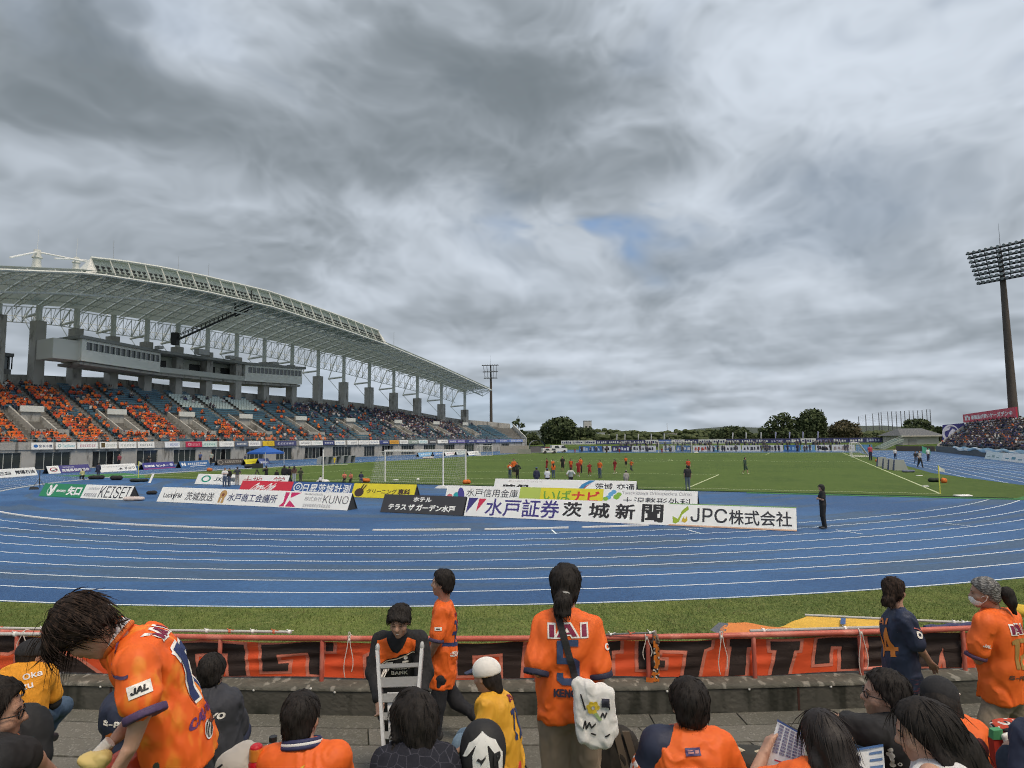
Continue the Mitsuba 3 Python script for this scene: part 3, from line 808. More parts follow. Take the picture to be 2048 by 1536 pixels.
# red sign above
sa0, sz0 = on_u(1927,842,58.0)
sa1, sz1 = on_u(2034,839,58.0)
_, szt = on_u(1927,825,58.0)
k = thing('roof_sign', 'long crimson sign with white lettering above the right stand', 'sign')
b0, b1 = W(57.95, sa0), W(57.95, sa1)
zz0, zz1 = 6.02,7.75
part(k, 'panel', MB().slab(b0, b1, PU, 0.2, zz0, zz1), mat((0.52,0.030,0.065),0.5))
part(k, 'post', (lambda m: [m.bar(W(58.3, a_, 4.5), W(58.3, a_, 7.6),0.08, sides=6) for a_ in np.linspace(sa1 + 1, sa0 - 1,6)] and m)(MB()), STEELGREY)
L_ = float(np.linalg.norm(b1 - b0))
rgt = (b1 - b0) / L_
v2, f2 = flat(unary_union([fit_shape(text_shape("K's", 'sans', 5), L_ * 0.05,0.35, L_ * 0.17,1.4), fit_shape(text_shape('新製品が安いケーズデンキ', 'cjk', 3), L_ * 0.20,0.45, L_ * 0.95,1.28)]))
part(k, 'lettering', (on_plane(v2,[b0[0], b0[1], zz0], rgt, [0,0,1],[*(-PU),0],0.012), f2), mat(WHITE, 0.5))

# the crest banner in front of the stand's end
k = thing('crest_banner', 'dark blue banner with round white crest beyond the right stand', 'banner')
AC = 117.6
def on_a(px, py, A):
 q = ray(px, py)
 p = EYE + q * ((A + GP @ PA) / (q[:2] @ PA))
 return W(float((p[:2] - GP) @ PU), A, float(p[2]))
bp = np.array([on_a(px, py, AC) for px, py in [(1884,897),(1897,894),(1931,853),(1928,846),(1885,850)]])
part(k, 'cloth', (bp, [[0,1,2],[0,2,3],[0,3,4]]), mat((0.055,0.055,0.22),0.8))
o = on_a(1901,866, AC)
rg = (bp[3] - bp[4]); rg = rg / np.linalg.norm(rg)
upv = np.array([0,0,1.0])
ring = Point(0,0).buffer(1.75).difference(Point(0.15,0).buffer(1.38)).union(Polygon([(-0.9,-1.3),(-0.2,0.2),(0.5,0.9),(1.1,0.5),(0.7,0.1),(1.0,-0.6),(0.2,-0.5),(0.1,-1.5)])).union(Polygon([(-1.2,0.4),(-0.2,0.7),(0.1,1.3),(-0.8,1.1)]))
v2, f2 = flat(ring)
nn = np.cross(rg, upv)
nn = -nn if nn @ (EYE - o) < 0 else nn
part(k, 'crest', (o + v2[:, :1] * rg * 0.85 + v2[:, 1:] * upv + nn / np.linalg.norm(nn) * 0.03, f2), mat((0.62,0.64,0.74),0.8))

# -- floodlight towers
def light_tower(base, height, r0, r1, wid, facing, rows_, label, lean=0.18, per=10):
 k = thing('floodlight_tower', label, 'floodlight tower', None)
 base = np.array(base, float)
 part(k, 'pole', MB().bar(base, base + [0,0, height * 0.86], r0, r1, sides=14), pmat('weathered_pole', lambda p, n, uv: mix((0.045,0.038,0.032),(0.10,0.085,0.075), fbm(p.x * 2, p.y * 2, p.z * 0.15,3)),0.8) if 'weathered_pole' not in scene else 'weathered_pole', smooth=30)
 f = np.array([math.cos(facing), math.sin(facing),0.0])
 s = np.array([-f[1], f[0],0.0])
 zt, zb = height, height * 0.845
 dark = mat((0.05,0.05,0.055),0.5)
 lampm = mat((0.34,0.37,0.40),0.25)
 for r in range(rows_):
  fr_ = r / (rows_ - 1)
  c = base + [0,0, zb + (zt - zb) * fr_] + f * (0.9 + lean * (zt - zb) * fr_)
  hw = wid / 2 * (0.80 + 0.20 * fr_)
  m = MB().bar(c - s * hw, c + s * hw, 0.16, sides=4)
  m.bar(c - s * hw - f * 0.7, c + s * hw - f * 0.7,0.10, sides=4)
  rk = part(k, 'lamp_row', m, dark)
  lm = MB()
  for j in range(per):
   q = c + s * hw * (2 * (j + 0.5) / per - 1) + [0,0,0.30]
   lm.bar(q - f * 0.25, q + f * 0.28 - [0,0,0.22],0.14,0.28, sides=7)
  part(rk, 'lamp', lm, lampm if r % 2 else mat((0.22,0.24,0.26),0.3))
 fm = MB()
 for j in (-0.8,-0.4,0,0.4,0.8):
  fm.bar(base + [0,0, zb] + f * 0.7 + s * wid / 2 * j * 0.8, base + [0,0, zt] + f * (0.7 + lean * (zt - zb)) + s * wid / 2 * j, 0.09, sides=4)
 fm.bar(base + [0,0, height * 0.86], base + [0,0, zt] + f * 0.3, r1 * 0.9, r1 * 0.6, sides=8)
 fm.bar(base + [0,0, zt], base + [0,0, zt + height * 0.13],0.06,0.02, sides=4)
 part(k, 'frame', fm, dark)
 return k

tw = depth_at(2029,850,112.0)
light_tower([tw[0], tw[1],0],36.8,0.82,0.44,9.4, math.radians(210),8, 'tall dark floodlight pole with a tilted lamp bank rising behind the right stand')
tw = depth_at(982.5,860,282.0)
light_tower([tw[0], tw[1],0],36.6,0.80,0.45,7.6, math.radians(262),3, 'slim brown floodlight pole with three lamp rows past the far main stand', per=7)

# -- the far end
k = 'far_bank'
P = np.array([[W(u_, a_, z_) for u_ in np.linspace(-75,75,20)] for a_, z_ in [(152,-0.01),(156,0.9),(165.5,1.55),(172,1.6),(176,-0.02)]])
put(k, MB().grid(P), 'pitch_grass')
tag(k, 'low grass bank behind the far goal', None, None, 'structure')

def wall_boards(base, A, spans, z0, z1, lab, cat, grp):
 for i, (u0, u1, c, pcol) in enumerate(spans):
  k = thing(base, lab(i), cat, grp)
  part(k, 'panel', MB().slab(W(u0, A), W(u1, A), PA, 0.06, z0, z1), mat(c, 0.6))
  pr = MB()
  n_ = max(2, int((u1 - u0) / 0.8))
  for j in range(n_):
   x0 = u0 + 0.35 + (u1 - u0 - 0.7) * j / n_
   wd = (u1 - u0) / n_ * (0.45 + 0.35 * rng.random())
   h0, h1 = z0 + (z1 - z0) * (0.16 + 0.15 * rng.random()), z0 + (z1 - z0) * (0.62 + 0.22 * rng.random())
   q = [W(x0, A - 0.012, h0), W(x0 + wd, A - 0.012, h0), W(x0 + wd * (0.6 + 0.4 * rng.random()), A - 0.012, h1), W(x0 + wd * 0.2 * rng.random(), A - 0.012, h1)]
   pr.quad(*q)
  part(k, 'lettering', pr, mat(pcol, 0.6))

fu = lambda px, A: float((lambda d: (((A + GP @ PA) / (d[:2] @ PA)) * d[:2] - GP) @ PU)(ray(px, 900)))
BL, WB, NV = (0.06,0.17,0.42),(0.70,0.71,0.72),(0.045,0.05,0.16)
px_spans = [(1158,1204, BL, (0.55,0.62,0.72)),(1206,1222, WB, BLACK),(1224,1262, NV, WB),(1264,1312, WB, (0.05,0.05,0.07)),(1326,1350, WB, BL),(1352,1384, BL, WB),(1386,1426, WB, (0.45,0.08,0.06)),(1428,1437,(0.16,0.36,0.52), WB),(1439,1482, WB, (0.06,0.06,0.08)),(1484,1524, WB, (0.07,0.07,0.08)),(1526,1566, WB, (0.15,0.16,0.17)),(1568,1600, BL, (0.30,0.48,0.68)),(1602,1630,(0.20,0.40,0.60), WB),(1632,1662, WB, BLACK),(1664,1710, WB, (0.35,0.30,0.28)),(1712,1745,(0.10,0.26,0.45),(0.14,0.32,0.50))]
names_ = ['blue', 'narrow white', 'navy', 'white', 'white', 'bright blue', 'white and red', 'small pale blue', 'white', 'white', 'white', 'blue', 'pale blue', 'white and black', 'white', 'plain dark blue']
AF = 118.0
wall_boards('goal_end_board', AF, [(fu(a_, AF), fu(b_, AF), c, pc) for a_, b_, c, pc in px_spans],0.03,1.5, lambda i: f'{names_[i]} lettered banner low behind the far goal, {ORD[i]} from the left', 'banner', None)
AB = 165.0
bn = np.linspace(fu(1122, AB), fu(1800, AB),25)
cols_ = [(WB, NV),(WB, NV),(WB, NV),(NV, WB),(NV, WB),(NV, WB),(NV, WB),(WB, NV),((0.10,0.16,0.45),(0.2,0.3,0.6)),(WB, (0.16,0.12,0.35)),(NV, WB),(WB, NV),(WB, NV),(NV, WB),(NV, WB),(NV, WB),(NV, (0.4,0.4,0.6)),(NV, WB),(WB, NV),(NV, (0.35,0.35,0.55)),(NV, WB),(NV, WB),(NV, (0.4,0.45,0.6)),((0.04,0.08,0.2), WB)]
wall_boards('fence_banner', AB, [(bn[i] + 0.05, bn[i + 1] - 0.05, *cols_[i]) for i in range(24)],1.62,2.92, lambda i: f'{"white" if cols_[i][0] is WB else "blue"} lettered cloth on the far fence above the bank, {ORD[i]} from the left', 'banner', None)
k = thing('fence', 'dark mesh fence carrying the supporters banners across the far bank', 'fence')
m = MB()
for u_ in np.linspace(bn[0], bn[-1],60):
 m.bar(W(u_, AB + 0.2,0.9), W(u_, AB + 0.2,3.0),0.04, sides=4)
part(k, 'post', m, DARK)
part(k, 'rail', MB().bar(W(bn[0], AB + .2,3.0), W(bn[-1], AB + .2,3.0),0.05, sides=4).bar(W(bn[0], AB + .2,1.7), W(bn[-1], AB + .2,1.7),0.05, sides=4), DARK)
for i, px in enumerate([1234,1250,1277,1303,1329,1466,1493,1523,1552,1580,1607,1637]):
 u_ = fu(px, AB + 2)
 k = thing('flag_pole', f'white pole with furled flag behind the far fence, {ORD[i]} from the left', 'flagpole', None)
 part(k, 'pole', MB().bar(W(u_, AB + 2,1.5), W(u_, AB + 2,5.0),0.07, sides=6), mat((0.55,0.57,0.58),0.5))
 part(k, 'flag', MB().bar(W(u_, AB + 2,2.9), W(u_ + 0.15, AB + 2,4.9),0.13,0.22, sides=6), mat((0.35,0.36,0.55) if i > 7 else (0.55,0.56,0.58),0.8))

# -- trees
def leaves_fn(c0, c1):
 return lambda p, n, uv: mix(c0, c1, smoothstep(0.25,0.75, noise(p.x * 0.9, p.y * 0.9, p.z * 0.9)) * 0.7 + 0.3 * noise(p.x * 5, p.y * 5, p.z * 5))

pmat('leaf_dark', leaves_fn((0.030,0.047,0.018),(0.072,0.098,0.036)),0.85)
pmat('leaf_mid', leaves_fn((0.040,0.058,0.020),(0.085,0.105,0.040)),0.85)
pmat('leaf_rust', leaves_fn((0.060,0.060,0.028),(0.12,0.10,0.055)),0.85)
pmat('bark', lambda p, n, uv: mix((0.05,0.04,0.03),(0.10,0.085,0.065), fbm(p.x * 3, p.y * 3, p.z * 0.8,3)),0.9)

def tree(base, label, x, y, z0, h, w, lobes, leaf='leaf_dark', n=2600, size=0.5, density=1.0, seed=0):
 """lobes: (dx, dz, rx, rz) in units of half width and height."""
 r_ = np.random.default_rng(seed)
 k = thing(base, label, 'tree', None)
 tk = MB().bar([x, y, z0],[x, y, z0 + h * 0.5], w * 0.035 + 0.08, w * 0.02 + 0.05, sides=8)
 cs, ws = [],[]
 for dx, dz, rx, rz in lobes:
  c = np.array([x + dx * w / 2, y + r_.uniform(-0.3,0.3) * w / 2, z0 + dz * h])
  tk.bar([x, y, z0 + h * 0.32], c, w * 0.016 + 0.05,0.05, sides=6)
  cs.append((c, np.array([rx * w / 2, rx * w / 2 * 0.9, rz * h])))
  ws.append(rx * rx * rz)
 part(k, 'trunk', tk, 'bark')
 ws = np.array(ws) / np.sum(ws)
 V = []
 for (c, rr), w_ in zip(cs, ws):
  m = max(12, int(n * w_))
  d = r_.normal(size=(m, 3)); d /= np.linalg.norm(d, axis=1, keepdims=True)
  rad = r_.uniform(0.55,1.04,(m, 1)) ** 0.7
  lump = 0.82 + 0.36 * meshkit.noise(d * 2.3 + c * 0.13 + seed, seed)[:, None]
  pts = c + d * rad * lump * rr
  keep = meshkit.noise(pts * (2.2 / (w * 0.16 + 0.8)), seed + 5) > 0.30 / density - 0.05
  pts = pts[keep]
  d = d[keep]
  m = len(pts)
  a1 = r_.normal(size=(m, 3)); a1 /= np.linalg.norm(a1, axis=1, keepdims=True)
  a2 = np.cross(a1, d + 0.6 * r_.normal(size=(m, 3))); a2 /= np.linalg.norm(a2, axis=1, keepdims=True) + 1e-9
  sz = size * r_.uniform(0.55,1.2,(m, 1))
  V.append(np.stack([pts - a1 * sz, pts + a2 * sz * 0.55, pts + a1 * sz, pts - a2 * sz * 0.55],1))
 V = np.concatenate(V)
 q = np.arange(len(V))[:, None] * 4 + np.arange(4)
 part(k, 'crown', MB().add(V.reshape(-1,3), q), leaf)
 return k

def px_tree(base, label, pxl, pxr, py_top, py_base, Y, lobes, **kw):
 a_, b_ = depth_at(pxl, py_base, Y), depth_at(pxr, py_base, Y)
 t_ = depth_at((pxl + pxr) / 2, py_top, Y)
 return tree(base, label, (a_[0] + b_[0]) / 2, Y, 0.0, t_[2], b_[0] - a_[0], lobes, **kw)

ROUND = [(0,0.62,0.85,0.36),(-0.45,0.52,0.52,0.32),(0.45,0.50,0.52,0.32),(0.1,0.78,0.5,0.22),(-0.3,0.30,0.6,0.26),(0.35,0.28,0.6,0.26)]
WIDE = [(0,0.5,0.6,0.42),(-0.6,0.42,0.42,0.36),(0.6,0.40,0.42,0.36),(0.25,0.62,0.45,0.30),(-0.25,0.62,0.45,0.30),(0.0,0.24,0.9,0.24)]
LOOSE = [(-0.75,0.45,0.24,0.15),(-0.5,0.62,0.26,0.14),(-0.25,0.78,0.28,0.14),(0.05,0.86,0.30,0.13),(-0.55,0.34,0.36,0.18),(-0.1,0.55,0.35,0.16),(0.3,0.66,0.30,0.18),(0.1,0.32,0.5,0.2),(0.6,0.5,0.4,0.3),(0.5,0.25,0.5,0.25)]
px_tree('broad_tree', 'large round dark tree left of the far goal beyond the end of the main stand', 1077,1160,833,890,235, ROUND, n=5200, size=0.62, seed=1)
px_tree('broad_tree', 'lower dark tree joined to the right of the large round tree', 1140,1200,851,890,238, WIDE, n=3200, size=0.6, seed=2)
px_tree('conifer', 'thin open conifer with bare gaps at the far end of the main stand', 1018,1056,833,892,232,[(0,0.92,0.18,0.09),(-0.3,0.80,0.36,0.07),(0.3,0.72,0.4,0.07),(-0.35,0.60,0.45,0.08),(0.35,0.50,0.5,0.08),(-0.2,0.38,0.55,0.08),(0.2,0.25,0.7,0.12)], n=900, size=0.55, seed=3)
px_tree('bush', 'mid green bush between the thin conifer and the large round tree', 1048,1082,862,890,226, WIDE, leaf='leaf_mid', n=1300, size=0.55, seed=4)
px_tree('broad_tree', 'dark spreading tree right of the far goal', 1421,1508,849,886,235, WIDE, n=4200, size=0.6, seed=5)
px_tree('broad_tree', 'open tree with patches of sky showing through, left of the tall dark pair', 1518,1612,824,890,232, LOOSE, n=4200, size=0.62, density=0.9, seed=6)
px_tree('broad_tree', 'tallest dense dark tree right of the open one', 1594,1660,818,890,230, ROUND, n=5200, size=0.62, seed=7)
px_tree('broad_tree', 'brownish tree at the right foot of the tallest tree', 1657,1722,840,890,236, ROUND, leaf='leaf_rust', n=3600, size=0.55, seed=8)
px_tree('hedge_tree', 'low green trees in front of the netting poles', 1708,1800,866,890,238, WIDE, leaf='leaf_mid', n=3400, size=0.6, seed=9)
px_tree('pine_tree', 'dark flat topped pine behind the grey roofed house', 1800,1878,836,888,215,[(0.1,0.80,0.62,0.18),(-0.45,0.62,0.5,0.16),(0.5,0.60,0.5,0.16),(-0.7,0.42,0.3,0.12),(0,0.45,0.8,0.2)], n=3600, size=0.55, seed=10)
px_tree('pine_tree', 'small pine with a leaning crown at the edge of the crest banner', 1868,1896,850,890,200,[(-0.2,0.8,0.6,0.12),(0.3,0.6,0.6,0.14)], n=700, size=0.45, seed=11)
wood = MB()
r_ = np.random.default_rng(12)
for Y, lo, hi, x0, x1, n in [(330,2.5,6.5,1150,1760,900),(620,6,13,1180,1480,900),(245,1,4.2,1190,1430,500),(245,1,4.4,1490,1530,160),(240,1,4.0,1005,1180,380),(300,2,6,1700,1960,500)]:
 a_, b_ = depth_at(x0,880, Y)[0], depth_at(x1,880, Y)[0]
 for i in range(n):
  x = r_.uniform(a_, b_)
  hh = lo + (hi - lo) * float(meshkit.fbm(np.array([x * 0.035, Y * 1.0,0]),3,4)) * 1.25
  c = np.array([x, Y + r_.uniform(-6,6), hh * r_.uniform(0.1,0.95)])
  wood.ball(c, np.array([1.6,1.6,1.3]) * r_.uniform(0.5,1.2) * (Y / 300) ** 0.5,0)
k = tag('distant_wood', 'low belt of distant trees along the horizon', 'trees', None, 'stuff')
put(k, wood, 'leaf_mid')
hp = []
for Y, base in ((900,14),(1500,27)):
 xs = np.linspace(-700,1000,200)
 hz = base * (0.55 + 0.9 * meshkit.fbm(np.stack([xs * 0.004, xs * 0 + Y, xs * 0],-1),4,9))
 hp.append(np.array([[[x, Y - 30,-1] for x in xs],[[x, Y, h_] for x, h_ in zip(xs, hz)],[[x, Y + 200,-1] for x in xs]]))
m = MB()
for q in hp:
 m.grid(q)
put('hills', m, mat((0.075,0.095,0.085),0.95))
tag('hills', 'low wooded hills along the horizon', None, None, 'structure')

def block(base, label, px0, px1, py0, Y, color, win=0, roof=None, cat='building'):
 a_, b_ = depth_at(px0,880, Y)[0], depth_at(px1,880, Y)[0]
 z_ = depth_at((px0 + px1) / 2, py0, Y)[2]
 k = thing(base, label, cat)
 part(k, 'wall', MB().box([(a_ + b_) / 2, Y + 4, z_ / 2],[b_ - a_, 8, z_]), mat(color, 0.8))
 part(k, 'roof', MB().box([(a_ + b_) / 2, Y + 4, z_ + 0.15],[b_ - a_ + 0.6,8.6,0.3]), mat(roof or tuple(c * 0.7 for c in color),0.8))
 for i in range(win):
  x = a_ + (b_ - a_) * (i + 0.5) / win
  part(k, 'window', MB().box([x, Y - 0.03, z_ * 0.72],[(b_ - a_) / win * 0.5,0.06, z_ * 0.12]), GLASS)
 return k

block('apartment_block', 'pale narrow tower block standing behind the trees left of the far goal', 1169,1184,842,520,(0.42,0.43,0.43),2)
block('house', 'small white house in the trees, first right of the lower dark tree', 1199,1210,866,420,(0.60,0.62,0.62),1)
block('house', 'small white house, second right of the lower dark tree', 1219,1232,869,420,(0.60,0.60,0.58),1)
block('house', 'pale house with a light roof under the distant hill behind the far goal', 1337,1354,868,410,(0.50,0.50,0.46),2,(0.45,0.43,0.38))
block('house', 'small reddish house under the distant hill right of the pale one', 1385,1415,871,430,(0.20,0.14,0.11),2,(0.15,0.10,0.09))
k = thing('radio_mast', 'thin radio mast on the distant hill above the far goal', 'mast')
q = depth_at(1334,846,1500)
put(k, MB().bar([q[0],1500,0], q, 0.8,0.3, sides=4), mat((0.5,0.5,0.5),0.6))

# -- driving range net
k = thing('golf_net', 'tall driving range netting on a row of thin poles behind the trees', 'net')
Yn = 330.0
npx = [1717,1731,1745,1757,1762,1775,1783,1792,1801,1809,1818,1826,1835,1844,1853,1860]
tops = [833,829,827,825,824,823,823,823,822,822,821,821,821,820,819,819]
nt = MB()
for i, (px, py) in enumerate(zip(npx, tops)):
 q = depth_at(px, py, Yn + (i % 3) * 8)
 part(k, 'pole', MB().bar([q[0], q[1],0], q, 0.25,0.16, sides=5), mat((0.10,0.105,0.115),0.7))
 if i:
  for f_ in np.linspace(0.12,1,16):
   nt.bar(pq * [1,1, f_], q * [1,1, f_],0.022, sides=3, caps=False)
  for f_ in np.linspace(0.1,0.9,5):
   u_ = pq + (q - pq) * f_
   nt.bar(u_ * [1,1,0.12], u_, 0.016, sides=3, caps=False)
 pq = q
part(k, 'netting', nt, mat((0.16,0.17,0.19),0.9))

# -- house with a grey roof at the right
k = thing('clubhouse', 'beige house with a grey hipped roof behind the right bend of the track', 'house')
Yh = 170.0
a_, b_ = depth_at(1805,893, Yh), depth_at(1884,893, Yh)
ze, zr = depth_at(1845,871, Yh)[2], depth_at(1845,856, Yh)[2]
part(k, 'wall', MB().box([(a_[0] + b_[0]) / 2, Yh + 5, ze / 2],[b_[0] - a_[0] - 0.8,9, ze]), pmat('house_wall', lambda p, n, uv: mix((0.40,0.39,0.34),(0.50,0.49,0.44), fbm(p.x, p.y, p.z, 3)),0.85))
x0, x1, y0, y1 = a_[0] - 0.6, b_[0] + 0.6, Yh - 0.6, Yh + 10.6
part(k, 'roof', MB().add([[x0, y0, ze],[x1, y0, ze],[x1, y1, ze],[x0, y1, ze],[x0 + 2.6, Yh + 5, zr],[x1 - 2.6, Yh + 5, zr]],[[0,1,5],[0,5,4],[2,3,4],[2,4,5],[1,2,5],[3,0,4],[0,2,1],[0,3,2]]), mat((0.11,0.115,0.12),0.7))
part(k, 'eave', MB().box([(x0 + x1) / 2, Yh - 0.62, ze - 0.12],[x1 - x0,0.06,0.26]), mat((0.5,0.48,0.42),0.7))
part(k, 'shutter', MB().box([a_[0] + 3, Yh + 0.42,1.3],[2.2,0.1,2.2]), mat((0.30,0.29,0.27),0.6))
k = thing('stairway', 'pale green metal stairway slanting up to the far bank at the right bend', 'stairs')
p0, p1 = ground(1756,896,0.3), depth_at(1800,877,165.0)
st2 = MB()
for i in range(10):
 f0 = i / 10
 q = p0 + (p1 - p0) * f0
 st2.box(q + [0,0,0],[1.2,3.0,0.25])
st2.bar(p0 + [0,-1.5,0.9], p1 + [0,-1.5,0.9],0.06, sides=4).bar(p0 + [0,-1.5,0.5], p1 + [0,-1.5,0.5],0.05, sides=4)
st2.hexa([p0 - [0,1.4, .7], p1 - [0,1.4, .7], p1 + [0,1.4,-.7], p0 + [0,1.4,-.7], p0 - [0,1.4,0.1], p1 - [0,1.4,0.1], p1 + [0,1.4,-.1], p0 + [0,1.4,-.1]])
put(k, st2, mat((0.30,0.36,0.33),0.7))
k = thing('low_wall', 'brown hedge topped wall below the beige house', 'wall')
p0, p1 = ground(1795,902), ground(1870,903)
put(k, MB().slab(p0, p1,(0,1),0.5,0,1.1), mat((0.13,0.10,0.08),0.9))
k = thing('stadium_annex', 'small glazed lookout with a flat roof at the left edge above the stand', 'building')
q0, q1 = on_t(-30,738,20), on_t(24,738,20)
zt_, zb_ = on_t(10,706,20)[1], on_t(10,738,20)[1]
part(k, 'wall', MB().slab(SW(q0[0],20,0), SW(q1[0] - .3,20,0), E2,4, zb_, zt_ - 0.5), mat((0.30,0.33,0.36),0.4))
part(k, 'roof', MB().slab(SW(q0[0] - .5,19.6,0), SW(q1[0],19.6,0), E2,4.8, zt_ - 0.49, zt_), mat((0.16,0.17,0.18),0.6))
part(k, 'base', MB().slab(SW(q0[0] - .5,19.8,0), SW(q1[0] - .2,19.8,0), E2,4.4,0, zb_ - 0.01), mat((0.2,0.2,0.2),0.8))
for f_ in (0.62,0.82,0.97):
 s_ = q0[0] + (q1[0] - q0[0]) * f_
 part(k, 'mullion', MB().slab(SW(s_ - .08,19.95,0), SW(s_ + .08,19.95,0),-E2,0.08, zb_, zt_ - 0.5), DARK)
# == PEOPLE: bodies and clothes as smooth blended solids
def nets(val, xs, ys, zs):
 """Surface of val < 0 on a rectilinear grid (surface nets): (vertices, triangles)."""
 s = val < 0
 c = [s[:-1, :-1, :-1], s[1:, :-1, :-1], s[:-1,1:, :-1], s[1:, 1:, :-1], s[:-1, :-1,1:], s[1:, :-1,1:], s[:-1,1:, 1:], s[1:, 1:, 1:]]
 tot = sum(x.astype(np.int8) for x in c)
 act = np.argwhere((tot > 0) & (tot < 8))
 if not len(act):
  return None
 ids = -np.ones(tot.shape, int)
 ids[tuple(act.T)] = np.arange(len(act))
 off = np.array([[0,0,0],[1,0,0],[0,1,0],[1,1,0],[0,0,1],[1,0,1],[0,1,1],[1,1,1]])
 V = np.stack([val[tuple((act + o).T)] for o in off],1)
 pos, cnt = np.zeros((len(act),3)), np.zeros(len(act))
 for a, b in [(0,1),(2,3),(4,5),(6,7),(0,2),(1,3),(4,6),(5,7),(0,4),(1,5),(2,6),(3,7)]:
  m = (V[:, a] < 0) != (V[:, b] < 0)
  t = V[m, a] / (V[m, a] - V[m, b])
  pos[m] += off[a] + t[:, None] * (off[b] - off[a])
  cnt[m] += 1
 pos = pos / cnt[:, None]
 P = np.empty_like(pos)
 for k, ax in enumerate((xs, ys, zs)):
  i = act[:, k]
  P[:, k] = ax[i] + pos[:, k] * (ax[i + 1] - ax[i])
 F = []
 nx, ny, nz = s.shape
 for ax in range(3):
  o = [(1,2),(2,0),(0,1)][ax]
  sl0, sl1 = [slice(1,-1)] * 3,[slice(1,-1)] * 3
  sl0[ax], sl1[ax] = slice(0,-1), slice(1, None)
  a, b = s[tuple(sl0)], s[tuple(sl1)]
  e = np.argwhere(a != b)
  if not len(e):
   continue
  flip = b[tuple(e.T)]
  base = e + 1
  base[:, ax] -= 1
  d1, d2 = np.zeros(3, int), np.zeros(3, int)
  d1[o[0]], d2[o[1]] = 1,1
  q = [ids[tuple((base - d1 - d2).T)], ids[tuple((base - d2).T)], ids[tuple(base.T)], ids[tuple((base - d1).T)]]
  q = np.stack(q, 1)
  q[flip] = q[flip][:, ::-1]
  F.append(q)
 q = np.vstack(F)
 q = q[(q >= 0).all(1)]
 return P, np.vstack([q[:, [0,1,2]], q[:, [0,2,3]]])

class Solid:
 """Blend of round cones and ellipsoids; cuts take material away."""
 def __init__(self, k=0.035):
  self.items, self.cuts, self.k = [],[], k

 def cone(self, a, b, r1, r2=None, k=None, flat=None):
  self.items.append(('c', np.array(a, float), np.array(b, float), r1, r1 if r2 is None else r2, k or self.k, flat))
  return self

 def chain(self, pts, rs, k=None, flat=None):
  for i in range(len(pts) - 1):
   self.cone(pts[i], pts[i + 1], rs[i], rs[i + 1], k, flat)
  return self

 def ell(self, c, r, R=None, k=None, sub=False):
  self.items.append(('s' if sub else 'e', np.array(c, float), np.array(r, float), np.eye(3) if R is None else np.asarray(R, float), k or self.k))
  return self

 def cut(self, p, n):
  """Removes what lies on the side of p that n points to."""
  n = np.array(n, float)
  self.cuts.append((np.array(p, float), n / np.linalg.norm(n)))
  return self

 def mesh(self, h, wob=None):
  lo, hi = [],[]
  for it in self.items:
   if it[0] == 'c':
    m = max(it[3], it[4])
    lo.append(np.minimum(it[1], it[2]) - m); hi.append(np.maximum(it[1], it[2]) + m)
   elif it[0] == 'e':
    m = np.abs(it[3].T) .T @ it[2]
    lo.append(it[1] - m); hi.append(it[1] + m)
  lo, hi = np.min(lo, 0) - 3 * h, np.max(hi, 0) + 3 * h
  ax = [np.arange(a, b + h, h) for a, b in zip(lo, hi)]
  val = np.full([len(a) for a in ax],0.3)
  for it in self.items:
   if it[0] == 'c':
    _, a, b, r1, r2, k, fl = it
    m = max(r1, r2)
    l_, h_ = np.minimum(a, b) - m, np.maximum(a, b) + m
   else:
    _, c, r, R, k = it
    m = np.abs(R) @ r
    l_, h_ = c - m, c + m
   pad = k + 2.5 * h
   sl = [slice(max(0, int((l_[i] - pad - lo[i]) / h)), min(len(ax[i]), int((h_[i] + pad - lo[i]) / h) + 2)) for i in range(3)]
   X = np.stack(np.meshgrid(*[ax[i][sl[i]] for i in range(3)], indexing='ij'),-1)
   if it[0] == 'c':
    ab = b - a
    pa = X - a
    t = np.clip(pa @ ab / max(ab @ ab, 1e-9),0,1)
    dv = pa - t[..., None] * ab
    if fl is not None:                         # flattened along a direction
     n, s_ = fl
     dv = dv + (dv @ n)[..., None] * n * (1 / s_ - 1)
    d = np.sqrt((dv ** 2).sum(-1)) - (r1 + t * (r2 - r1))
    if fl is not None:
     d = d * min(1.0, fl[1] * 1.3)
   else:
    q = (X - c) @ R
    n1 = np.sqrt(((q / r) ** 2).sum(-1))
    n2 = np.sqrt(((q / r ** 2) ** 2).sum(-1)) + 1e-9
    d = n1 * (n1 - 1) / n2
   v = val[tuple(sl)]
   if it[0] == 's':
    hh = np.clip(0.5 - 0.5 * (v + d) / k, 0,1)
    val[tuple(sl)] = v + (-d - v) * hh + k * hh * (1 - hh)
   else:
    hh = np.clip(0.5 + 0.5 * (v - d) / k, 0,1)
    val[tuple(sl)] = v * (1 - hh) + d * hh - k * hh * (1 - hh)
  for p, n in self.cuts:
   G = np.meshgrid(*ax, indexing='ij')
   val = np.maximum(val, (G[0] - p[0]) * n[0] + (G[1] - p[1]) * n[1] + (G[2] - p[2]) * n[2])
  out = nets(val, *ax)
  if out is None:
   return None
  if wob is not None:
   v, f = out
   out = (wob(v, vertex_normals(v, f)), f)
  return out

def vertex_normals(v, f):
 n = np.zeros_like(v)
 fn = np.cross(v[f[:, 1]] - v[f[:, 0]], v[f[:, 2]] - v[f[:, 0]])
 for k in range(3):
  np.add.at(n, f[:, k], fn)
 return n / (np.linalg.norm(n, axis=1, keepdims=True) + 1e-12)

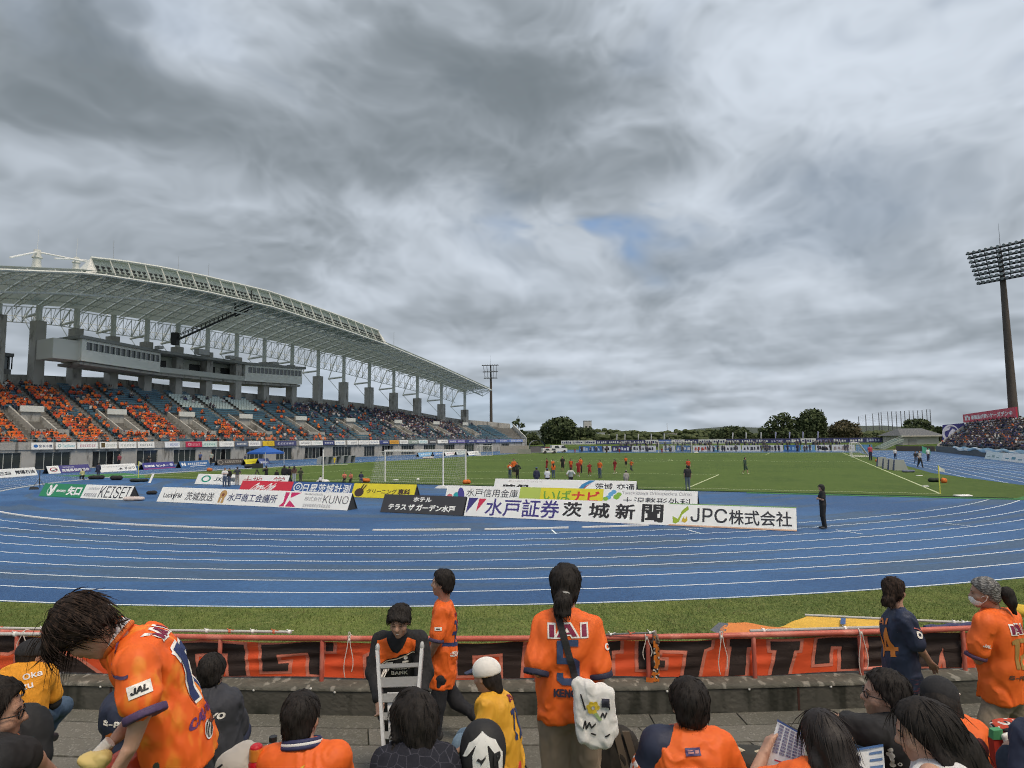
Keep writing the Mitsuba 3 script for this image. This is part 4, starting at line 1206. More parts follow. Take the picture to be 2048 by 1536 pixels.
def folds(amount, scale, seed, stretch=(1,1,0.45)):
 """Cloth folds: ridges of noise along the body."""
 def fn(v, n):
  q = v * np.array(stretch) * scale
  w = meshkit.fbm(q * 0.6 + seed * 3.1,2, seed) * 2.5
  a = meshkit.fbm(q + w[:, None] + seed, 3, seed + 1)
  ridge = 1 - np.abs(2 * a - 1)
  return v + n * ((ridge - 0.75) * amount)[:, None]
 return fn

def unit(v):
 v = np.asarray(v, float)
 return v / np.linalg.norm(v)

def rot_between(fwd, up):
 """Columns right, forward, up of a frame looking along fwd."""
 f = unit(fwd)
 r = unit(np.cross(f, up))
 return np.stack([r, f, np.cross(r, f)],1)

STAND = dict(head=(0,0.03,1.585), neck=(0,-0.005,1.43), chest=(0,0.0,1.26), waist=(0,0.0,1.07), pelvis=(0,0,0.94),
    shl=(-0.175,-0.01,1.385), ell=(-0.225,-0.03,1.11), wrl=(-0.225,0.06,0.87), hdl=(-0.215,0.10,0.78),
    shr=(0.175,-0.01,1.385), elr=(0.225,-0.03,1.11), wrr=(0.225,0.06,0.87), hdr=(0.215,0.10,0.78),
    hpl=(-0.085,0,0.90), knl=(-0.095,0.02,0.49), anl=(-0.10,-0.03,0.085), tol=(-0.12,0.13,0.035),
    hpr=(0.085,0,0.90), knr=(0.095,0.02,0.49), anr=(0.10,-0.03,0.085), tor=(0.12,0.13,0.035), look=(0,1,0))

def pose(**kw):
 return {**STAND, **kw}

WALK = pose(knl=(-0.09,0.16,0.52), anl=(-0.09,0.22,0.10), tol=(-0.10,0.38,0.06), knr=(0.09,0.0,0.48), anr=(0.09,-0.28,0.15), tor=(0.10,-0.15,0.04), ell=(-0.22,-0.14,1.12), wrl=(-0.21,-0.10,0.89), hdl=(-0.20,-0.08,0.80), elr=(0.22,0.06,1.12), wrr=(0.20,0.22,0.95), hdr=(0.19,0.29,0.90))
RUN = pose(knl=(-0.09,0.26,0.60), anl=(-0.09,0.10,0.25), tol=(-0.10,0.22,0.16), knr=(0.09,-0.04,0.48), anr=(0.09,-0.36,0.24), tor=(0.10,-0.30,0.09), ell=(-0.26,-0.2,1.18), wrl=(-0.22,-0.02,1.02), hdl=(-0.2,0.06,1.02), elr=(0.26,0.1,1.14), wrr=(0.18,0.28,1.14), hdr=(0.15,0.34,1.18))
HIPS = pose(ell=(-0.34,-0.05,1.13), wrl=(-0.19,0.04,1.0), hdl=(-0.14,0.07,0.98), elr=(0.34,-0.05,1.13), wrr=(0.19,0.04,1.0), hdr=(0.14,0.07,0.98))
FOLDED = pose(ell=(-0.24,0.06,1.14), wrl=(0.0,0.17,1.17), hdl=(0.08,0.16,1.19), elr=(0.24,0.06,1.14), wrr=(0.0,0.19,1.15), hdr=(-0.08,0.18,1.17))
CAMERA = pose(ell=(-0.26,0.14,1.22), wrl=(-0.10,0.30,1.42), hdl=(-0.04,0.34,1.48), elr=(0.26,0.14,1.22), wrr=(0.10,0.30,1.42), hdr=(0.04,0.34,1.48))
KNEEL = pose(head=(0,0.10,1.12), neck=(0,0.06,0.96), chest=(0,0.03,0.80), waist=(0,0,0.62), pelvis=(0,-0.04,0.50), shl=(-0.17,0.05,0.92), shr=(0.17,0.05,0.92), ell=(-0.22,0.14,0.68), elr=(0.22,0.14,0.68), wrl=(-0.10,0.32,0.66), wrr=(0.10,0.32,0.66), hdl=(-0.05,0.38,0.68), hdr=(0.05,0.38,0.68), hpl=(-0.09,-0.04,0.46), hpr=(0.09,-0.04,0.46), knl=(-0.12,0.30,0.42), anl=(-0.12,0.24,0.08), tol=(-0.13,0.40,0.04), knr=(0.13,0.26,0.08), anr=(0.12,-0.14,0.08), tor=(0.12,-0.26,0.05))
SIT = pose(head=(0,0.02,0.72), neck=(0,-0.03,0.57), chest=(0,-0.04,0.40), waist=(0,-0.05,0.22), pelvis=(0,-0.04,0.10), shl=(-0.17,-0.03,0.52), shr=(0.17,-0.03,0.52), ell=(-0.23,0.06,0.28), elr=(0.23,0.06,0.28), wrl=(-0.14,0.26,0.30), wrr=(0.14,0.26,0.30), hdl=(-0.08,0.32,0.32), hdr=(0.08,0.32,0.32), hpl=(-0.09,0.0,0.10), hpr=(0.09,0.0,0.10), knl=(-0.14,0.38,0.38), knr=(0.14,0.38,0.38), anl=(-0.13,0.50,0.06), anr=(0.13,0.50,0.06), tol=(-0.14,0.66,0.03), tor=(0.14,0.66,0.03))

SKIN = (0.42,0.235,0.155)
_skins = {}

def skin_mat(tone=1.0):
 k = f'skin_{int(tone * 100)}'
 if k not in scene:
  c0, c1 = tuple(0.40 * tone * x for x in (1,0.56,0.385)), tuple(0.47 * tone * x for x in (1,0.62,0.46))
  pmat(k, lambda p, n, uv: mix(c0, c1, fbm(p.x * 40, p.y * 40, p.z * 40,2)),0.5, specular=0.35)
 return k

def place(P, at, heading, scale):
 """Joints from the figure's own frame (x right, y ahead, z up) to the scene; heading in degrees, 0 = facing away from the camera (+y), counter-clockwise."""
 h = math.radians(heading)
 c, s = math.cos(h), math.sin(h)
 M = np.array([[c, -s, 0],[s, c, 0],[0,0,1]])
 out = {k: M @ (np.array(v, float) * scale) + np.asarray(at) for k, v in P.items() if k not in ('look', 'headup')}
 out['look'] = M @ unit(P['look'])
 out['headup'] = M @ unit(P.get('headup', (0,0,1)))
 out['s'] = scale
 out['M'] = M
 return out

def torso_frame(J):
 r = unit(J['shr'] - J['shl'])
 u = unit(J['neck'] - J['pelvis'])
 f = unit(np.cross(u, r))
 return r, f, u

def torso(S, J, grow=0.0, girth=1.0, low=True):
 s = J['s']
 r, f, u = torso_frame(J)
 rp = unit(J['hpr'] - J['hpl'])
 for sg in (-1,1):
  S.chain([J['chest'] + r * sg * 0.062 * s * girth + u * 0.06 * s, J['waist'] + (r + rp) / 2 * sg * 0.046 * s * girth, J['pelvis'] + rp * sg * 0.062 * s * girth],[(0.092 * girth) * s + grow, (0.085 * girth) * s + grow, (0.096 * girth) * s + grow], k=0.05 * s)
 S.cone(J['shl'] + r * 0.035 * s, J['shr'] - r * 0.035 * s, 0.052 * s + grow, k=0.05 * s)
 S.cone(J['neck'] - u * 0.03 * s, J['chest'],0.062 * s + grow, 0.088 * s * girth + grow, k=0.06 * s)
 return S

def hand(S, J, side, fingers=True, curl=0.5, spread=1.0, palm_n=None):
 """Palm, five fingers bent at the knuckles and a thumb from the side of the palm."""
 s = J['s']
 wr, hd = J['wr' + side], J['hd' + side]
 d = unit(hd - wr)
 pn = palm_n if palm_n is not None else unit(np.cross(d, np.cross([0,0,1.0], d)) + np.array([0.01,0,0])) * -1
 pn = unit(pn - d * (pn @ d))
 x = np.cross(d, pn)
 if (side == 'l'):
  x = -x
 k = 0.010 * s
 base = wr + d * 0.02 * s
 for i in range(4):
  S.cone(base + x * (i - 1.5) * 0.013 * s, base + d * 0.075 * s + x * (i - 1.5) * 0.0205 * s, 0.015 * s, 0.0125 * s, k=0.018 * s)
 if not fingers:
  S.cone(base + d * 0.07 * s, base + d * 0.15 * s + pn * 0.04 * s, 0.028 * s, 0.018 * s, k=0.02 * s)
  return S
 for i, L in enumerate((0.066,0.076,0.071,0.054)):
  a = base + d * 0.078 * s + x * (i - 1.5) * 0.0205 * s * spread
  c1, c2, c3 = curl * 0.55, curl * 1.35, curl * 1.9
  dirs = [d * math.cos(c) + pn * math.sin(c) for c in (c1, c2, c3)]
  p = [a]
  for q, fr_ in zip(dirs, (0.46,0.31,0.23)):
   p.append(p[-1] + q * L * fr_ * 1.25 * s)
  S.chain(p, [0.0092 * s, 0.0086 * s, 0.0078 * s, 0.0066 * s], k=0.006 * s)
 a = base + d * 0.012 * s - x * 0.026 * s
 b = a + (d * 0.75 - x * 0.65 + pn * 0.45 * curl) * 0.040 * s
 c = b + (d * 0.95 - x * 0.15 + pn * 0.55 * curl) * 0.032 * s
 S.chain([a, b, c],[0.0135 * s, 0.0105 * s, 0.0082 * s], k=0.008 * s)
 return S

def head_parts(S, J, face=True, jaw=1.0):
 s = J['s']
 R = rot_between(J['look'], J['headup'])
 H = lambda x, y, z: J['head'] + R @ (np.array([x, y, z]) * s)
 S.ell(H(0,-0.012,0.030), np.array([0.073,0.093,0.086]) * s, R, k=0.03 * s)
 S.ell(H(0,0.028,-0.045), np.array([0.056 * jaw, 0.062,0.074]) * s, R, k=0.03 * s)
 S.cone(J['neck'] - unit(J['neck'] - J['chest']) * 0.0 + (J['head'] - J['neck']) * 0.05, H(0,-0.028,-0.05),0.058 * s * jaw, 0.052 * s * jaw, k=0.03 * s)
 if face:
  S.cone(H(0,0.082,0.012), H(0,0.104,-0.024),0.009 * s, 0.013 * s, k=0.014 * s)
  S.cone(H(-0.013,0.090,-0.030), H(0.013,0.090,-0.030),0.010 * s, k=0.010 * s)
  S.cone(H(-0.036,0.072,0.024), H(0.036,0.072,0.024),0.013 * s, k=0.02 * s)
  S.cone(H(-0.016,0.083,-0.062), H(0.016,0.083,-0.062),0.0085 * s, k=0.012 * s)
  S.cone(H(-0.013,0.081,-0.074), H(0.013,0.081,-0.074),0.0085 * s, k=0.010 * s)
  S.ell(H(0,0.064,-0.101), np.array([0.022,0.020,0.018]) * s, R, k=0.02 * s)
  for sg in (-1,1):
   S.ell(H(sg * 0.042,0.052,-0.028), np.array([0.026,0.028,0.026]) * s, R, k=0.02 * s)
   S.ell(H(sg * 0.031,0.092,0.004), np.array([0.014,0.012,0.009]) * s, R, k=0.012 * s, sub=True)
 for sg in (-1,1):
  S.ell(H(sg * 0.076,-0.006,-0.008), np.array([0.011,0.019,0.031]) * s, R, k=0.008 * s)
 return H, R

def hair_solid(J, style, thick=0.016):
 s = J['s']
 R = rot_between(J['look'], J['headup'])
 H = lambda x, y, z: J['head'] + R @ (np.array([x, y, z]) * s)
 D = lambda x, y, z: R @ np.array([x, y, z], float)
 S = Solid(0.02 * s)
 t = thick
 S.ell(H(0,-0.016,0.034), np.array([0.073 + t, 0.093 + t, 0.086 + t]) * s, R)
 S.ell(H(0,-0.05,-0.03), np.array([0.066 + t * .7,0.050 + t * .7,0.065]) * s, R)
 if style in ('short', 'bun', 'pony'):
  S.cut(H(0,0.048,0.048), D(0,0.80,-0.60)).cut(H(0,-0.06,-0.088), D(0,0.35,-0.94))
 elif style == 'fringe':
  S.cone(H(-0.045,0.075,0.062), H(0.045,0.075,0.062),0.026 * s, k=0.02 * s)
  S.cone(H(-0.062,0.045,0.03), H(-0.062,0.03,-0.02),0.026 * s, 0.018 * s).cone(H(0.062,0.045,0.03), H(0.062,0.03,-0.02),0.026 * s, 0.018 * s)
  S.cut(H(0,0.062,0.030), D(0,0.62,-0.78)).cut(H(0,-0.06,-0.098), D(0,0.25,-0.97))
 elif style == 'long':
  for sg in (-1,1):
   S.chain([H(sg * 0.066,-0.012,0.03), H(sg * 0.080,-0.035,-0.08), H(sg * 0.085,-0.04,-0.20), H(sg * 0.075,-0.04,-0.30)],[0.028 * s, 0.032 * s, 0.040 * s, 0.024 * s])
  S.chain([H(0,-0.07,0.0), H(0,-0.085,-0.12), H(0,-0.085,-0.26), H(0,-0.08,-0.34)],[0.085 * s, 0.078 * s, 0.075 * s, 0.045 * s])
  S.cut(H(0,0.058,0.045), D(0,0.88,-0.47))
 elif style == 'bob':
  for sg in (-1,1):
   S.chain([H(sg * 0.064,0.02,0.03), H(sg * 0.076,0.01,-0.07), H(sg * 0.066,0.0,-0.12)],[0.030 * s, 0.032 * s, 0.02 * s])
  S.chain([H(0,-0.06,0.0), H(0,-0.06,-0.11)],[0.085 * s, 0.07 * s])
  S.cut(H(0,0.055,0.04), D(0,0.88,-0.47))
 return S, H, R

def strands(v, n, R, amt, seed):
 """Hair relief: fine ridges running down the head."""
 q = (v @ R) * np.array([70,70,14.0])
 a = meshkit.fbm(q + seed, 3, seed)
 b = meshkit.fbm((v @ R) * np.array([26,26,9.0]) + seed, 2, seed + 3)
 return v + n * ((a - 0.5) * amt + (b - 0.5) * amt * 1.4)[:, None]

def shoe(J, side, grow=0.0):
 s = J['s']
 a, t = J['an' + side], J['to' + side]
 d = unit(t - a)
 S = Solid(0.02 * s)
 S.cone(a - d * 0.03 * s - [0,0,0.03 * s], t, 0.042 * s + grow, 0.036 * s + grow)
 S.cone(a + [0,0,0.01 * s], a - [0,0,0.03 * s],0.046 * s, 0.05 * s)
 return S

def figure(label, at, heading, P, shirt, trousers, hair, h=0.028, scale=1.0, shoes=(0.05,0.05,0.055), group=None, skin=1.0, sleeve=0.55, short=False, girth=1.0, style='short', hem=0.06, hat=None, base='person', vest=None):
 """A person in the middle distance: skin, shirt, trousers, hair, shoes."""
 J = place(P, at, heading, scale)
 s = scale
 k = thing(base, label, 'person', group)
 S = Solid(0.03 * s)
 torso(S, J, -0.012, girth)
 head_parts(S, J, face=h < 0.022)
 for sd in 'lr':
  S.chain([J['sh' + sd], J['el' + sd], J['wr' + sd]],[0.047 * s, 0.040 * s, 0.029 * s])
  S.cone(J['wr' + sd], J['hd' + sd],0.030 * s, 0.028 * s)
  S.chain([J['hp' + sd], J['kn' + sd], J['an' + sd]],[0.078 * s, 0.052 * s, 0.038 * s])
 part(k, 'body', S.mesh(h), skin_mat(skin), smooth=True)
 T_ = Solid(0.035 * s)
 torso(T_, J, 0.014 * s, girth)
 r, f, u = torso_frame(J)
 for sd in 'lr':
  e = J['sh' + sd] + (J['el' + sd] - J['sh' + sd]) * min(sleeve / 0.55 * 0.72,1.0)
  T_.cone(J['sh' + sd], e, 0.066 * s, 0.070 * s)
  if sleeve > 0.8:
   T_.cone(J['el' + sd], J['wr' + sd],0.056 * s, 0.044 * s)
 T_.cut(J['pelvis'] - u * hem * s, -u)
 part(k, 'shirt', T_.mesh(h), mat(shirt, 0.85), smooth=True)
 if vest:
  V_ = Solid(0.035 * s)
  torso(V_, J, 0.026 * s, girth)
  V_.cut(J['pelvis'] + u * 0.02 * s, -u).cut(J['neck'] - u * 0.03 * s, u)
  part(k, 'vest', V_.mesh(h), mat(vest, 0.85), smooth=True)
 L = Solid(0.03 * s)
 rp = unit(J['hpr'] - J['hpl'])
 L.cone(J['pelvis'] - rp * 0.055 * s, J['pelvis'] + rp * 0.055 * s, 0.112 * s)
 for sd in 'lr':
  e = J['kn' + sd] if short else J['an' + sd]
  L.cone(J['hp' + sd], J['kn' + sd],0.098 * s, 0.074 * s if not short else 0.085 * s)
  if not short:
   L.cone(J['kn' + sd], J['an' + sd],0.072 * s, 0.058 * s)
 part(k, 'shorts' if short else 'trousers', L.mesh(h), mat(trousers, 0.85), smooth=True)
 HS, H, R = hair_solid(J, style)
 part(k, 'hair', HS.mesh(min(h, 0.022)), mat(hair, 0.6), smooth=True)
 if hat:
  C = Solid(0.015 * s)
  C.ell(H(0,-0.01,0.05), np.array([0.098,0.118,0.088]) * s, R).cone(H(-0.04,0.12,0.055), H(0.04,0.12,0.055),0.022 * s, flat=(R[:, 2],0.5))
  C.cut(H(0,0,0.035),-R[:, 2])
  part(k, 'hat', C.mesh(min(h, 0.02)), mat(hat, 0.8), smooth=True)
 for sd in 'lr':
  part(k, 'shoe', shoe(J, sd).mesh(h), mat(shoes, 0.7), smooth=True)
 return k, J
# == BOARDS
from shapely import affinity

def tx(text, x0, y0, x1, y1, color=BLACK, bold=1, kind='cjk', slant=0.0):
 return (fit_shape(text_shape(text, kind, bold), x0, y0, x1, y1, slant), color)

def bars(x0, y0, x1, y1, n, color, seed=0):
 """Small print too fine to read from here: a row of glyph sized blocks."""
 r_ = np.random.default_rng(seed)
 w = (x1 - x0) / n
 g_ = []
 for i in range(n):
  a = x0 + i * w
  g_.append(sbox(a + 0.06 * w, y0, a + w * 0.80, y0 + (y1 - y0) * 0.22))
  g_.append(sbox(a + 0.06 * w, y0 + (y1 - y0) * 0.42, a + w * (0.5 + 0.4 * r_.random()), y0 + (y1 - y0) * 0.60))
  g_.append(sbox(a + w * (0.3 * r_.random()), y0 + (y1 - y0) * 0.8, a + w * 0.86, y1))
  g_.append(sbox(a + 0.3 * w, y0 + 0.1 * (y1 - y0), a + 0.42 * w, y1))
 return (unary_union(g_), color)

def a_board(label, b0, b1, back, height, color, prints, edge=None, ends=True, cat='advertising board', group=None):
 """Two leaning panels; b0, b1: front foot, left and right as read; back: plan direction the face leans to. Print is laid out in metres on the face."""
 b0, b1 = np.array([*b0[:2],0.015]), np.array([*b1[:2],0.015])
 bk = np.array([*unit(back),0])
 lean = 0.46 * height
 L = float(np.linalg.norm(b1 - b0))
 rgt, up = (b1 - b0) / L, unit(bk * lean + [0,0, height])
 n = unit(np.cross(rgt, up))
 slope = math.hypot(lean, height)
 k = thing('sponsor_board', label, cat, group)
 t0, t1 = b0 + up * slope, b1 + up * slope
 th = -n * 0.03
 part(k, 'panel', MB().hexa([b0, b1, b1 + th, b0 + th, t0, t1, t1 + th, t0 + th]), mat(color, 0.45), label=None)
 bb0, bb1 = b0 + bk * lean * 2.1, b1 + bk * lean * 2.1
 part(k, 'rear_panel', MB().hexa([t0 + th * 1.3, t1 + th * 1.3, t1 + th * 2.2, t0 + th * 2.2, bb0, bb1, bb1 + bk * 0.03, bb0 + bk * 0.03]), mat((0.05,0.055,0.06),0.7))
 if ends:
  part(k, 'end_gusset', MB().add([b1 + th * 2 - rgt * 0.04, bb1 - bk * 0.04 - rgt * 0.04, t1 + th * 2 - rgt * 0.04],[[0,1,2],[0,2,1]]), mat((0.035,0.038,0.042),0.7))
 groups = {}
 for shp, c in prints:
  groups.setdefault(c, []).append(shp)
 for j, (c, shps) in enumerate(groups.items()):
  v, f = flat(unary_union(shps) if len(shps) > 1 else shps[0])
  v = v * [L, slope]
  part(k, 'lettering', (on_plane(v, b0, rgt, up, n, 0.004 + 0.0015 * j), f), mat(c, 0.5))
 if edge:
  part(k, 'edge_strip', MB().hexa([b0 + n * .004, b1 + n * .004, b1 + n * .002, b0 + n * .002, b0 + n * .004 + up * 0.05, b1 + n * .004 + up * .05, b1 + n * .002 + up * .05, b0 + n * .002 + up * .05]), mat(edge, 0.5))
 return k

def fua(px, A, py=1000):
 d = ray(px, py)
 return float((((A + GP @ PA) / (d[:2] @ PA)) * d[:2] - GP) @ PU)

def row_board(px0, py0, px1, py1, A, *a, **k):
 return a_board(a[0], W(fua(px0, A, py0), A), W(fua(px1, A, py1), A), PA, 0.78, *a[1:], **k)

NAVY, INK, RED, GREY = (0.045,0.035,0.19),(0.025,0.027,0.035),(0.60,0.035,0.08),(0.36,0.37,0.38)
PAPER = (0.80,0.81,0.79)
circ = lambda x, y, rx, ry: affinity.scale(Point(0,0).buffer(1.0,12), rx, ry, origin=(0,0)).buffer(0) if False else affinity.translate(affinity.scale(Point(0,0).buffer(1.0,12), rx, ry), x, y)
ringo = lambda x, y, rx, ry, t: circ(x, y, rx, ry).difference(circ(x, y, rx * (1 - t), ry * (1 - t)))
A1 = -18.4
row_board(77,992,160,996.5, A1, 'green board reading 矢口 in white at the left end of the front row', (0.012,0.22,0.095),
    [(ringo(0.235,0.5,0.085,0.44,0.16).difference(sbox(0.2,0.7,0.27,1)), PAPER),(Polygon([(0.15,0.85),(0.20,0.9),(0.245,0.55),(0.29,0.95),(0.34,0.88),(0.28,0.35),(0.27,0.08),(0.21,0.06),(0.22,0.40)]), PAPER), tx('株式会社', 0.37,0.36,0.60,0.56, PAPER, 3), tx('矢口', 0.63,0.16,0.95,0.84, PAPER, 4)], ends=False)
row_board(160,996.5,255,1000.8, A1, 'white board reading KEISEI in thin slanted capitals beside the green board', PAPER,
    [tx('KEISEI', 0.36,0.08,0.97,0.92, INK, 0, 'sans'), bars(0.08,0.62,0.33,0.78,7, GREY, 1), bars(0.05,0.14,0.33,0.36,6,(0.16,0.17,0.20),2)])
row_board(313,1003.5,427,1008, A1, 'white board reading LuckyFM 茨城放送 in grey letters', PAPER,
    [tx('LuckyFM', 0.08,0.22,0.40,0.60, INK, 2, 'sans'),(Polygon([(0.262,0.05),(0.272,0.9),(0.282,0.45),(0.30,0.10),(0.274,0.30)]), INK), tx('茨城放送', 0.48,0.16,0.96,0.72,(0.10,0.10,0.11),1)], ends=False)
row_board(427,1008,555,1013.5, A1, 'white board reading 水戸商工会議所 with an orange brown emblem', PAPER,
    [(unary_union([circ(0.10,0.66,0.055,0.26), sbox(0.05,0.1,0.085,0.5), sbox(0.10,0.08,0.14,0.5)]),(0.46,0.28,0.10)),(circ(0.10,0.62,0.022,0.10),(0.20,0.06,0.03)), tx('水戸商工会議所', 0.19,0.22,0.95,0.74,(0.03,0.04,0.12),1)], ends=False)
row_board(555,1013.5,694,1020, A1, 'white board reading 株式会社 KUNO with a crimson letter K emblem', PAPER,
    [(unary_union([Polygon([(0.05,0.92),(0.115,0.92),(0.085,0.05),(0.01,0.05),(0.06,0.3)]), Polygon([(0.135,0.92),(0.29,0.92),(0.15,0.58)]), Polygon([(0.105,0.05),(0.26,0.05),(0.15,0.45)])]),(0.55,0.02,0.12)), tx('株式会社', 0.36,0.44,0.61,0.70,(0.30,0.30,0.31),0), tx('KUNO', 0.63,0.34,0.98,0.80,(0.13,0.13,0.14),0, 'sans'), bars(0.34,0.80,0.61,0.90,14, GREY, 3), bars(0.36,0.10,0.76,0.26,12,(0.40,0.40,0.41),4)])
row_board(760,1024,925,1031.5, A1, 'charcoal board with two lines of white katakana reading ホテル テラス ザ ガーデン水戸', (0.040,0.040,0.046),
    [tx('ホテル', 0.38,0.62,0.60,0.90, PAPER, 3), tx('テラス ザ ガーデン水戸', 0.09,0.14,0.90,0.50, PAPER, 3)], ends=False)
row_board(927.5,1031.6,1119,1039, A1, 'white board reading 水戸証券 in dark blue with a blue and red emblem', PAPER,
    [(Polygon([(0.02,0.95),(0.125,0.95),(0.015,0.14)]), NAVY),(Polygon([(0.135,0.92),(0.215,0.92),(0.125,0.24)]),(0.55,0.03,0.08)), tx('水戸証券', 0.22,0.06,0.985,0.96, NAVY, 1)], ends=False)
row_board(1119,1039,1337,1048.5, A1, 'white board reading 茨城新聞 in heavy black brush letters', PAPER,
    [tx('茨', 0.02,0.20,0.205,0.90, BLACK, 2), tx('城', 0.27,0.18,0.47,0.90, BLACK, 2), tx('新', 0.52,0.18,0.70,0.90, BLACK, 2), tx('聞', 0.76,0.10,0.95,0.92, BLACK, 2)], ends=False)
row_board(1337,1048.5,1594,1059, A1, 'white board reading JPC株式会社 with a green and gold emblem, right end of the front row', PAPER,
    [(Polygon([(0.035,0.12),(0.03,0.42),(0.075,0.30),(0.11,0.70),(0.155,0.90),(0.165,0.75),(0.11,0.50),(0.085,0.18),(0.06,0.10)]),(0.30,0.42,0.03)),(Polygon([(0.105,0.20),(0.12,0.40),(0.135,0.30),(0.15,0.45),(0.155,0.25),(0.135,0.14)]),(0.55,0.40,0.03)), tx('JPC', 0.18,0.20,0.475,0.82, INK, 1, 'sans'), tx('株式会社', 0.49,0.16,0.965,0.80, INK, 1),(sbox(0.0,0.965,1.0,1.0),(0.20,0.38,0.12))], edge=(0.66,0.42,0.28))
A2 = -12.5
row_board(476,984,579,989, A2, 'red board with white flowing script reading Coca-Cola behind the chamber of commerce board', (0.58,0.022,0.045),
    [(affinity.skew(fit_shape(text_shape('Coca-Cola', 'sans', 4),0.24,0.08,0.66,0.85), xs=12), PAPER),(Polygon([(0.22,0.10),(0.40,0.16),(0.74,0.06),(0.74,0.10),(0.40,0.22),(0.22,0.14)]), PAPER)], ends=False)
row_board(579,989,701,994.5, A2, 'blue board with white letters reading 日昇茨城計測 beside a round emblem', (0.035,0.095,0.28),
    [(ringo(0.10,0.60,0.075,0.34,0.22), PAPER),(ringo(0.10,0.60,0.03,0.14,0.4), PAPER), tx('日昇茨城計測', 0.19,0.16,0.96,0.88, PAPER, 1)], ends=False)
row_board(701,994.5,826,1000, A2, 'yellow board reading クリーニング専科 with a round brown rabbit eared mark', (0.72,0.62,0.03),
    [(unary_union([circ(0.12,0.34,0.075,0.30), Polygon([(0.12,0.55),(0.155,0.95),(0.175,0.93),(0.145,0.5)]), Polygon([(0.15,0.5),(0.20,0.92),(0.22,0.88),(0.165,0.45)])]),(0.055,0.03,0.02)), tx('クリーニング', 0.24,0.28,0.72,0.62,(0.055,0.03,0.02),2), tx('専科', 0.74,0.24,0.93,0.66,(0.055,0.03,0.02),3)])
row_board(889,1003,1036,1004, A2, 'white board reading 水戸信用金庫 with pink, teal and violet ovals', PAPER,
    [(circ(0.06,0.24,0.04,0.20),(0.55,0.14,0.16)),(circ(0.145,0.32,0.035,0.24),(0.02,0.33,0.36)),(affinity.rotate(circ(0.215,0.45,0.045,0.42),3),(0.06,0.05,0.25)), tx('水戸信用金庫', 0.29,0.30,0.98,0.82, INK, 0)], ends=False)
row_board(1036,1004,1204,1006, A2, 'yellow board reading いばナビ in green and red', (0.66,0.60,0.03),
    [tx('いば', 0.30,0.22,0.63,0.86,(0.14,0.33,0.04),1), tx('ナビ', 0.64,0.20,0.96,0.84,(0.60,0.03,0.03),2),(sbox(0.0,0.0,0.26,1.0),(0.42,0.52,0.10))], ends=False)
row_board(1204,1006,1394,1009, A2, 'white board reading Tsuchizawa Orthopedics Clinic 土沢整形外科 with a blue and green clover', PAPER,
    [(unary_union([circ(0.085,0.70,0.03,0.13), circ(0.06,0.50,0.03,0.12), circ(0.115,0.84,0.03,0.12)]),(0.12,0.36,0.62)),(unary_union([circ(0.15,0.55,0.035,0.15), circ(0.175,0.70,0.03,0.12), circ(0.03,0.42,0.03,0.12)]),(0.22,0.44,0.05)), tx('Tsuchizawa Orthopedics Clinic', 0.21,0.68,0.94,0.90,(0.20,0.20,0.22),0, 'sans'), tx('土沢整形外科', 0.22,0.10,0.94,0.56, INK, 0)])
A3 = -6.9
row_board(389,968,470,970, A3, 'white board reading JX金属 with a green ring at the left of the back row', PAPER,
    [(ringo(0.24,0.52,0.12,0.34,0.36),(0.03,0.28,0.20)), tx('JX金属', 0.44,0.28,0.96,0.72,(0.06,0.08,0.10),2, 'cjk')], ends=False)
row_board(470,970,572,973, A3, 'white board with dark red letters half hidden by the camera crew', PAPER,
    [tx('土地', 0.12,0.12,0.50,0.86,(0.30,0.03,0.04),0), tx('学', 0.72,0.12,0.94,0.86,(0.30,0.03,0.04),0)])
A3 = -6.2
row_board(986,985,1144,988, A3, 'white board with small grey letters above cropped black letters, back row right', PAPER,
    [tx('あいおいニッセイ', 0.18,0.74,0.62,0.90,(0.45,0.42,0.40),0), tx('時保', 0.12,0.05,0.46,0.58, BLACK, 3)], ends=False)
row_board(1144,988,1271,990, A3, 'white board reading 茨城交通 with a curved blue stripe, right end of the back row', PAPER,
    [(Polygon([(0.10,0.0),(0.22,0.62),(0.36,0.98),(0.26,0.98),(0.14,0.66),(0.04,0.0)]),(0.04,0.22,0.46)),(Polygon([(0.12,0.0),(0.23,0.55),(0.30,0.8),(0.22,0.60),(0.10,0.05)]),(0.40,0.05,0.06)), tx('茨城', 0.36,0.20,0.64,0.80, INK, 1), tx('交通', 0.70,0.20,0.98,0.80, INK, 1)])
# boards by the side of the main stand: they lean back towards it
SB = -PU
def side_board(label, x0, y0, x1, y1, color, prints, h=0.85, cat='advertising board'):
 p, q = ground(x0, y0), ground(x1, y1)
 d = unit((q - p)[:2])
 nrm = np.array([-d[1], d[0]])
 if nrm @ E2 < 0:
  nrm = -nrm
 return a_board(label, p, q, nrm, h, color, prints, cat=cat)
side_board('white board reading ES 常陽石油 cut by the left edge of the frame', -70,962,76,950.5, PAPER, [tx('ES', 0.44,0.28,0.62,0.66, INK, 3, 'sans'), tx('常陽石油', 0.68,0.28,0.97,0.74, INK, 3)])
side_board('small white board with red and black swoosh emblem below the main stand', 98,948,122,946.5, PAPER, [(ringo(0.5,0.5,0.32,0.28,0.3),(0.35,0.02,0.05)),(Polygon([(0.2,0.35),(0.8,0.6),(0.85,0.52),(0.3,0.28)]), INK)])
side_board('dark blue board with white print reading 茨城県信用組合', 122.5,946.5,182,942.5,(0.07,0.06,0.22),[tx('茨城県信用組合', 0.05,0.14,0.97,0.52, PAPER, 2), bars(0.1,0.66,0.5,0.84,9,(0.5,0.5,0.6),5)])
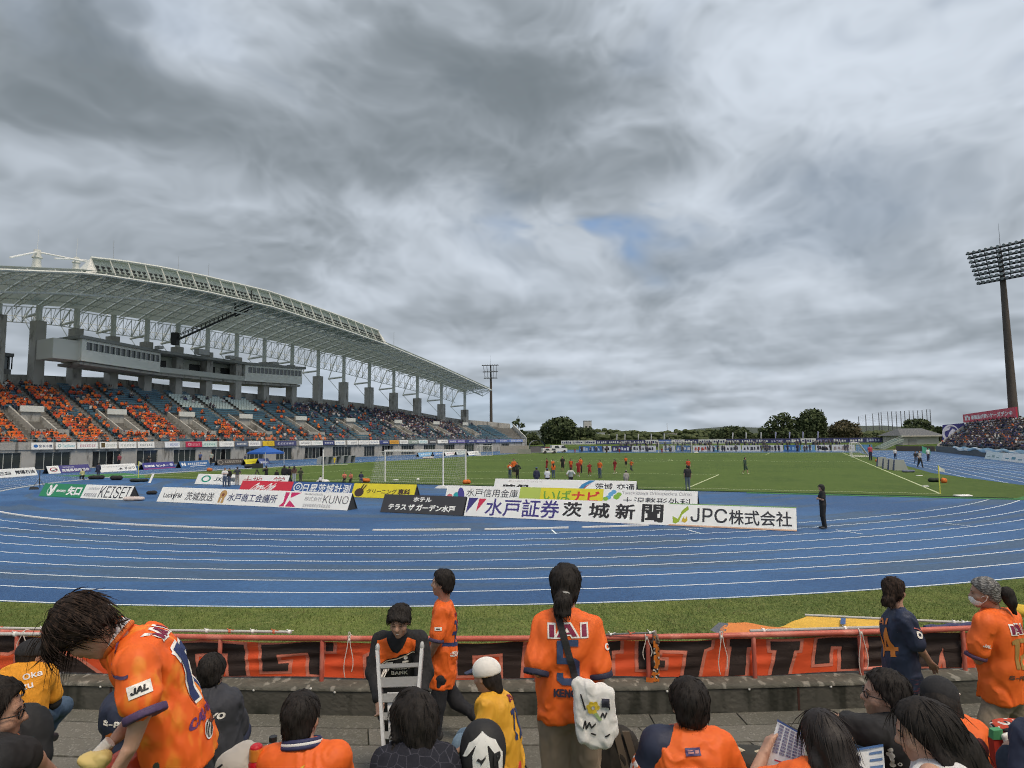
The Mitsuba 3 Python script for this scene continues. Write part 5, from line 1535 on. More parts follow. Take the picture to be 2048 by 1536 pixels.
side_board('white board reading オスワ in black beyond the suited man', 202,945,274,940.5, PAPER, [tx('オスワ', 0.66,0.20,0.96,0.56, INK, 3), bars(0.08,0.62,0.80,0.76,16, GREY, 6),(Polygon([(0.48,0.2),(0.56,0.5),(0.62,0.24)]), INK)])
side_board('violet blue board with bold white katakana reading センター below the stand windows', 288,940,351,936,(0.05,0.05,0.24),[tx('センター', 0.40,0.34,0.80,0.66, PAPER, 4), tx('北茨城', 0.04,0.34,0.36,0.66, PAPER, 4),(sbox(0,0.03,1,0.14),(0.32,0.06,0.20)),(circ(0.90,0.55,0.06,0.22),(0.45,0.5,0.7))])
side_board('bright blue board with a white letter N and white print', 363,936.5,421,932,(0.035,0.12,0.30),[tx('N', 0.05,0.28,0.18,0.78, PAPER, 4, 'sans'), bars(0.24,0.38,0.92,0.68,10, PAPER, 7),(sbox(0.3,0.14,0.85,0.22), PAPER)])
side_board('brown black board with a faint pale emblem and letters', 436,931,489,928.5,(0.06,0.052,0.045),[(ringo(0.12,0.5,0.10,0.36,0.2),(0.32,0.30,0.27)), bars(0.28,0.36,0.92,0.72,8,(0.36,0.34,0.30),8)])
side_board('small bright yellow board beside the blue canopy', 493,931,521,928.5,(0.68,0.60,0.02),[bars(0.15,0.45,0.80,0.60,6,(0.28,0.25,0.02),9),(sbox(0,0,1,0.12), PAPER)])
side_board('blue and white board under the blue canopy', 521,929.5,541,927.5,(0.10,0.14,0.34),[bars(0.1,0.2,0.9,0.5,5, PAPER, 10)])
for i, (x0, y0, x1, y1, c, c2, nm) in enumerate([(839,914,867,911.5,(0.16,0.40,0.66), PAPER, 'light blue'),(869,912.5,892,910.5,(0.08,0.20,0.44), PAPER, 'mid blue'),(892,911.6,914,909.5, PAPER, (0.45,0.20,0.22), 'white and pink'),(915,910,932,908.5,(0.55,0.62,0.60), INK, 'grey green'),(938,911,960,909, PAPER, INK, 'white')]):
 side_board(f'{nm} board in the line seen through and beside the near goal', x0, y0, x1, y1, c, [bars(0.15,0.35,0.85,0.65,5, c2,20 + i)])
# boards on the stand's parapet
fb = [(62,106, PAPER, (0.03,0.06,0.14), '宮本冷機', 'with a blue mark and black letters'),(111,151, PAPER, (0.10,0.40,0.48), 'Delfiven', 'with thin teal letters'),(154,195, PAPER, (0.45,0.16,0.22), None, 'with rose print'),(199,233, PAPER, (0.30,0.36,0.30), None, 'with a black and gold square'),(237,272, PAPER, (0.32,0.36,0.34), None, 'with grey green print'),(275,308, PAPER, (0.22,0.25,0.26), None, 'with small dark print'),(329,359,(0.72,0.76,0.80),(0.08,0.14,0.42), None, 'with two blue lines'),
   (371,403,(0.46,0.02,0.07),(0.66,0.30,0.34), None, 'crimson'),(404,433,(0.58,0.70,0.66),(0.12,0.34,0.30), None, 'mint green'),(438,467, PAPER, (0.42,0.44,0.44), None, 'with faint print'),(470,495,(0.10,0.13,0.20), PAPER, None, 'slate'),(497,520, PAPER, (0.05,0.05,0.16), None, 'with bold navy print'),(525,548,(0.68,0.48,0.02),(0.30,0.18,0.02), None, 'golden yellow'),(549,592,(0.06,0.065,0.17),(0.55,0.56,0.66), None, 'wide navy'),(598,621, PAPER, (0.14,0.14,0.16), None, 'right of the wide navy one'),(622,645, PAPER, (0.30,0.42,0.36), None, 'with green print'),(646,668,(0.045,0.055,0.16),(0.60,0.62,0.70), None, 'navy over the yellow player'),(669,690, PAPER, (0.12,0.22,0.40), None, 'with blue print'),(694,716, PAPER, INK, None, 'with black script'),(717,737, PAPER, (0.3,0.3,0.32), None, 'with grey script'),(738,758, PAPER, (0.14,0.18,0.30), None, 'above the left goalpost'),
   (759,777,(0.05,0.07,0.22), PAPER, None, 'royal blue'),(779,797,(0.62,0.32,0.04),(0.35,0.15,0.02), None, 'orange'),(799,816, PAPER, INK, None, 'right of the orange one'),(817,836,(0.30,0.36,0.32), PAPER, None, 'grey green'),(837,855,(0.66,0.74,0.74),(0.10,0.36,0.40), None, 'pale teal'),(857,873,(0.10,0.10,0.11), PAPER, None, 'black'),(875,895, PAPER, BLACK, None, 'with heavy black letters'),(897,913,(0.12,0.13,0.34), PAPER, None, 'violet'),(914,930,(0.14,0.12,0.36), PAPER, None, 'purple'),(931,950,(0.05,0.06,0.2), PAPER, None, 'navy with white letters'),(951,972,(0.10,0.11,0.30), PAPER, None, 'blue violet'),(973,990,(0.05,0.07,0.22), PAPER, None, 'dark blue'),(991,1017,(0.10,0.16,0.42), PAPER, None, 'mid blue'),(1018,1045,(0.14,0.22,0.48), PAPER, None, 'far end light blue')]
for i, (x0, x1, c, c2, word, nm) in enumerate(fb):
 s0_, s1_ = on_t(x0,891,-0.2)[0], on_t(x1,891,-0.2)[0]
 k = thing('parapet_board', f'{"white board " + nm if c is PAPER or "line" in nm else nm + " board"} on the main stand parapet', 'advertising board')
 b0, b1 = SW(s0_, -0.34,2.66), SW(s1_, -0.34,2.66)
 L_ = s1_ - s0_
 rgt, upv_ = unit(b1 - b0), unit(np.array([*(E2 * 0.12),0.9]))
 n = unit(np.cross(rgt, upv_))
 part(k, 'panel', MB().hexa([b0, b1, b1 - n * .05, b0 - n * .05, b0 + upv_ * .88, b1 + upv_ * .88, b1 + upv_ * .88 - n * .05, b0 + upv_ * .88 - n * .05]), mat(c, 0.5))
 shp = [fit_shape(text_shape(word, 'cjk', 1),0.34,0.26,0.95,0.72)] if word else [bars(0.12 if i % 3 else 0.34,0.30,0.90,0.66,5 + i % 4, c2,40 + i)[0]]
 v, f = flat(unary_union(shp))
 part(k, 'lettering', (on_plane(v * [L_, 0.88], b0, rgt, upv_, n, 0.008), f), mat(c2,0.5))
 if i in (0,1,3,7):
  g_ = {0: circ(0.20,0.5,0.10,0.24),1: ringo(0.18,0.5,0.09,0.24,0.35),3: sbox(0.08,0.14,0.30,0.88),7: ringo(0.22,0.5,0.10,0.26,0.3)}[i]
  v, f = flat(g_)
  part(k, 'emblem', (on_plane(v * [L_, 0.88], b0, rgt, upv_, n, 0.012), f), mat({0: (0.03,0.14,0.42),1: (0.02,0.26,0.28),3: (0.10,0.07,0.02),7: (0.7,0.4,0.45)}[i],0.5))

# == GOALS, FLAGS AND FIELD EQUIPMENT
POSTWHITE = mat((0.78,0.78,0.76),0.35)
NETM = mat((0.50,0.52,0.50),0.8)

def net_patch(m, a, b, c, d, nu, nv, r=0.009):
 a, b, c, d = (np.asarray(x, float) for x in (a, b, c, d))
 for i in range(nu + 1):
  f = i / nu
  m.bar(a + (b - a) * f, d + (c - d) * f, r, sides=3, caps=False)
 for j in range(nv + 1):
  f = j / nv
  m.bar(a + (d - a) * f, b + (c - b) * f, r, sides=3, caps=False)

def goal(label, Agoal, sgn, net_r):
 k = thing('football_goal', label, 'goal')
 for u_ in (-3.72,3.72):
  part(k, 'post', MB().bar(W(u_, Agoal, 0), W(u_, Agoal, 2.50),0.06, sides=10), POSTWHITE, smooth=30)
 part(k, 'crossbar', MB().bar(W(-3.78, Agoal, 2.50), W(3.78, Agoal, 2.50),0.06, sides=10), POSTWHITE, smooth=30)
 d0, d1 = Agoal + sgn * 1.0, Agoal + sgn * 2.0
 m = MB()
 net_patch(m, W(-3.72, Agoal, 2.48), W(3.72, Agoal, 2.48), W(3.72, d0,2.4), W(-3.72, d0,2.4),40,6, net_r)
 net_patch(m, W(-3.72, d0,2.4), W(3.72, d0,2.4), W(3.72, d1,0.0), W(-3.72, d1,0.0),40,14, net_r)
 for u_ in (-3.72,3.72):
  net_patch(m, W(u_, Agoal, 2.45), W(u_, d0,2.4), W(u_, d1,0), W(u_, Agoal, 0),8,14, net_r)
 part(k, 'net', m, NETM)
 return k

goal('near football goal with white frame and thin net', 0.0,-1,0.006)
goal('far football goal with white frame', 105.0,1,0.010)
for (u_, a_, lab) in [(-9.0,-1.3, 'white net pole standing left of the near goal'),(4.5,-4.6, 'white net pole on a weighted foot behind the near goal'),(4.4,107.2, 'white net pole behind the far goal')]:
 k = thing('net_pole', lab, 'pole')
 part(k, 'pole', MB().bar(W(u_, a_, 0.05), W(u_, a_, 2.62),0.055, sides=8), POSTWHITE, smooth=30)
 part(k, 'foot', MB().hexa([W(u_ - .5, a_ - .3,0), W(u_ + .5, a_ - .3,0), W(u_ + .5, a_ + .3,0), W(u_ - .5, a_ + .3,0), W(u_ - .3, a_ - .2, .16), W(u_ + .3, a_ - .2, .16), W(u_ + .3, a_ + .2, .16), W(u_ - .3, a_ + .2, .16)]), mat((0.66,0.67,0.66),0.5))

def small_goal(label, P0, P1, h, depth, out):
 """Portable training goal: front frame between P0 and P1, base bars running back along plan direction out."""
 k = thing('training_goal', label, 'goal')
 o = np.array([*unit(out),0]) * depth
 m = MB().bar(P0, P0 + [0,0, h],0.06, sides=6).bar(P1, P1 + [0,0, h],0.06, sides=6).bar(P0 + [0,0, h], P1 + [0,0, h],0.06, sides=6)
 for p in (P0, P1):
  m.bar(p + [0,0, .06], p + o + [0,0, .06],0.05, sides=5).bar(p + o + [0,0, .06], p + o * 0.45 + [0,0, h],0.045, sides=5).bar(p + o * 0.45 + [0,0, h], p + [0,0, h],0.045, sides=5)
 m.bar(P0 + o + [0,0, .06], P1 + o + [0,0, .06],0.05, sides=5)
 part(k, 'frame', m, POSTWHITE)
 n_ = MB()
 net_patch(n_, P0 + o * .45 + [0,0, h], P1 + o * .45 + [0,0, h], P1 + o, P0 + o, 14,8,0.012)
 for p in (P0, P1):
  net_patch(n_, p + [0,0, h], p + o * .45 + [0,0, h], p + o, p, 6,8,0.012)
 part(k, 'net', n_, NETM)

small_goal('white portable training goal at the right touchline near the far bend', ground(1700.5,912.6), ground(1704,914.8),2.25,2.9,(1,0.05))
small_goal('white portable training goal on the far left side of the pitch', ground(984.5,911.2), ground(961.5,912.4),2.2,1.4,(-0.9,0.35))
for px, py, top, lab, yel in [(1880.4,988.2,931, 'yellow corner flag pole at the right near corner of the pitch', True),(276.4,955.9,922, 'yellow green corner flag pole at the left near corner of the pitch', True)]:
 k = thing('corner_flag', lab, 'corner flag')
 q = ground(px, py)
 tq = depth_at(px - (3 if px > 1000 else 0), top, q[1])
 part(k, 'pole', MB().bar(q, q + [0,0, tq[2]],0.028, sides=8), mat((0.66,0.64,0.10),0.5))
 fl = np.array([[q + [0.02 + 0.16 * j + (0.1 if px < 1000 else 0) * 0,0.04 * math.sin(j * 1.7), tq[2] - 0.02 - 0.30 * i * (1 - 0.25 * j) - 0.10 * j] for j in range(3)] for i in range(2)])
 part(k, 'flag', MB().grid(fl), mat((0.62,0.64,0.58) if px > 1000 else (0.58,0.60,0.50),0.8))
# rebound panels by the right touchline
for i, (px, py) in enumerate([(1794,941),(1783,940),(1772,937.5),(1760,933)]):
 q = ground(px, py)
 k = thing('rebound_panel', f'leaning grey panel on the right touchline, {["nearest", "second", "third", "farthest"][i]} of four', 'panel')
 d = np.array([*PU, 0]); a_ = np.array([*PA, 0])
 w0, w1 = q - d * 0.25, q + d * 0.95
 h_ = 1.02
 part(k, 'board', MB().hexa([w0, w1, w1 + a_ * .05, w0 + a_ * .05, w0 + d * .1 + [0,0, h_] + a_ * .0, w1 - d * .35 + [0,0, h_], w1 - d * .35 + [0,0, h_] + a_ * .05, w0 + d * .1 + [0,0, h_] + a_ * .05]), mat((0.42,0.43,0.40),0.5))
 part(k, 'edge', MB().hexa([w0 - d * .06 - a_ * .02, w0 + d * .03 - a_ * .02, w0 + d * .03 + a_ * .7, w0 - d * .06 + a_ * .7, w0 + d * .04 + [0,0, h_] - a_ * .02, w0 + d * .12 + [0,0, h_] - a_ * .02, w0 + d * .12 + [0,0, h_] + a_ * .3, w0 + d * .04 + [0,0, h_] + a_ * .3]), mat((0.05,0.07,0.14),0.5))
# clear shelters on the left touchline
for i, px in enumerate([638,652,668,683,697]):
 q = ground(px, 928.5 - i * 0.8)
 k = thing('bench_shelter', f'grey rounded bench shelter on the left touchline, {["first", "second", "third", "fourth", "fifth"][i]} from the left', 'shelter')
 d = np.array([*PA, 0]); u_ = np.array([*PU, 0])
 prof = [(0,0),(0.03,0.72),(0.22,1.06),(0.58,1.14),(0.95,1.10)]
 Gs = np.array([[q + u_ * x_ + [0,0, z_] + d * y_ for x_, z_ in prof] for y_ in (-0.5,0.5)])
 part(k, 'shell', MB().grid(Gs), mat((0.36,0.38,0.37),0.25))
 sd_ = MB()
 for y_ in (-0.5,0.5):
  pts_ = [q + u_ * x_ + [0,0, z_] + d * y_ for x_, z_ in prof] + [q + u_ * 0.85 + d * y_]
  sd_.add(pts_, [[0,1,5],[1,2,5],[2,3,5],[3,4,5]])
 part(k, 'side', sd_, mat((0.40,0.42,0.41),0.3))
 part(k, 'seat', MB().slab(q + u_ * .2 - d * .45, q + u_ * .2 + d * .45, PU, 0.3,0.36,0.42), mat((0.07,0.075,0.08),0.6))
# blue canopy
k = thing('canopy', 'blue peaked canopy on white legs in front of the main stand', 'canopy')
c0 = ground(531,927.5)
cw = 1.9
d, u_ = np.array([*PA, 0]), np.array([*PU, 0])
co = [c0 + d * a_ * cw + u_ * b_ * cw for a_, b_ in ((-1,-1),(1,-1),(1,1),(-1,1))]
for q in co:
 part(k, 'leg', MB().bar(q, q + [0,0,1.75],0.045, sides=5), mat((0.62,0.63,0.62),0.4))
top_, eav = c0 + [0,0,2.75],[q + [0,0,1.78] for q in co]
low = [q + [0,0,1.52] for q in co]
part(k, 'roof', MB().add([*eav, top_],[[0,1,4],[1,2,4],[2,3,4],[3,0,4]]), mat((0.025,0.11,0.42),0.7))
part(k, 'valance', MB().add([*eav, *low],[[0,1,5,4],[1,2,6,5],[2,3,7,6],[3,0,4,7]]), mat((0.03,0.12,0.44),0.7))

def lump(base, label, cat, px, py, size, color, seed=0, z=0.0, rough=0.8):
 q = ground(px, py)
 S = Solid(0.12 * size[2])
 r_ = np.random.default_rng(seed)
 n_ = max(2, int(size[0] / (size[2] * 0.8)))
 for i in range(n_):
  x = (i + 0.5) / n_ - 0.5
  S.ell(q + [x * size[0] * 0.8, r_.uniform(-.1, .1) * size[1], size[2] * r_.uniform(0.40,0.5)], np.array([size[0] / n_ * 0.75, size[1] * 0.5, size[2] * r_.uniform(0.42,0.55)]))
 S.cut(q + [0,0,0.004],[0,0,-1])
 k = thing(base, label, cat)
 put(k, S.mesh(min(0.05, size[2] * 0.12), folds(0.03 * size[2],4 / size[2], seed)), mat(color, rough), smooth=True)
 return k

ORB = (0.62,0.16,0.03)
lump('ball_bag', 'bright orange ball bag beside the seated crew left of the near goal', 'bag', 731.5,965,(0.6,0.4,0.36), ORB, 1)
lump('ball_bag', 'bright orange ball bag at the right post of the near goal', 'bag', 933.5,968,(0.55,0.4,0.34), ORB, 2)
lump('ball_bag', 'orange bag behind the yellow corner pole at the right', 'bag', 1888,966,(0.36,0.3,0.38), ORB, 3)
lump('ball_bag', 'orange bag next to the farthest grey panel', 'bag', 1755,924,(0.45,0.35,0.36), ORB, 4)
lump('ball_bag', 'orange bag on the track left of the camera crew', 'bag', 419,943,(0.6,0.4,0.45),(0.50,0.15,0.05),5)
lump('equipment_bag', 'long black camera bag at the feet of the suited man', 'bag', 193,958.5,(1.6,0.5,0.38), BLACK, 6)
lump('equipment_bag', 'black bag right of the suited man', 'bag', 233,960,(1.1,0.5,0.42), BLACK, 7)
lump('equipment_bag', 'flat black tarp at the foot of the left corner flag', 'bag', 278,963.5,(1.6,0.7,0.28),(0.016,0.026,0.02),8)
lump('equipment_bag', 'black bag on the track right of the KEISEI board', 'bag', 303,989,(0.6,0.35,0.26), BLACK, 9)
lump('equipment_bag', 'dark bag beside the orange bag at the right corner', 'bag', 1869,964,(0.7,0.5,0.32),(0.02,0.03,0.02),10)
lump('towel_pile', 'white and pink cloth left under the end of the KEISEI board', 'cloth', 268,1001.5,(1.2,0.5,0.26),(0.52,0.46,0.44),11)
lump('towel_pile', 'white sheets lying on the green turf at the right corner', 'cloth', 1926,993,(0.95,0.6,0.10),(0.72,0.72,0.70),12)
lump('towel_pile', 'small white cloth in the grass along the right touchline', 'cloth', 1839,952,(0.5,0.3,0.08),(0.72,0.72,0.70),13)
lump('towel_pile', 'small white cloth near the right corner flag', 'cloth', 1851.5,973.5,(0.4,0.3,0.07),(0.72,0.72,0.70),14)
lump('bottle_pile', 'dark bottles and boxes beyond the grey panels', 'bottles', 1817,945,(1.2,0.4,0.25),(0.12,0.14,0.2),15)
lump('stretcher', 'pale stretcher lying by the track seen through the near goal', 'stretcher', 856,918,(2.2,0.8,0.45),(0.55,0.50,0.48),16)
for i, (px, py) in enumerate([(836,962),(792,961.5)]):
 q = ground(px, py)
 k = thing('football', ['white ball in the middle of the near goal', 'pale flat marker disc inside the near goal'][i],['ball', 'marker'][i])
 put(k, MB().ball(q + [0,0,0.12 if i == 0 else 0.06],[0.13] * 3 if i == 0 else [0.25,0.25,0.05],2), mat((0.72,0.74,0.72),0.5), smooth=True)
k = thing('speaker_stand', 'black tripod stand on the track left of the green board', 'stand')
q = ground(78,977)
m = MB().bar(q + [0,0,0.3], q + [0,0,1.35],0.03, sides=5)
for a_ in range(3):
 e = q + [0.45 * math.cos(a_ * 2.1),0.45 * math.sin(a_ * 2.1),0.02]
 m.bar(q + [0,0,0.75], e, 0.02, sides=4)
put(k, m, DARK)
k = thing('sandbag', 'small black weight beside the tripod stand', 'weight')
q = ground(68,979)
put(k, MB().hexa([q + [-.28,-.15,0], q + [.28,-.15,0], q + [.28, .15,0], q + [-.28, .15,0], q + [-.2,-.1, .2], q + [.22,-.1, .18], q + [.22, .1, .18], q + [-.2, .1, .2]]), DARK)
k = thing('marker_board', 'small white leaning board on the track right of the left corner flag', 'board')
q = ground(296.5,966)
put(k, MB().hexa([q, q + [.18,0,0], q + [.18, .05,0], q + [0, .05,0], q + [.16, .25, .75], q + [.34, .25, .75], q + [.34, .3, .75], q + [.16, .3, .75]]), mat(WHITE, 0.5))
# TV camera on a tripod among the crew
k = thing('broadcast_camera', 'large black broadcast camera on a tripod in front of the back row boards', 'camera')
q = ground(513,968)
m = MB()
for a_ in range(3):
 m.bar(q + [0,0,1.15], q + [0.5 * math.cos(a_ * 2.1 + .5),0.5 * math.sin(a_ * 2.1 + .5),0.02],0.035, sides=5)
part(k, 'tripod', m, DARK)
part(k, 'head', MB().box(q + [0.05,0,1.42],(0.75,0.3,0.38)), DARK)
part(k, 'lens', MB().bar(q + [-0.32,0,1.42], q + [-0.95,0.05,1.40],0.15,0.17, sides=10), BLACK and DARK)
part(k, 'handle', MB().bar(q + [0.3,0,1.3], q + [0.85,-0.05,1.12],0.02, sides=4), DARK)
# vehicle and shed by the far left corner
def van(base, label, px, py, L, Hh, color, heading):
 q = ground(px, py)
 k = thing(base, label, 'van')
 d = np.array([math.cos(heading), math.sin(heading),0]); n = np.array([-d[1], d[0],0])
 def pr(a, b, z0, z1, w, a2=None, b2=None):
  a2, b2 = a if a2 is None else a2, b if b2 is None else b2
  return [q + d * a - n * w + [0,0, z0], q + d * b - n * w + [0,0, z0], q + d * b + n * w + [0,0, z0], q + d * a + n * w + [0,0, z0], q + d * a2 - n * w * .92 + [0,0, z1], q + d * b2 - n * w * .92 + [0,0, z1], q + d * b2 + n * w * .92 + [0,0, z1], q + d * a2 + n * w * .92 + [0,0, z1]]
 part(k, 'body', MB().hexa(pr(-L / 2, L / 2,0.3, Hh * 0.55,0.85)).hexa(pr(-L / 2 + .02, L / 2 - .3, Hh * .551, Hh, 0.84,-L / 2 + .1, L / 2 - 1.0)), mat(color, 0.3))
 for f_ in (-0.3,0.12):
  part(k, 'window', MB().hexa([x - n * 0.012 for x in pr(L * f_, L * f_ + L * 0.3, Hh * .60, Hh * .9,0.845, L * f_ + .1, L * f_ + L * .24)]), GLASS)
 for f_ in (-0.32,0.32):
  for sg in (-1,1):
   part(k, 'wheel', MB().bar(q + d * L * f_ + n * sg * 0.70 + [0,0, .33], q + d * L * f_ + n * sg * 0.88 + [0,0, .33],0.33, sides=14), DARK)
van('delivery_van', 'white van parked at the far left corner of the pitch', 1117,905,4.2,1.9,(0.66,0.67,0.67),0.25)
van('parked_car', 'small white car beside the van at the far left corner', 1098,907,3.6,1.3,(0.60,0.60,0.60),0.2)
k = thing('shed', 'low shed with a rounded grey roof past the far end of the main stand', 'shed')
a_, b_ = depth_at(1059,899,165), depth_at(1091,899,165)
zt = depth_at(1075,880,165)[2]
th_ = np.linspace(0, np.pi, 9)
Gs = np.array([[[(a_[0] + b_[0]) / 2 - (b_[0] - a_[0]) / 2 * math.cos(t), y_, 1.6 + (zt - 1.6) * math.sin(t)] for t in th_] for y_ in (164,172)])
part(k, 'roof', MB().grid(Gs), mat((0.20,0.21,0.22),0.5))
part(k, 'wall', MB().box([(a_[0] + b_[0]) / 2,168.2,0.8],[b_[0] - a_[0] - .3,7,1.6]), mat((0.16,0.15,0.15),0.8))
for i, (px0, px1, Y, h_, c, lab) in enumerate([(1000,1058,158,1.9,(0.34,0.32,0.28), 'beige storage wall under the far end of the main stand'),(1035,1062,150,1.1,(0.26,0.27,0.24), 'low grey fence in front of the beige storage wall'),(1085,1106,170,1.4,(0.30,0.10,0.09), 'reddish stacked boxes by the far left corner')]):
 a_, b_ = depth_at(px0,900, Y)[0], depth_at(px1,900, Y)[0]
 k = thing(['storage_wall', 'fence', 'crate_stack'][i], lab, ['wall', 'fence', 'boxes'][i])
 put(k, MB().box([(a_ + b_) / 2, Y + .2, h_ / 2],[b_ - a_, 0.4, h_]), mat(c, 0.8))

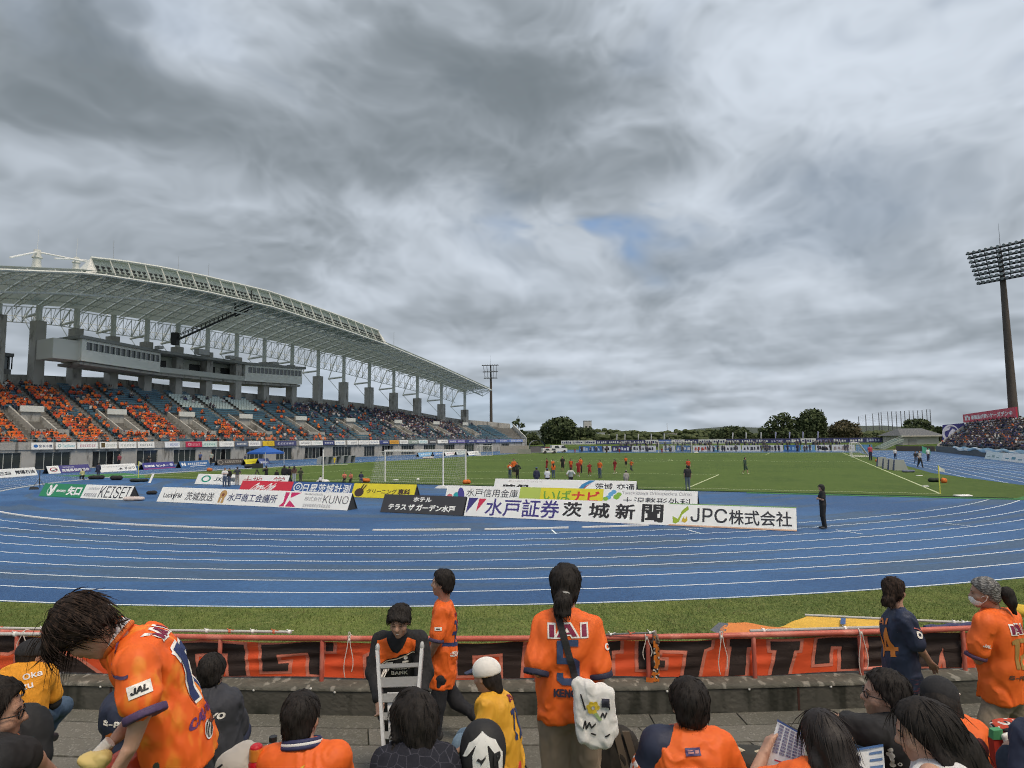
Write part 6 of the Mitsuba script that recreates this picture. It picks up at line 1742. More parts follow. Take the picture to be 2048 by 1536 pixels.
# == PEOPLE ON THE FIELD
OR, DR, NVY, BK, JN, WH, GN = (0.62,0.13,0.025),(0.26,0.022,0.025),(0.03,0.035,0.07),(0.018,0.018,0.02),(0.07,0.10,0.16),(0.66,0.66,0.65),(0.03,0.06,0.045)
HAIR = (0.018,0.014,0.012)
WSH = (0.66,0.66,0.62)
folk = [  # px, foot y, head top y, heading, pose, shirt, trousers, label, extras
 (1020,958,925,160, FOLDED, OR, JN, 'person in an orange shirt and jeans holding a ball to the chest', {}),
 (1028,953.5,918,190, STAND, OR, BK, 'person in an orange shirt and dark shorts behind the one with the ball', {'short': True}),
 (1035,959,925,150, HIPS, (0.03,0.04,0.035), BK, 'person in black seen from behind beside the one with the ball', {'sleeve': 1}),
 (1094,943,916.5,100, WALK, DR, DR, 'person in a dark red kit, first of the red group from the left', {'short': True, 'shoes': WSH}),
 (1073.5,977,935,0, STAND, NVY, NVY, 'person in navy with a blue cap watching from behind the boards', {'sleeve': 1, 'hat': (0.05,0.09,0.24)}),
 (1095,977,937,10, STAND, (0.60,0.64,0.70), BK, 'person in a white shirt and black trousers with a dark bag strap across the back', {'hat': (0.04,0.06,0.16), 'sleeve': .55, 'girth': 1.15}),
 (1107,957,927,0, STAND, OR, JN, 'person in an orange shirt with long dark hair seen from behind', {'style': 'long'}),
 (1106,946,919,200, WALK, OR, BK, 'small orange shirted person beyond the long haired one', {}),
 (1125.5,943.5,913,175, STAND, BK, BK, 'goalkeeper coach in all black with bare arms facing the camera', {'short': True}),
 (1142,946,918,180, STAND, DR, DR, 'person in dark red kit with an orange bib', {'vest': OR, 'short': True, 'shoes': WSH}),
 (1142,979,935,5, HIPS, (0.60,0.63,0.62), BK, 'person in a grey vest over white sleeves with hands on hips behind the boards', {'vest': (0.26,0.31,0.31)}),
 (1157.5,954,921,170, WALK, DR, DR, 'person in dark red kit walking in the middle of the red group', {'short': True, 'shoes': WSH}),
 (1161.5,947,915,200, STAND, OR, BK, 'orange shirted person just behind the walking red player', {}),
 (1179.5,955,925,185, RUN, DR, DR, 'person in dark red kit with legs spread wide and white boots', {'short': True, 'shoes': WSH}),
 (1200,957,920,140, STAND, OR, JN, 'person in an orange shirt and blue jeans right of the red group', {}),
 (1230,948,919,120, WALK, DR, DR, 'person in dark red kit alone between the jeans wearer and the running pair', {'style': 'long', 'short': True, 'shoes': WSH}),
 (1252,935,913,180, STAND, OR, BK, 'orange shirted person farther back on the pitch', {'short': True}),
 (1263,945,920,120, RUN, OR, NVY, 'orange shirted person running to the left', {}),
 (1253,977,941,0, STAND, (0.36,0.34,0.32),(0.34,0.32,0.30), 'person in a long beige coat and hat behind the 茨城交通 board', {'sleeve': 1, 'hem': 0.5, 'hat': (0.24,0.24,0.19), 'girth': 1.1}),
 (1376,981,931,0, STAND, (0.022,0.022,0.026),(0.10,0.13,0.15), 'person in a black shirt and pale jeans holding a white cloth', {'girth': 1.15}),
 (1377,948,918,180, STAND, (0.50,0.07,0.03), BK, 'small person in red beyond the black shirted one', {'short': True}),
 (1491,949,915,215, WALK, GN, GN, 'goalkeeper in dark green walking alone on the right half of the pitch', {'short': True, 'shoes': (0.60,0.62,0.40), 'sleeve': 1}),
 (1648,1058,970,80, FOLDED, BK, BK, 'woman in black with tied hair standing on the track in front of the last board', {'style': 'bob', 'hat': BK}),
 (1741.5,921,890,180, STAND, (0.46,0.06,0.09), NVY, 'person in a crimson shirt on the inside lane by the training goal', {}),
 (1791,919,897,150, WALK, WH, NVY, 'person in a white shirt on the right straight', {}),
 (1832,928,903,170, WALK, BK, JN, 'person in black at the left of the group on the right straight', {}),
 (1840.5,935.5,901,180, WALK, (0.05,0.05,0.055), BK, 'person in dark clothes walking foremost on the right straight', {'vest': (0.45,0.45,0.44)}),
 (1857,923,896,190, STAND, (0.60,0.64,0.62), NVY, 'person in white at the right of the group on the right straight', {}),
 (196,954.5,926,10, STAND, NVY, NVY, 'man in a dark suit standing in front of the stand side boards', {'sleeve': 1, 'hem': 0.16}),
 (165,960,938,60, KNEEL, (0.42,0.42,0.20), BK, 'kneeling photographer in a yellow green bib', {'sleeve': 1}),
 (142,935,913,20, FOLDED, BK, BK, 'person in black leaning by the first stand window', {}),
 (297,934,911.5,180, HIPS, BK, BK, 'person in black with hands on hips by the stand wall', {}),
 (238,935,908,180, STAND, (0.25,0.06,0.08), BK, 'person in a dark red top in a stand doorway', {}),
 (422,931,904,180, STAND, (0.36,0.40,0.34), BK, 'person in pale green in front of the stand wall', {}),
 (490,930,909,170, STAND, (0.08,0.09,0.14), BK, 'person in dark blue left of the canopy', {}),
 (400,929,905,180, STAND, (0.07,0.10,0.22), BK, 'person in blue between two stand windows', {}),
 (449,974,936,200, FOLDED, WH, JN, 'person in a white shirt and jeans, leftmost of the camera crew', {}),
 (458,973,937,160, STAND, BK, JN, 'person in black and jeans beside the white shirted crew member', {'sleeve': 1}),
 (474,971,934,10, HIPS, (0.05,0.055,0.065),(0.30,0.28,0.25), 'crew member in a dark shirt and khaki trousers', {}),
 (532,969,932,70, CAMERA, BK, BK, 'camera operator in black behind the broadcast camera', {'sleeve': 1}),
 (553,968,940,0, STAND, BK, BK, 'small person in black right of the camera operator', {'sleeve': 1}),
 (568,968,931,20, STAND, BK, BK, 'woman in a long black coat left of the group in front of the pitch', {'sleeve': 1, 'hem': 0.4, 'style': 'bob', 'girth': 1.2}),
 (578,967,933,-20, STAND, (0.02,0.02,0.022), BK, 'person in a black coat next to the woman in the long coat', {'sleeve': 1, 'hem': 0.35, 'girth': 1.1}),
 (588,967,932,20, STAND, (0.10,0.06,0.05),(0.36,0.40,0.42), 'person in a dark brown top and pale trousers', {'style': 'long'}),
 (601,968,936,-10, HIPS, (0.05,0.06,0.035),(0.07,0.07,0.05), 'person in a dark green top at the right of the group', {'girth': 1.1}),
 (689,965.5,944,180, KNEEL, (0.62,0.20,0.12), BK, 'child in orange crouching at the pitch edge, left one', {'scale2': .75}),
 (702,965.5,945,170, KNEEL, (0.62,0.20,0.12), BK, 'child in orange crouching at the pitch edge, right one', {'scale2': .75}),
 (722,966,944,10, KNEEL, NVY, (0.12,0.11,0.22), 'person in navy crouching beside the orange ball bag', {'sleeve': 1}),
 (641,968,952,30, KNEEL, WH, NVY, 'person in white bending low at the left net pole', {}),
 (669,931,913,160, WALK, (0.62,0.48,0.03),(0.58,0.45,0.03), 'player in all yellow in front of the bench shelters', {'short': True}),
 (1010,905,893,180, STAND, (0.45,0.45,0.30), BK, 'steward in a pale vest at the far left corner, first from the left', {}),
 (1033,906,894,170, STAND, (0.40,0.40,0.26), BK, 'steward in a pale vest at the far left corner, second from the left', {}),
 (1046,906,894,180, STAND, (0.45,0.44,0.32), BK, 'steward in a pale vest at the far left corner, third from the left', {}),
 (1150,908.5,897,180, RUN, DR, DR, 'far player in dark red in front of the blue banner', {'short': True}),
 (1213,908,896.5,180, STAND, BK, BK, 'far player in black in front of the navy banner', {'short': True}),
 (1239,908,896.5,180, RUN, DR, DR, 'far player in dark red left of the far goal', {'short': True}),
 (1342,906.5,894,180, STAND, (0.09,0.07,0.06), BK, 'far player in brown inside the far goal', {'short': True}),
 (1324,908,896,180, STAND, DR, DR, 'far player in dark red inside the far goal', {'short': True}),
 (1397,906,897,180, STAND, DR, BK, 'far player in dark red right of the far goal', {'short': True}),
 (1404,906.5,897,170, RUN, DR, BK, 'far player in dark red running right of the far goal', {'short': True}),
 (1325,899,0,0, None, 0,0, '', {})][:-1]
for px, yf, yh, hd, P, sh, trs, lab, ex in folk:
 q = ground(px, yf)
 dist = q[1]
 top = depth_at(px, yh, dist)[2]
 full = 1.70 if P is not KNEEL else 1.235
 sc = top / full
 ex = {a: b for a, b in ex.items() if a != 'scale2'}
 figure(lab, [q[0], q[1],0.012], hd, P, sh, trs, ex.pop('haircol', HAIR), h=max(0.020, min(0.05, dist * 0.00065)), scale=sc, **ex)
k = thing('football', 'ball held against the chest by the orange shirted person', 'ball')
q = ground(1020,958)
put(k, MB().ball(q + [0.02,-0.24,0.95],[0.11] * 3,2), mat((0.70,0.66,0.62),0.5), smooth=True)
k = thing('hand_flag', 'small green flag carried on the right straight', 'flag')
q = ground(1846,922)
Gs = np.array([[q + [0.25 * j, 0.06 * math.sin(j * 1.4),1.95 - 0.42 * i - 0.10 * j] for j in range(5)] for i in range(3)])
put(k, MB().grid(Gs).bar(q + [0,0,0.9], q + [0,0,2.0],0.02, sides=4), mat((0.08,0.34,0.22),0.8))

# == CROWDS
def crowd_base(P, h=0.062):
 J = place(P, (0,0,0),0,1.0)
 S = Solid(0.05)
 torso(S, J, 0.02,1.05)
 for sd in 'lr':
  S.chain([J['sh' + sd], J['el' + sd], J['wr' + sd]],[0.068,0.062,0.045])
  S.chain([J['hp' + sd], J['kn' + sd], J['an' + sd]],[0.095,0.08,0.06])
  S.cone(J['an' + sd], J['to' + sd],0.055,0.05)
 S.ell(J['head'],[0.095,0.115,0.135]).cone(J['neck'], J['head'],0.07)
 v, f = S.mesh(h)
 hz = J['neck'][2] + 0.03
 el = min(np.linalg.norm(v - J['el' + sd], axis=1).min() for sd in 'lr')
 dn = np.minimum(*[np.linalg.norm(v - (J['wr' + sd] + J['el' + sd]) / 2, axis=1) for sd in 'lr'])
 reg = np.full(len(v),1)                                            # shirt
 reg[(v[:, 2] < J['waist'][2] - 0.06) | (v[:, 1] > J['knl'][1] * 0.55 + 0.06) & (v[:, 2] < J['waist'][2] + 0.25)] = 2   # trousers
 reg[(dn < 0.09) & (v[:, 2] < J['chest'][2] + 0.1)] = 3               # skin
 reg[v[:, 2] > hz] = 3
 reg[(v[:, 2] > hz) & ((v[:, 1] - J['head'][1]) * 0.8 - (v[:, 2] - J['head'][2]) < 0.075)] = 4   # hair or hat
 return v, f, reg

LEAN = {**SIT, 'head': (0,0.16,0.68), 'neck': (0,0.08,0.54), 'chest': (0,0.03,0.38), 'shl': (-0.17,0.08,0.50), 'shr': (0.17,0.08,0.50), 'ell': (-0.22,0.22,0.34), 'elr': (0.22,0.22,0.34), 'wrl': (-0.05,0.36,0.46), 'wrr': (0.05,0.36,0.46)}
def seat_pose(P):
 """Seated on a bench: hips at the seat, feet below."""
 return {**P, 'anl': (-0.13,0.42,-0.30), 'anr': (0.13,0.42,-0.30), 'tol': (-0.14,0.56,-0.36), 'tor': (0.14,0.56,-0.36), 'knl': (-0.13,0.42,0.12), 'knr': (0.13,0.42,0.12)}
UPARM = {**seat_pose(SIT), 'ell': (-0.24,0.1,0.68), 'elr': (0.24,0.1,0.68), 'wrl': (-0.16,0.14,0.92), 'wrr': (0.16,0.14,0.92)}
TURN = {**seat_pose(SIT), 'shl': (-0.13,0.09,0.52), 'shr': (0.13,-0.12,0.52), 'head': (0.02,0.0,0.72)}
STANDC = {k_: ((v_[0], v_[1], v_[2] - 0.42) if k_ not in ('look', 'headup') else v_) for k_, v_ in STAND.items()}
crowd_geo = [crowd_base(p) for p in (seat_pose(SIT), seat_pose(LEAN), UPARM, TURN, STANDC)]
cr = np.random.default_rng(21)
SKC, = [(0.30,0.175,0.125)],

def crowd_colors(kind):
 r = cr.random()
 if kind == 'orange':
  shirt = [(0.74,0.135,0.02),(0.62,0.095,0.02),(0.76,0.20,0.04),(0.52,0.065,0.03)][cr.integers(4)] if r < 0.80 else [(0.03,0.035,0.07),(0.55,0.56,0.55),(0.05,0.05,0.05),(0.25,0.24,0.22)][cr.integers(4)]
  tr_ = [(0.03,0.035,0.05),(0.06,0.08,0.12),(0.20,0.17,0.13),(0.025,0.025,0.03)][cr.integers(4)]
 else:
  shirt = [(0.035,0.04,0.12),(0.05,0.05,0.06),(0.06,0.07,0.18),(0.30,0.32,0.36),(0.58,0.59,0.60),(0.09,0.10,0.12),(0.04,0.045,0.10),(0.025,0.03,0.08)][cr.integers(8)]
  tr_ = [(0.03,0.035,0.05),(0.06,0.07,0.10),(0.10,0.10,0.10)][cr.integers(3)]
 h_ = (0.02,0.016,0.014) if cr.random() < 0.74 else [(0.62,0.62,0.60),(0.50,0.11,0.03),(0.04,0.05,0.14),(0.16,0.13,0.11)][cr.integers(4)]
 return np.array([[0,0,0], shirt, tr_, SKC[0], h_])

def crowd_variant(kind, g_):
 v, f, reg = crowd_geo[g_]
 return v, f, crowd_colors(kind)[reg]

places = []   # (kind, position, facing in plan, scale)
for r, t_s, z_s, x0, x1 in seats + pale_seats:
 for s_ in np.arange(x0 + 0.3, x1 - 0.25,0.56):
  if s_ < 1.5 or s_ > 134:
   continue
  f_ = meshkit.fbm(np.array([s_ * 0.28, r * 0.45,3.0]),3,8)
  if s_ < 24:
   p, kd = 0.95 - 0.02 * max(0, r - 12) - (0.35 if r > 8 and s_ > 17 else 0), 'orange'
  elif s_ < 47:
   p, kd = (0.80 if r < 9 else 0.5 if r < 14 and s_ < 36 else 0.14) - 0.006 * (s_ - 24), 'orange'
  elif s_ < 62:
   p, kd = (0.36 if r < 8 else 0.12),('orange' if cr.random() < 0.75 else 'dark')
  elif s_ < 74:
   p, kd = (0.16 if r < 13 else 0.45),('orange' if cr.random() < 0.35 and r < 12 else 'dark')
  elif s_ < 84:
   p, kd = (0.22 if r < 8 else 0.34),('orange' if cr.random() < 0.25 else 'dark')
  elif s_ < 116:
   p, kd = (0.72 if r > 3 else 0.35), 'dark'
  else:
   p, kd = (0.10 if s_ < 124 else 0.015), 'dark'
  if (r, t_s, z_s, x0, x1) in pale_seats:
   p, kd = 0.10, 'dark'
  if cr.random() < p * np.clip(0.55 + 2.2 * (f_ - 0.27),0,1.2):
   places.append((kd, SW(s_ + cr.uniform(-.1, .1), t_s - 0.02, z_s - 0.03),-E2, cr.uniform(1.0,1.16)))
for r in range(R_ROWS):
 u0, z0 = 52.4 + r * 0.56,1.05 + r * 0.44
 for a_ in np.arange(44, RA1 - 2,0.52):
  p = 0.60 if a_ < 100 else 0.36
  p *= np.clip(0.4 + 2.2 * (meshkit.fbm(np.array([a_ * 0.25, r * 0.5,9.0]),3,5) - 0.25),0,1.1)
  if cr.random() < p:
   places.append(('side', W(u0 + 0.34, a_ + cr.uniform(-.1, .1), z0 + 0.37),-PU, cr.uniform(0.95,1.08)))
def m4(pos, face, sc):
 f = np.array([*unit(face),0]); r_ = np.array([f[1],-f[0],0])
 M = np.eye(4)
 M[:3,0], M[:3,1], M[:3,2], M[:3,3] = r_ * sc, f * sc, np.array([0,0,1.0]) * sc, pos
 return M
order = sorted(range(len(places)), key=lambda i: np.linalg.norm(places[i][1][:2]))
single = {'orange': 190, 'dark': 40, 'side': 70}
text_ = {'orange': ('supporter in orange or mixed colours seated in the left blocks of the main stand', 'supporters seated on the left of the main stand'), 'dark': ('dark dressed spectator seated in the middle of the main stand', 'dark dressed spectators in the main stand'), 'side': ('dark dressed supporter seated in the right stand', 'supporters seated in the right stand')}
variants = {}
for kd in single:
 variants[kd] = []
 for i in range(14):
  v, f, c = crowd_variant('orange' if kd == 'orange' else 'dark', [0,1,0,3,1,0,2,3,0,1,4,3,0,1][i])
  variants[kd].append((mikit.ply((v, f), 'dyed_cloth', smooth=True, color=c), v, f, c))
def shade_name(c):
 r_, g_, b_ = c
 return 'orange' if r_ > 0.4 and g_ < 0.25 else 'white' if min(c) > 0.5 else 'grey' if min(c) > 0.19 else 'navy' if b_ > 1.5 * r_ and b_ > 0.06 else 'black'

def where_(kd, pos):
 if kd == 'side':
  u_ = (pos[:2] - GP) @ PU
  return f'in the {ORD[int((u_ - 52.4) / 0.56)]} row of the right stand, {ORD[min(25, int((RA1 - (pos[:2] - GP) @ PA) / 3))]} bay'
 s_, t_ = (pos[:2] - S0) @ E1,(pos[:2] - S0) @ E2
 return f'in the {ORD[min(25, int((t_ - 0.3) / ROW))]} row of the main stand, {ORD[int(np.searchsorted(aisles, s_)) - 3]} block'

looks = {kd: [f'{shade_name(c[int(np.argmax(crowd_geo[[0,1,0,3,1,0,2,3,0,1,4,3,0,1][i]][2] == 1))])} clad {["seated", "leaning", "arm raising", "turned", "standing"][[0,1,0,3,1,0,2,3,0,1,4,3,0,1][i]]}' for i, (_, v, fx, c) in enumerate(vs_2)] for kd, vs_2 in variants.items()}
left_over = {kd: [] for kd in single}
count = dict.fromkeys(single, 0)
for i in order:
 kd, pos, face, sc = places[i]
 M = m4(pos, unit(np.array(face) + cr.normal(size=2) * 0.2), sc)
 if count[kd] < single[kd]:
  count[kd] += 1
  vi_ = int(cr.integers(14))
  k = thing('spectator', f'{looks[kd][vi_]} supporter {where_(kd, pos)}', 'person', text_[kd][1])
  scene[k] = {**variants[kd][vi_][0], 'to_world': T(M.tolist())}
 else:
  left_over[kd].append(M)
for kd, ms in left_over.items():
 if not ms:
  continue
 vs, fs, cs, n = [],[],[],0
 for M in ms:
  v, f, reg = crowd_geo[[0,1,0,3,1,0,2,3][cr.integers(8)]]
  c = crowd_colors('orange' if kd == 'orange' else 'dark')[reg]
  vs.append(v @ M[:3, :3].T + M[:3,3]); fs.append(f + n); cs.append(c)
  n += len(v)
 k = tag({'orange': 'orange_crowd', 'dark': 'dark_crowd', 'side': 'side_crowd'}[kd], {'orange': 'rest of the crowd in orange on the left of the main stand', 'dark': 'rest of the dark dressed crowd in the main stand', 'side': 'rest of the dark dressed crowd in the right stand'}[kd], 'crowd', None, 'stuff')
 put(k, (np.vstack(vs), np.vstack(fs)), 'dyed_cloth', smooth=True, color=np.vstack(cs))
print('crowd', len(places), {a: len(b) for a, b in left_over.items()})
# supporters along the far bank, too small to tell apart
vs, fs, cs, n = [],[],[],0
for i in range(150):
 u_, a_ = cr.uniform(fu(1160,116), fu(1700,116)),119.5 + cr.uniform(0,4)
 lowx = cr.random() < 0.35
 a_ = 116.5 - cr.uniform(0.3,1.2) if lowx else a_ + 33
 v, f, reg = crowd_geo[4]
 M = m4(W(u_, a_, 0.44 if lowx else 1.0 + 0.06 * (a_ - 152)),-PA, cr.uniform(0.9,1.05))
 vs.append(v @ M[:3, :3].T + M[:3,3]); fs.append(f + n); cs.append(crowd_colors('dark')[reg]); n += len(v)
tag('far_crowd', 'small dark and white figures standing before and behind the banners of the far end', 'crowd', None, 'stuff')
put('far_crowd', (np.vstack(vs), np.vstack(fs)), 'dyed_cloth', smooth=True, color=np.vstack(cs))
# == THE NEAR END: grass strip, wall, rail, banner, walkway, bank
WALK_Z, WALL_TOP = 0.25,0.54

def y_wall(x):
 return 7.14 + 0.0097 * (np.asarray(x) - 0.6) ** 2

def wall_n(x):
 """Plan direction towards the pitch, square to the wall at x."""
 t = np.array([1.0,0.0194 * (x - 0.6)])
 t /= np.linalg.norm(t)
 return np.array([-t[1], t[0]])

def wp(x, off, z):
 n = wall_n(x)
 return np.array([x + n[0] * off, float(y_wall(x)) + n[1] * off, z])

def wall_x(px, py, off):
 """x of the point of the wall line (shifted by off) seen at this pixel."""
 x = (px - 1024) / FOCAL * 7.2
 for _ in range(12):
  x = float(depth_at(px, py, float(y_wall(x)) + off)[0])
 return x

def y_edge(x):
 R = R_OUT + 0.07
 return BEND[1] - np.sqrt(np.maximum(R * R - (x - BEND[0]) ** 2,1.0))

xs = np.linspace(-30,30,121)
fr_ = np.linspace(0,1,15)
prof = lambda f: 0.42 * (1 - f) ** 1.15 + 0.004
Gs = np.array([[[x, (float(y_wall(x)) + 0.4) * (1 - f) + float(y_edge(x)) * f, prof(f) + 0.02 * (meshkit.noise(np.array([x * 2.0, f * 6,0])) - 0.5) * f * (1 - f) * 4] for x in xs] for f in fr_])
put('grass_strip', MB().grid(Gs.transpose(1,0,2)), 'strip_grass', smooth=True)
tag('grass_strip', 'strip of grass sloping down from the front wall to the track', None, None, 'structure')
r_ = np.random.default_rng(5)
def blades(n, pos, h0, h1, w, seed):
 rr = np.random.default_rng(seed)
 p = pos(rr, n)
 a = rr.uniform(0,2 * np.pi, n)
 hgt = rr.uniform(h0, h1, n)
 d = np.stack([np.cos(a), np.sin(a), a * 0],1)
 tip = p + np.column_stack([rr.normal(0,0.35, n) * hgt, rr.normal(0,0.35, n) * hgt, hgt])
 V = np.stack([p - d * w, p + d * w, tip],1).reshape(-1,3)
 return V, np.arange(3 * n).reshape(-1,3)
def strip_pos(rr, n):
 x, f = rr.uniform(-11,11, n), rr.uniform(0.05,0.995, n)
 y = (y_wall(x) + 0.4) * (1 - f) + y_edge(x) * f
 return np.column_stack([x, y, prof(f) - 0.012])
pmat('blade_green', lambda p, n, uv: mix(mix((0.062,0.100,0.016),(0.125,0.160,0.032), noise(p.x * 60, p.y * 60,0.0)),(0.16,0.15,0.055), smoothstep(0.55,0.8, fbm(p.x * 3, p.y * 5,0.0,3))),0.8)
tag('grass_blades', 'short blades of grass on the strip before the track', 'grass', None, 'stuff')
put('grass_blades', blades(60000, strip_pos, 0.02,0.065,0.006,3), 'blade_green')

# ---- wall
pmat('old_concrete', lambda p, n, uv: mix(mix((0.050,0.050,0.043),(0.105,0.101,0.088), fbm(p.x * 1.7, p.z * 3.0, p.y * 1.7,4)),(0.016,0.018,0.013), smoothstep(0.48,0.72, fbm(p.x * 5, p.z * 1.1,3.0,4)) * 0.85),0.95,
  bump=(lambda p, n, uv: fbm(p.x * 30, p.y * 30, p.z * 30,3),0.012), eps=4e-3)
pmat('mossy_coping', lambda p, n, uv: mix(mix((0.055,0.055,0.046),(0.13,0.125,0.105), fbm(p.x * 7, p.y * 7,0.0,4)),(0.26,0.25,0.22), smoothstep(0.56,0.72, fbm(p.x * 14, p.y * 9,2.0,4)) * 0.8),0.95,
  bump=(lambda p, n, uv: fbm(p.x * 35, p.y * 35, p.z * 30,3),0.018), eps=4e-3)
wl = thing('front_wall', 'low stained concrete wall with a mossy coping below the rail', 'wall')
xw = np.linspace(-22,22,177)
joints = [-4.55,-1.5,0.52,3.1,5.9]
m, mc = MB(), MB()
for a_, b_ in zip(xw[:-1], xw[1:]):
 g_ = [wp(a_, 0, WALK_Z - .1), wp(b_, 0, WALK_Z - .1), wp(b_, .45, WALK_Z - .1), wp(a_, .45, WALK_Z - .1), wp(a_, 0, WALL_TOP - .035), wp(b_, 0, WALL_TOP - .035), wp(b_, .45, WALL_TOP - .035), wp(a_, .45, WALL_TOP - .035)]
 m.hexa(g_)
P = np.array([[wp(x, o, z + 0.010 * (float(meshkit.fbm(np.array([x * 3.1, o * 9, z * 5]),3,2)) - 0.5)) for x in np.linspace(-14,14,420)] for o, z in [(-0.012, WALL_TOP - 0.034),(-0.010, WALL_TOP - 0.012),(0.014, WALL_TOP),(0.12, WALL_TOP + .003),(0.25, WALL_TOP + .004),(0.44, WALL_TOP + .002),(0.46, WALL_TOP - .04)]])
mc.grid(P.transpose(1,0,2))
part(wl, 'face', m, 'old_concrete')
part(wl, 'coping', mc, 'mossy_coping', smooth=60)
jm = MB()
for x in joints:
 jm.hexa([wp(x - .012,-.004, WALK_Z), wp(x + .012,-.004, WALK_Z), wp(x + .012, .01, WALK_Z), wp(x - .012, .01, WALK_Z), wp(x - .012,-.004, WALL_TOP - .03), wp(x + .012,-.004, WALL_TOP - .03), wp(x + .012, .01, WALL_TOP - .03), wp(x - .012, .01, WALL_TOP - .03)])
part(wl, 'joint', jm, mat((0.05,0.02,0.015),0.9), label='rust stained joint between two lengths of wall')
for px, py in [(202,1373),(508,1380),(622,1377),(670,1384),(860,1385),(1334,1382),(1498,1378),(1661,1373)]:
 x = wall_x(px, py, 0)
 z = float(depth_at(px, py, float(y_wall(x)))[2])
 part(wl, 'bolt_cap', MB().ball(wp(x, -0.006, z),[0.014,0.012,0.014],1), mat((0.62,0.62,0.60),0.4), smooth=True)

# ---- kerb strip and paving flags of the walkway
pmat('paving', lambda p, n, uv: mix(mix((0.105,0.100,0.085),(0.155,0.150,0.130), fbm(p.x * 2, p.y * 2,0.0,3)), mix((0.06,0.06,0.05),(0.26,0.25,0.23), noise(p.x * 70, p.y * 70,1.0)), smoothstep(0.42,0.75, fbm(p.x * 42, p.y * 42,5.0,3)) * 0.75),0.95,
  bump=(lambda p, n, uv: fbm(p.x * 60, p.y * 60, p.z * 30,2),0.008), eps=4e-3)
pmat('paving_dark', lambda p, n, uv: mix(mix((0.075,0.075,0.063),(0.125,0.120,0.10), fbm(p.x * 2, p.y * 2,0.0,3)), mix((0.05,0.05,0.04),(0.22,0.21,0.19), noise(p.x * 70, p.y * 70,1.0)), smoothstep(0.42,0.75, fbm(p.x * 42, p.y * 42,5.0,3)) * 0.7),0.95,
  bump=(lambda p, n, uv: fbm(p.x * 60, p.y * 60, p.z * 30,2),0.008), eps=4e-3)
tag(put('walkway', MB().grid(np.array([[wp(x, o, WALK_Z - 0.03) for o in (0.3,-1.75)] for x in np.linspace(-20,20,90)])), mat((0.055,0.055,0.043),0.95)), 'paved concrete walkway at the foot of the front wall', None, None, 'structure')
def flag_stone(x0, x1, o0, o1, skew, dz):
 c = 0.004
 pts_lo = [wp(x0 + skew, o1, WALK_Z - .06), wp(x1 + skew, o1, WALK_Z - .06), wp(x1, o0, WALK_Z - .06), wp(x0, o0, WALK_Z - .06)]
 top = [wp(x0 + skew + c, o1 + c, WALK_Z + dz), wp(x1 + skew - c, o1 + c, WALK_Z + dz), wp(x1 - c, o0 - c, WALK_Z + dz), wp(x0 + c, o0 - c, WALK_Z + dz)]
 return MB().hexa(pts_lo + top)
x = -9.0
while x < 9:
 L = 0.95
 part('walkway', 'edge_stone', flag_stone(x + .004, x + L - .004,-0.002,-0.30,0, r_.uniform(0, .008)), 'paving_dark')
 x += L
for row in range(4):
 x = -9 + r_.uniform(0,0.6)
 o0 = -0.306 - row * 0.36
 while x < 8.6:
  L = r_.choice([0.62,0.62,0.93])
  part('walkway', 'paving_stone', flag_stone(x + .004, x + L - .004, o0, o0 - 0.352,0.10, r_.uniform(-.004, .006)), 'paving' if r_.random() < 0.7 else 'paving_dark')
  x += L
# ---- the bank the crowd sits on
def bank_z(y):
 return WALK_Z + 0.30 * np.clip(5.45 - np.asarray(y),0,5.0) + 0.03 * np.clip(0.45 - np.asarray(y),0,50)
xb, yb = np.linspace(-16,16,80), np.concatenate([np.linspace(5.75,0,40),[-3,-8,-20]])
Gs = np.array([[[x, y + (float(y_wall(x)) - 7.14) * 0.9, float(bank_z(y)) - 0.02 + 0.05 * (float(meshkit.fbm(np.array([x * 1.4, y * 1.4,0]),3,6)) - 0.5)] for y in yb] for x in xb])
tag(put('grass_bank', MB().grid(Gs), 'strip_grass', smooth=True), 'worn grass bank the nearest spectators sit on', None, None, 'structure')
def bank_pos(rr, n):
 x, y = rr.uniform(-5,5.5, n), rr.uniform(2.0,5.6, n)
 return np.column_stack([x, y + (y_wall(x) - 7.14) * 0.9, bank_z(y) - 0.02])
tag(put('bank_blades', blades(30000, bank_pos, 0.03,0.09,0.004,4), 'blade_green'), 'grass blades on the bank between the nearest spectators', 'grass', None, 'stuff')

# ---- rail
RAIL_OFF, RAIL_Z = 0.18,1.01
pmat('rail_paint', lambda p, n, uv: mix((0.50,0.115,0.080),(0.60,0.20,0.15), smoothstep(0.45,0.7, fbm(p.x * 5, p.y * 5, p.z * 5,4))),0.5)
rail = thing('railing', 'low faded red tube railing on top of the front wall', 'railing')
part(rail, 'top_rail', MB().path(np.array([wp(x, RAIL_OFF, RAIL_Z) for x in np.linspace(-16,5.55,120)]),0.030,10), 'rail_paint', smooth=True)
for px in (-180,28,235,437,642,850,1072,1297,1510,1724,1932):
 x = wall_x(px, 1320, RAIL_OFF)
 part(rail, 'post', MB().path([wp(x, RAIL_OFF, WALL_TOP - .02), wp(x, RAIL_OFF, 0.85), wp(x, RAIL_OFF, RAIL_Z)],0.024,10), 'rail_paint', smooth=True)
xe = wall_x(1958,1330, RAIL_OFF)
part(rail, 'lower_rail', MB().path([wp(wall_x(1724,1350, RAIL_OFF), RAIL_OFF, WALL_TOP + .06), wp(wall_x(1790,1350, RAIL_OFF), RAIL_OFF, WALL_TOP + .075)],0.022,8), 'rail_paint', smooth=True)
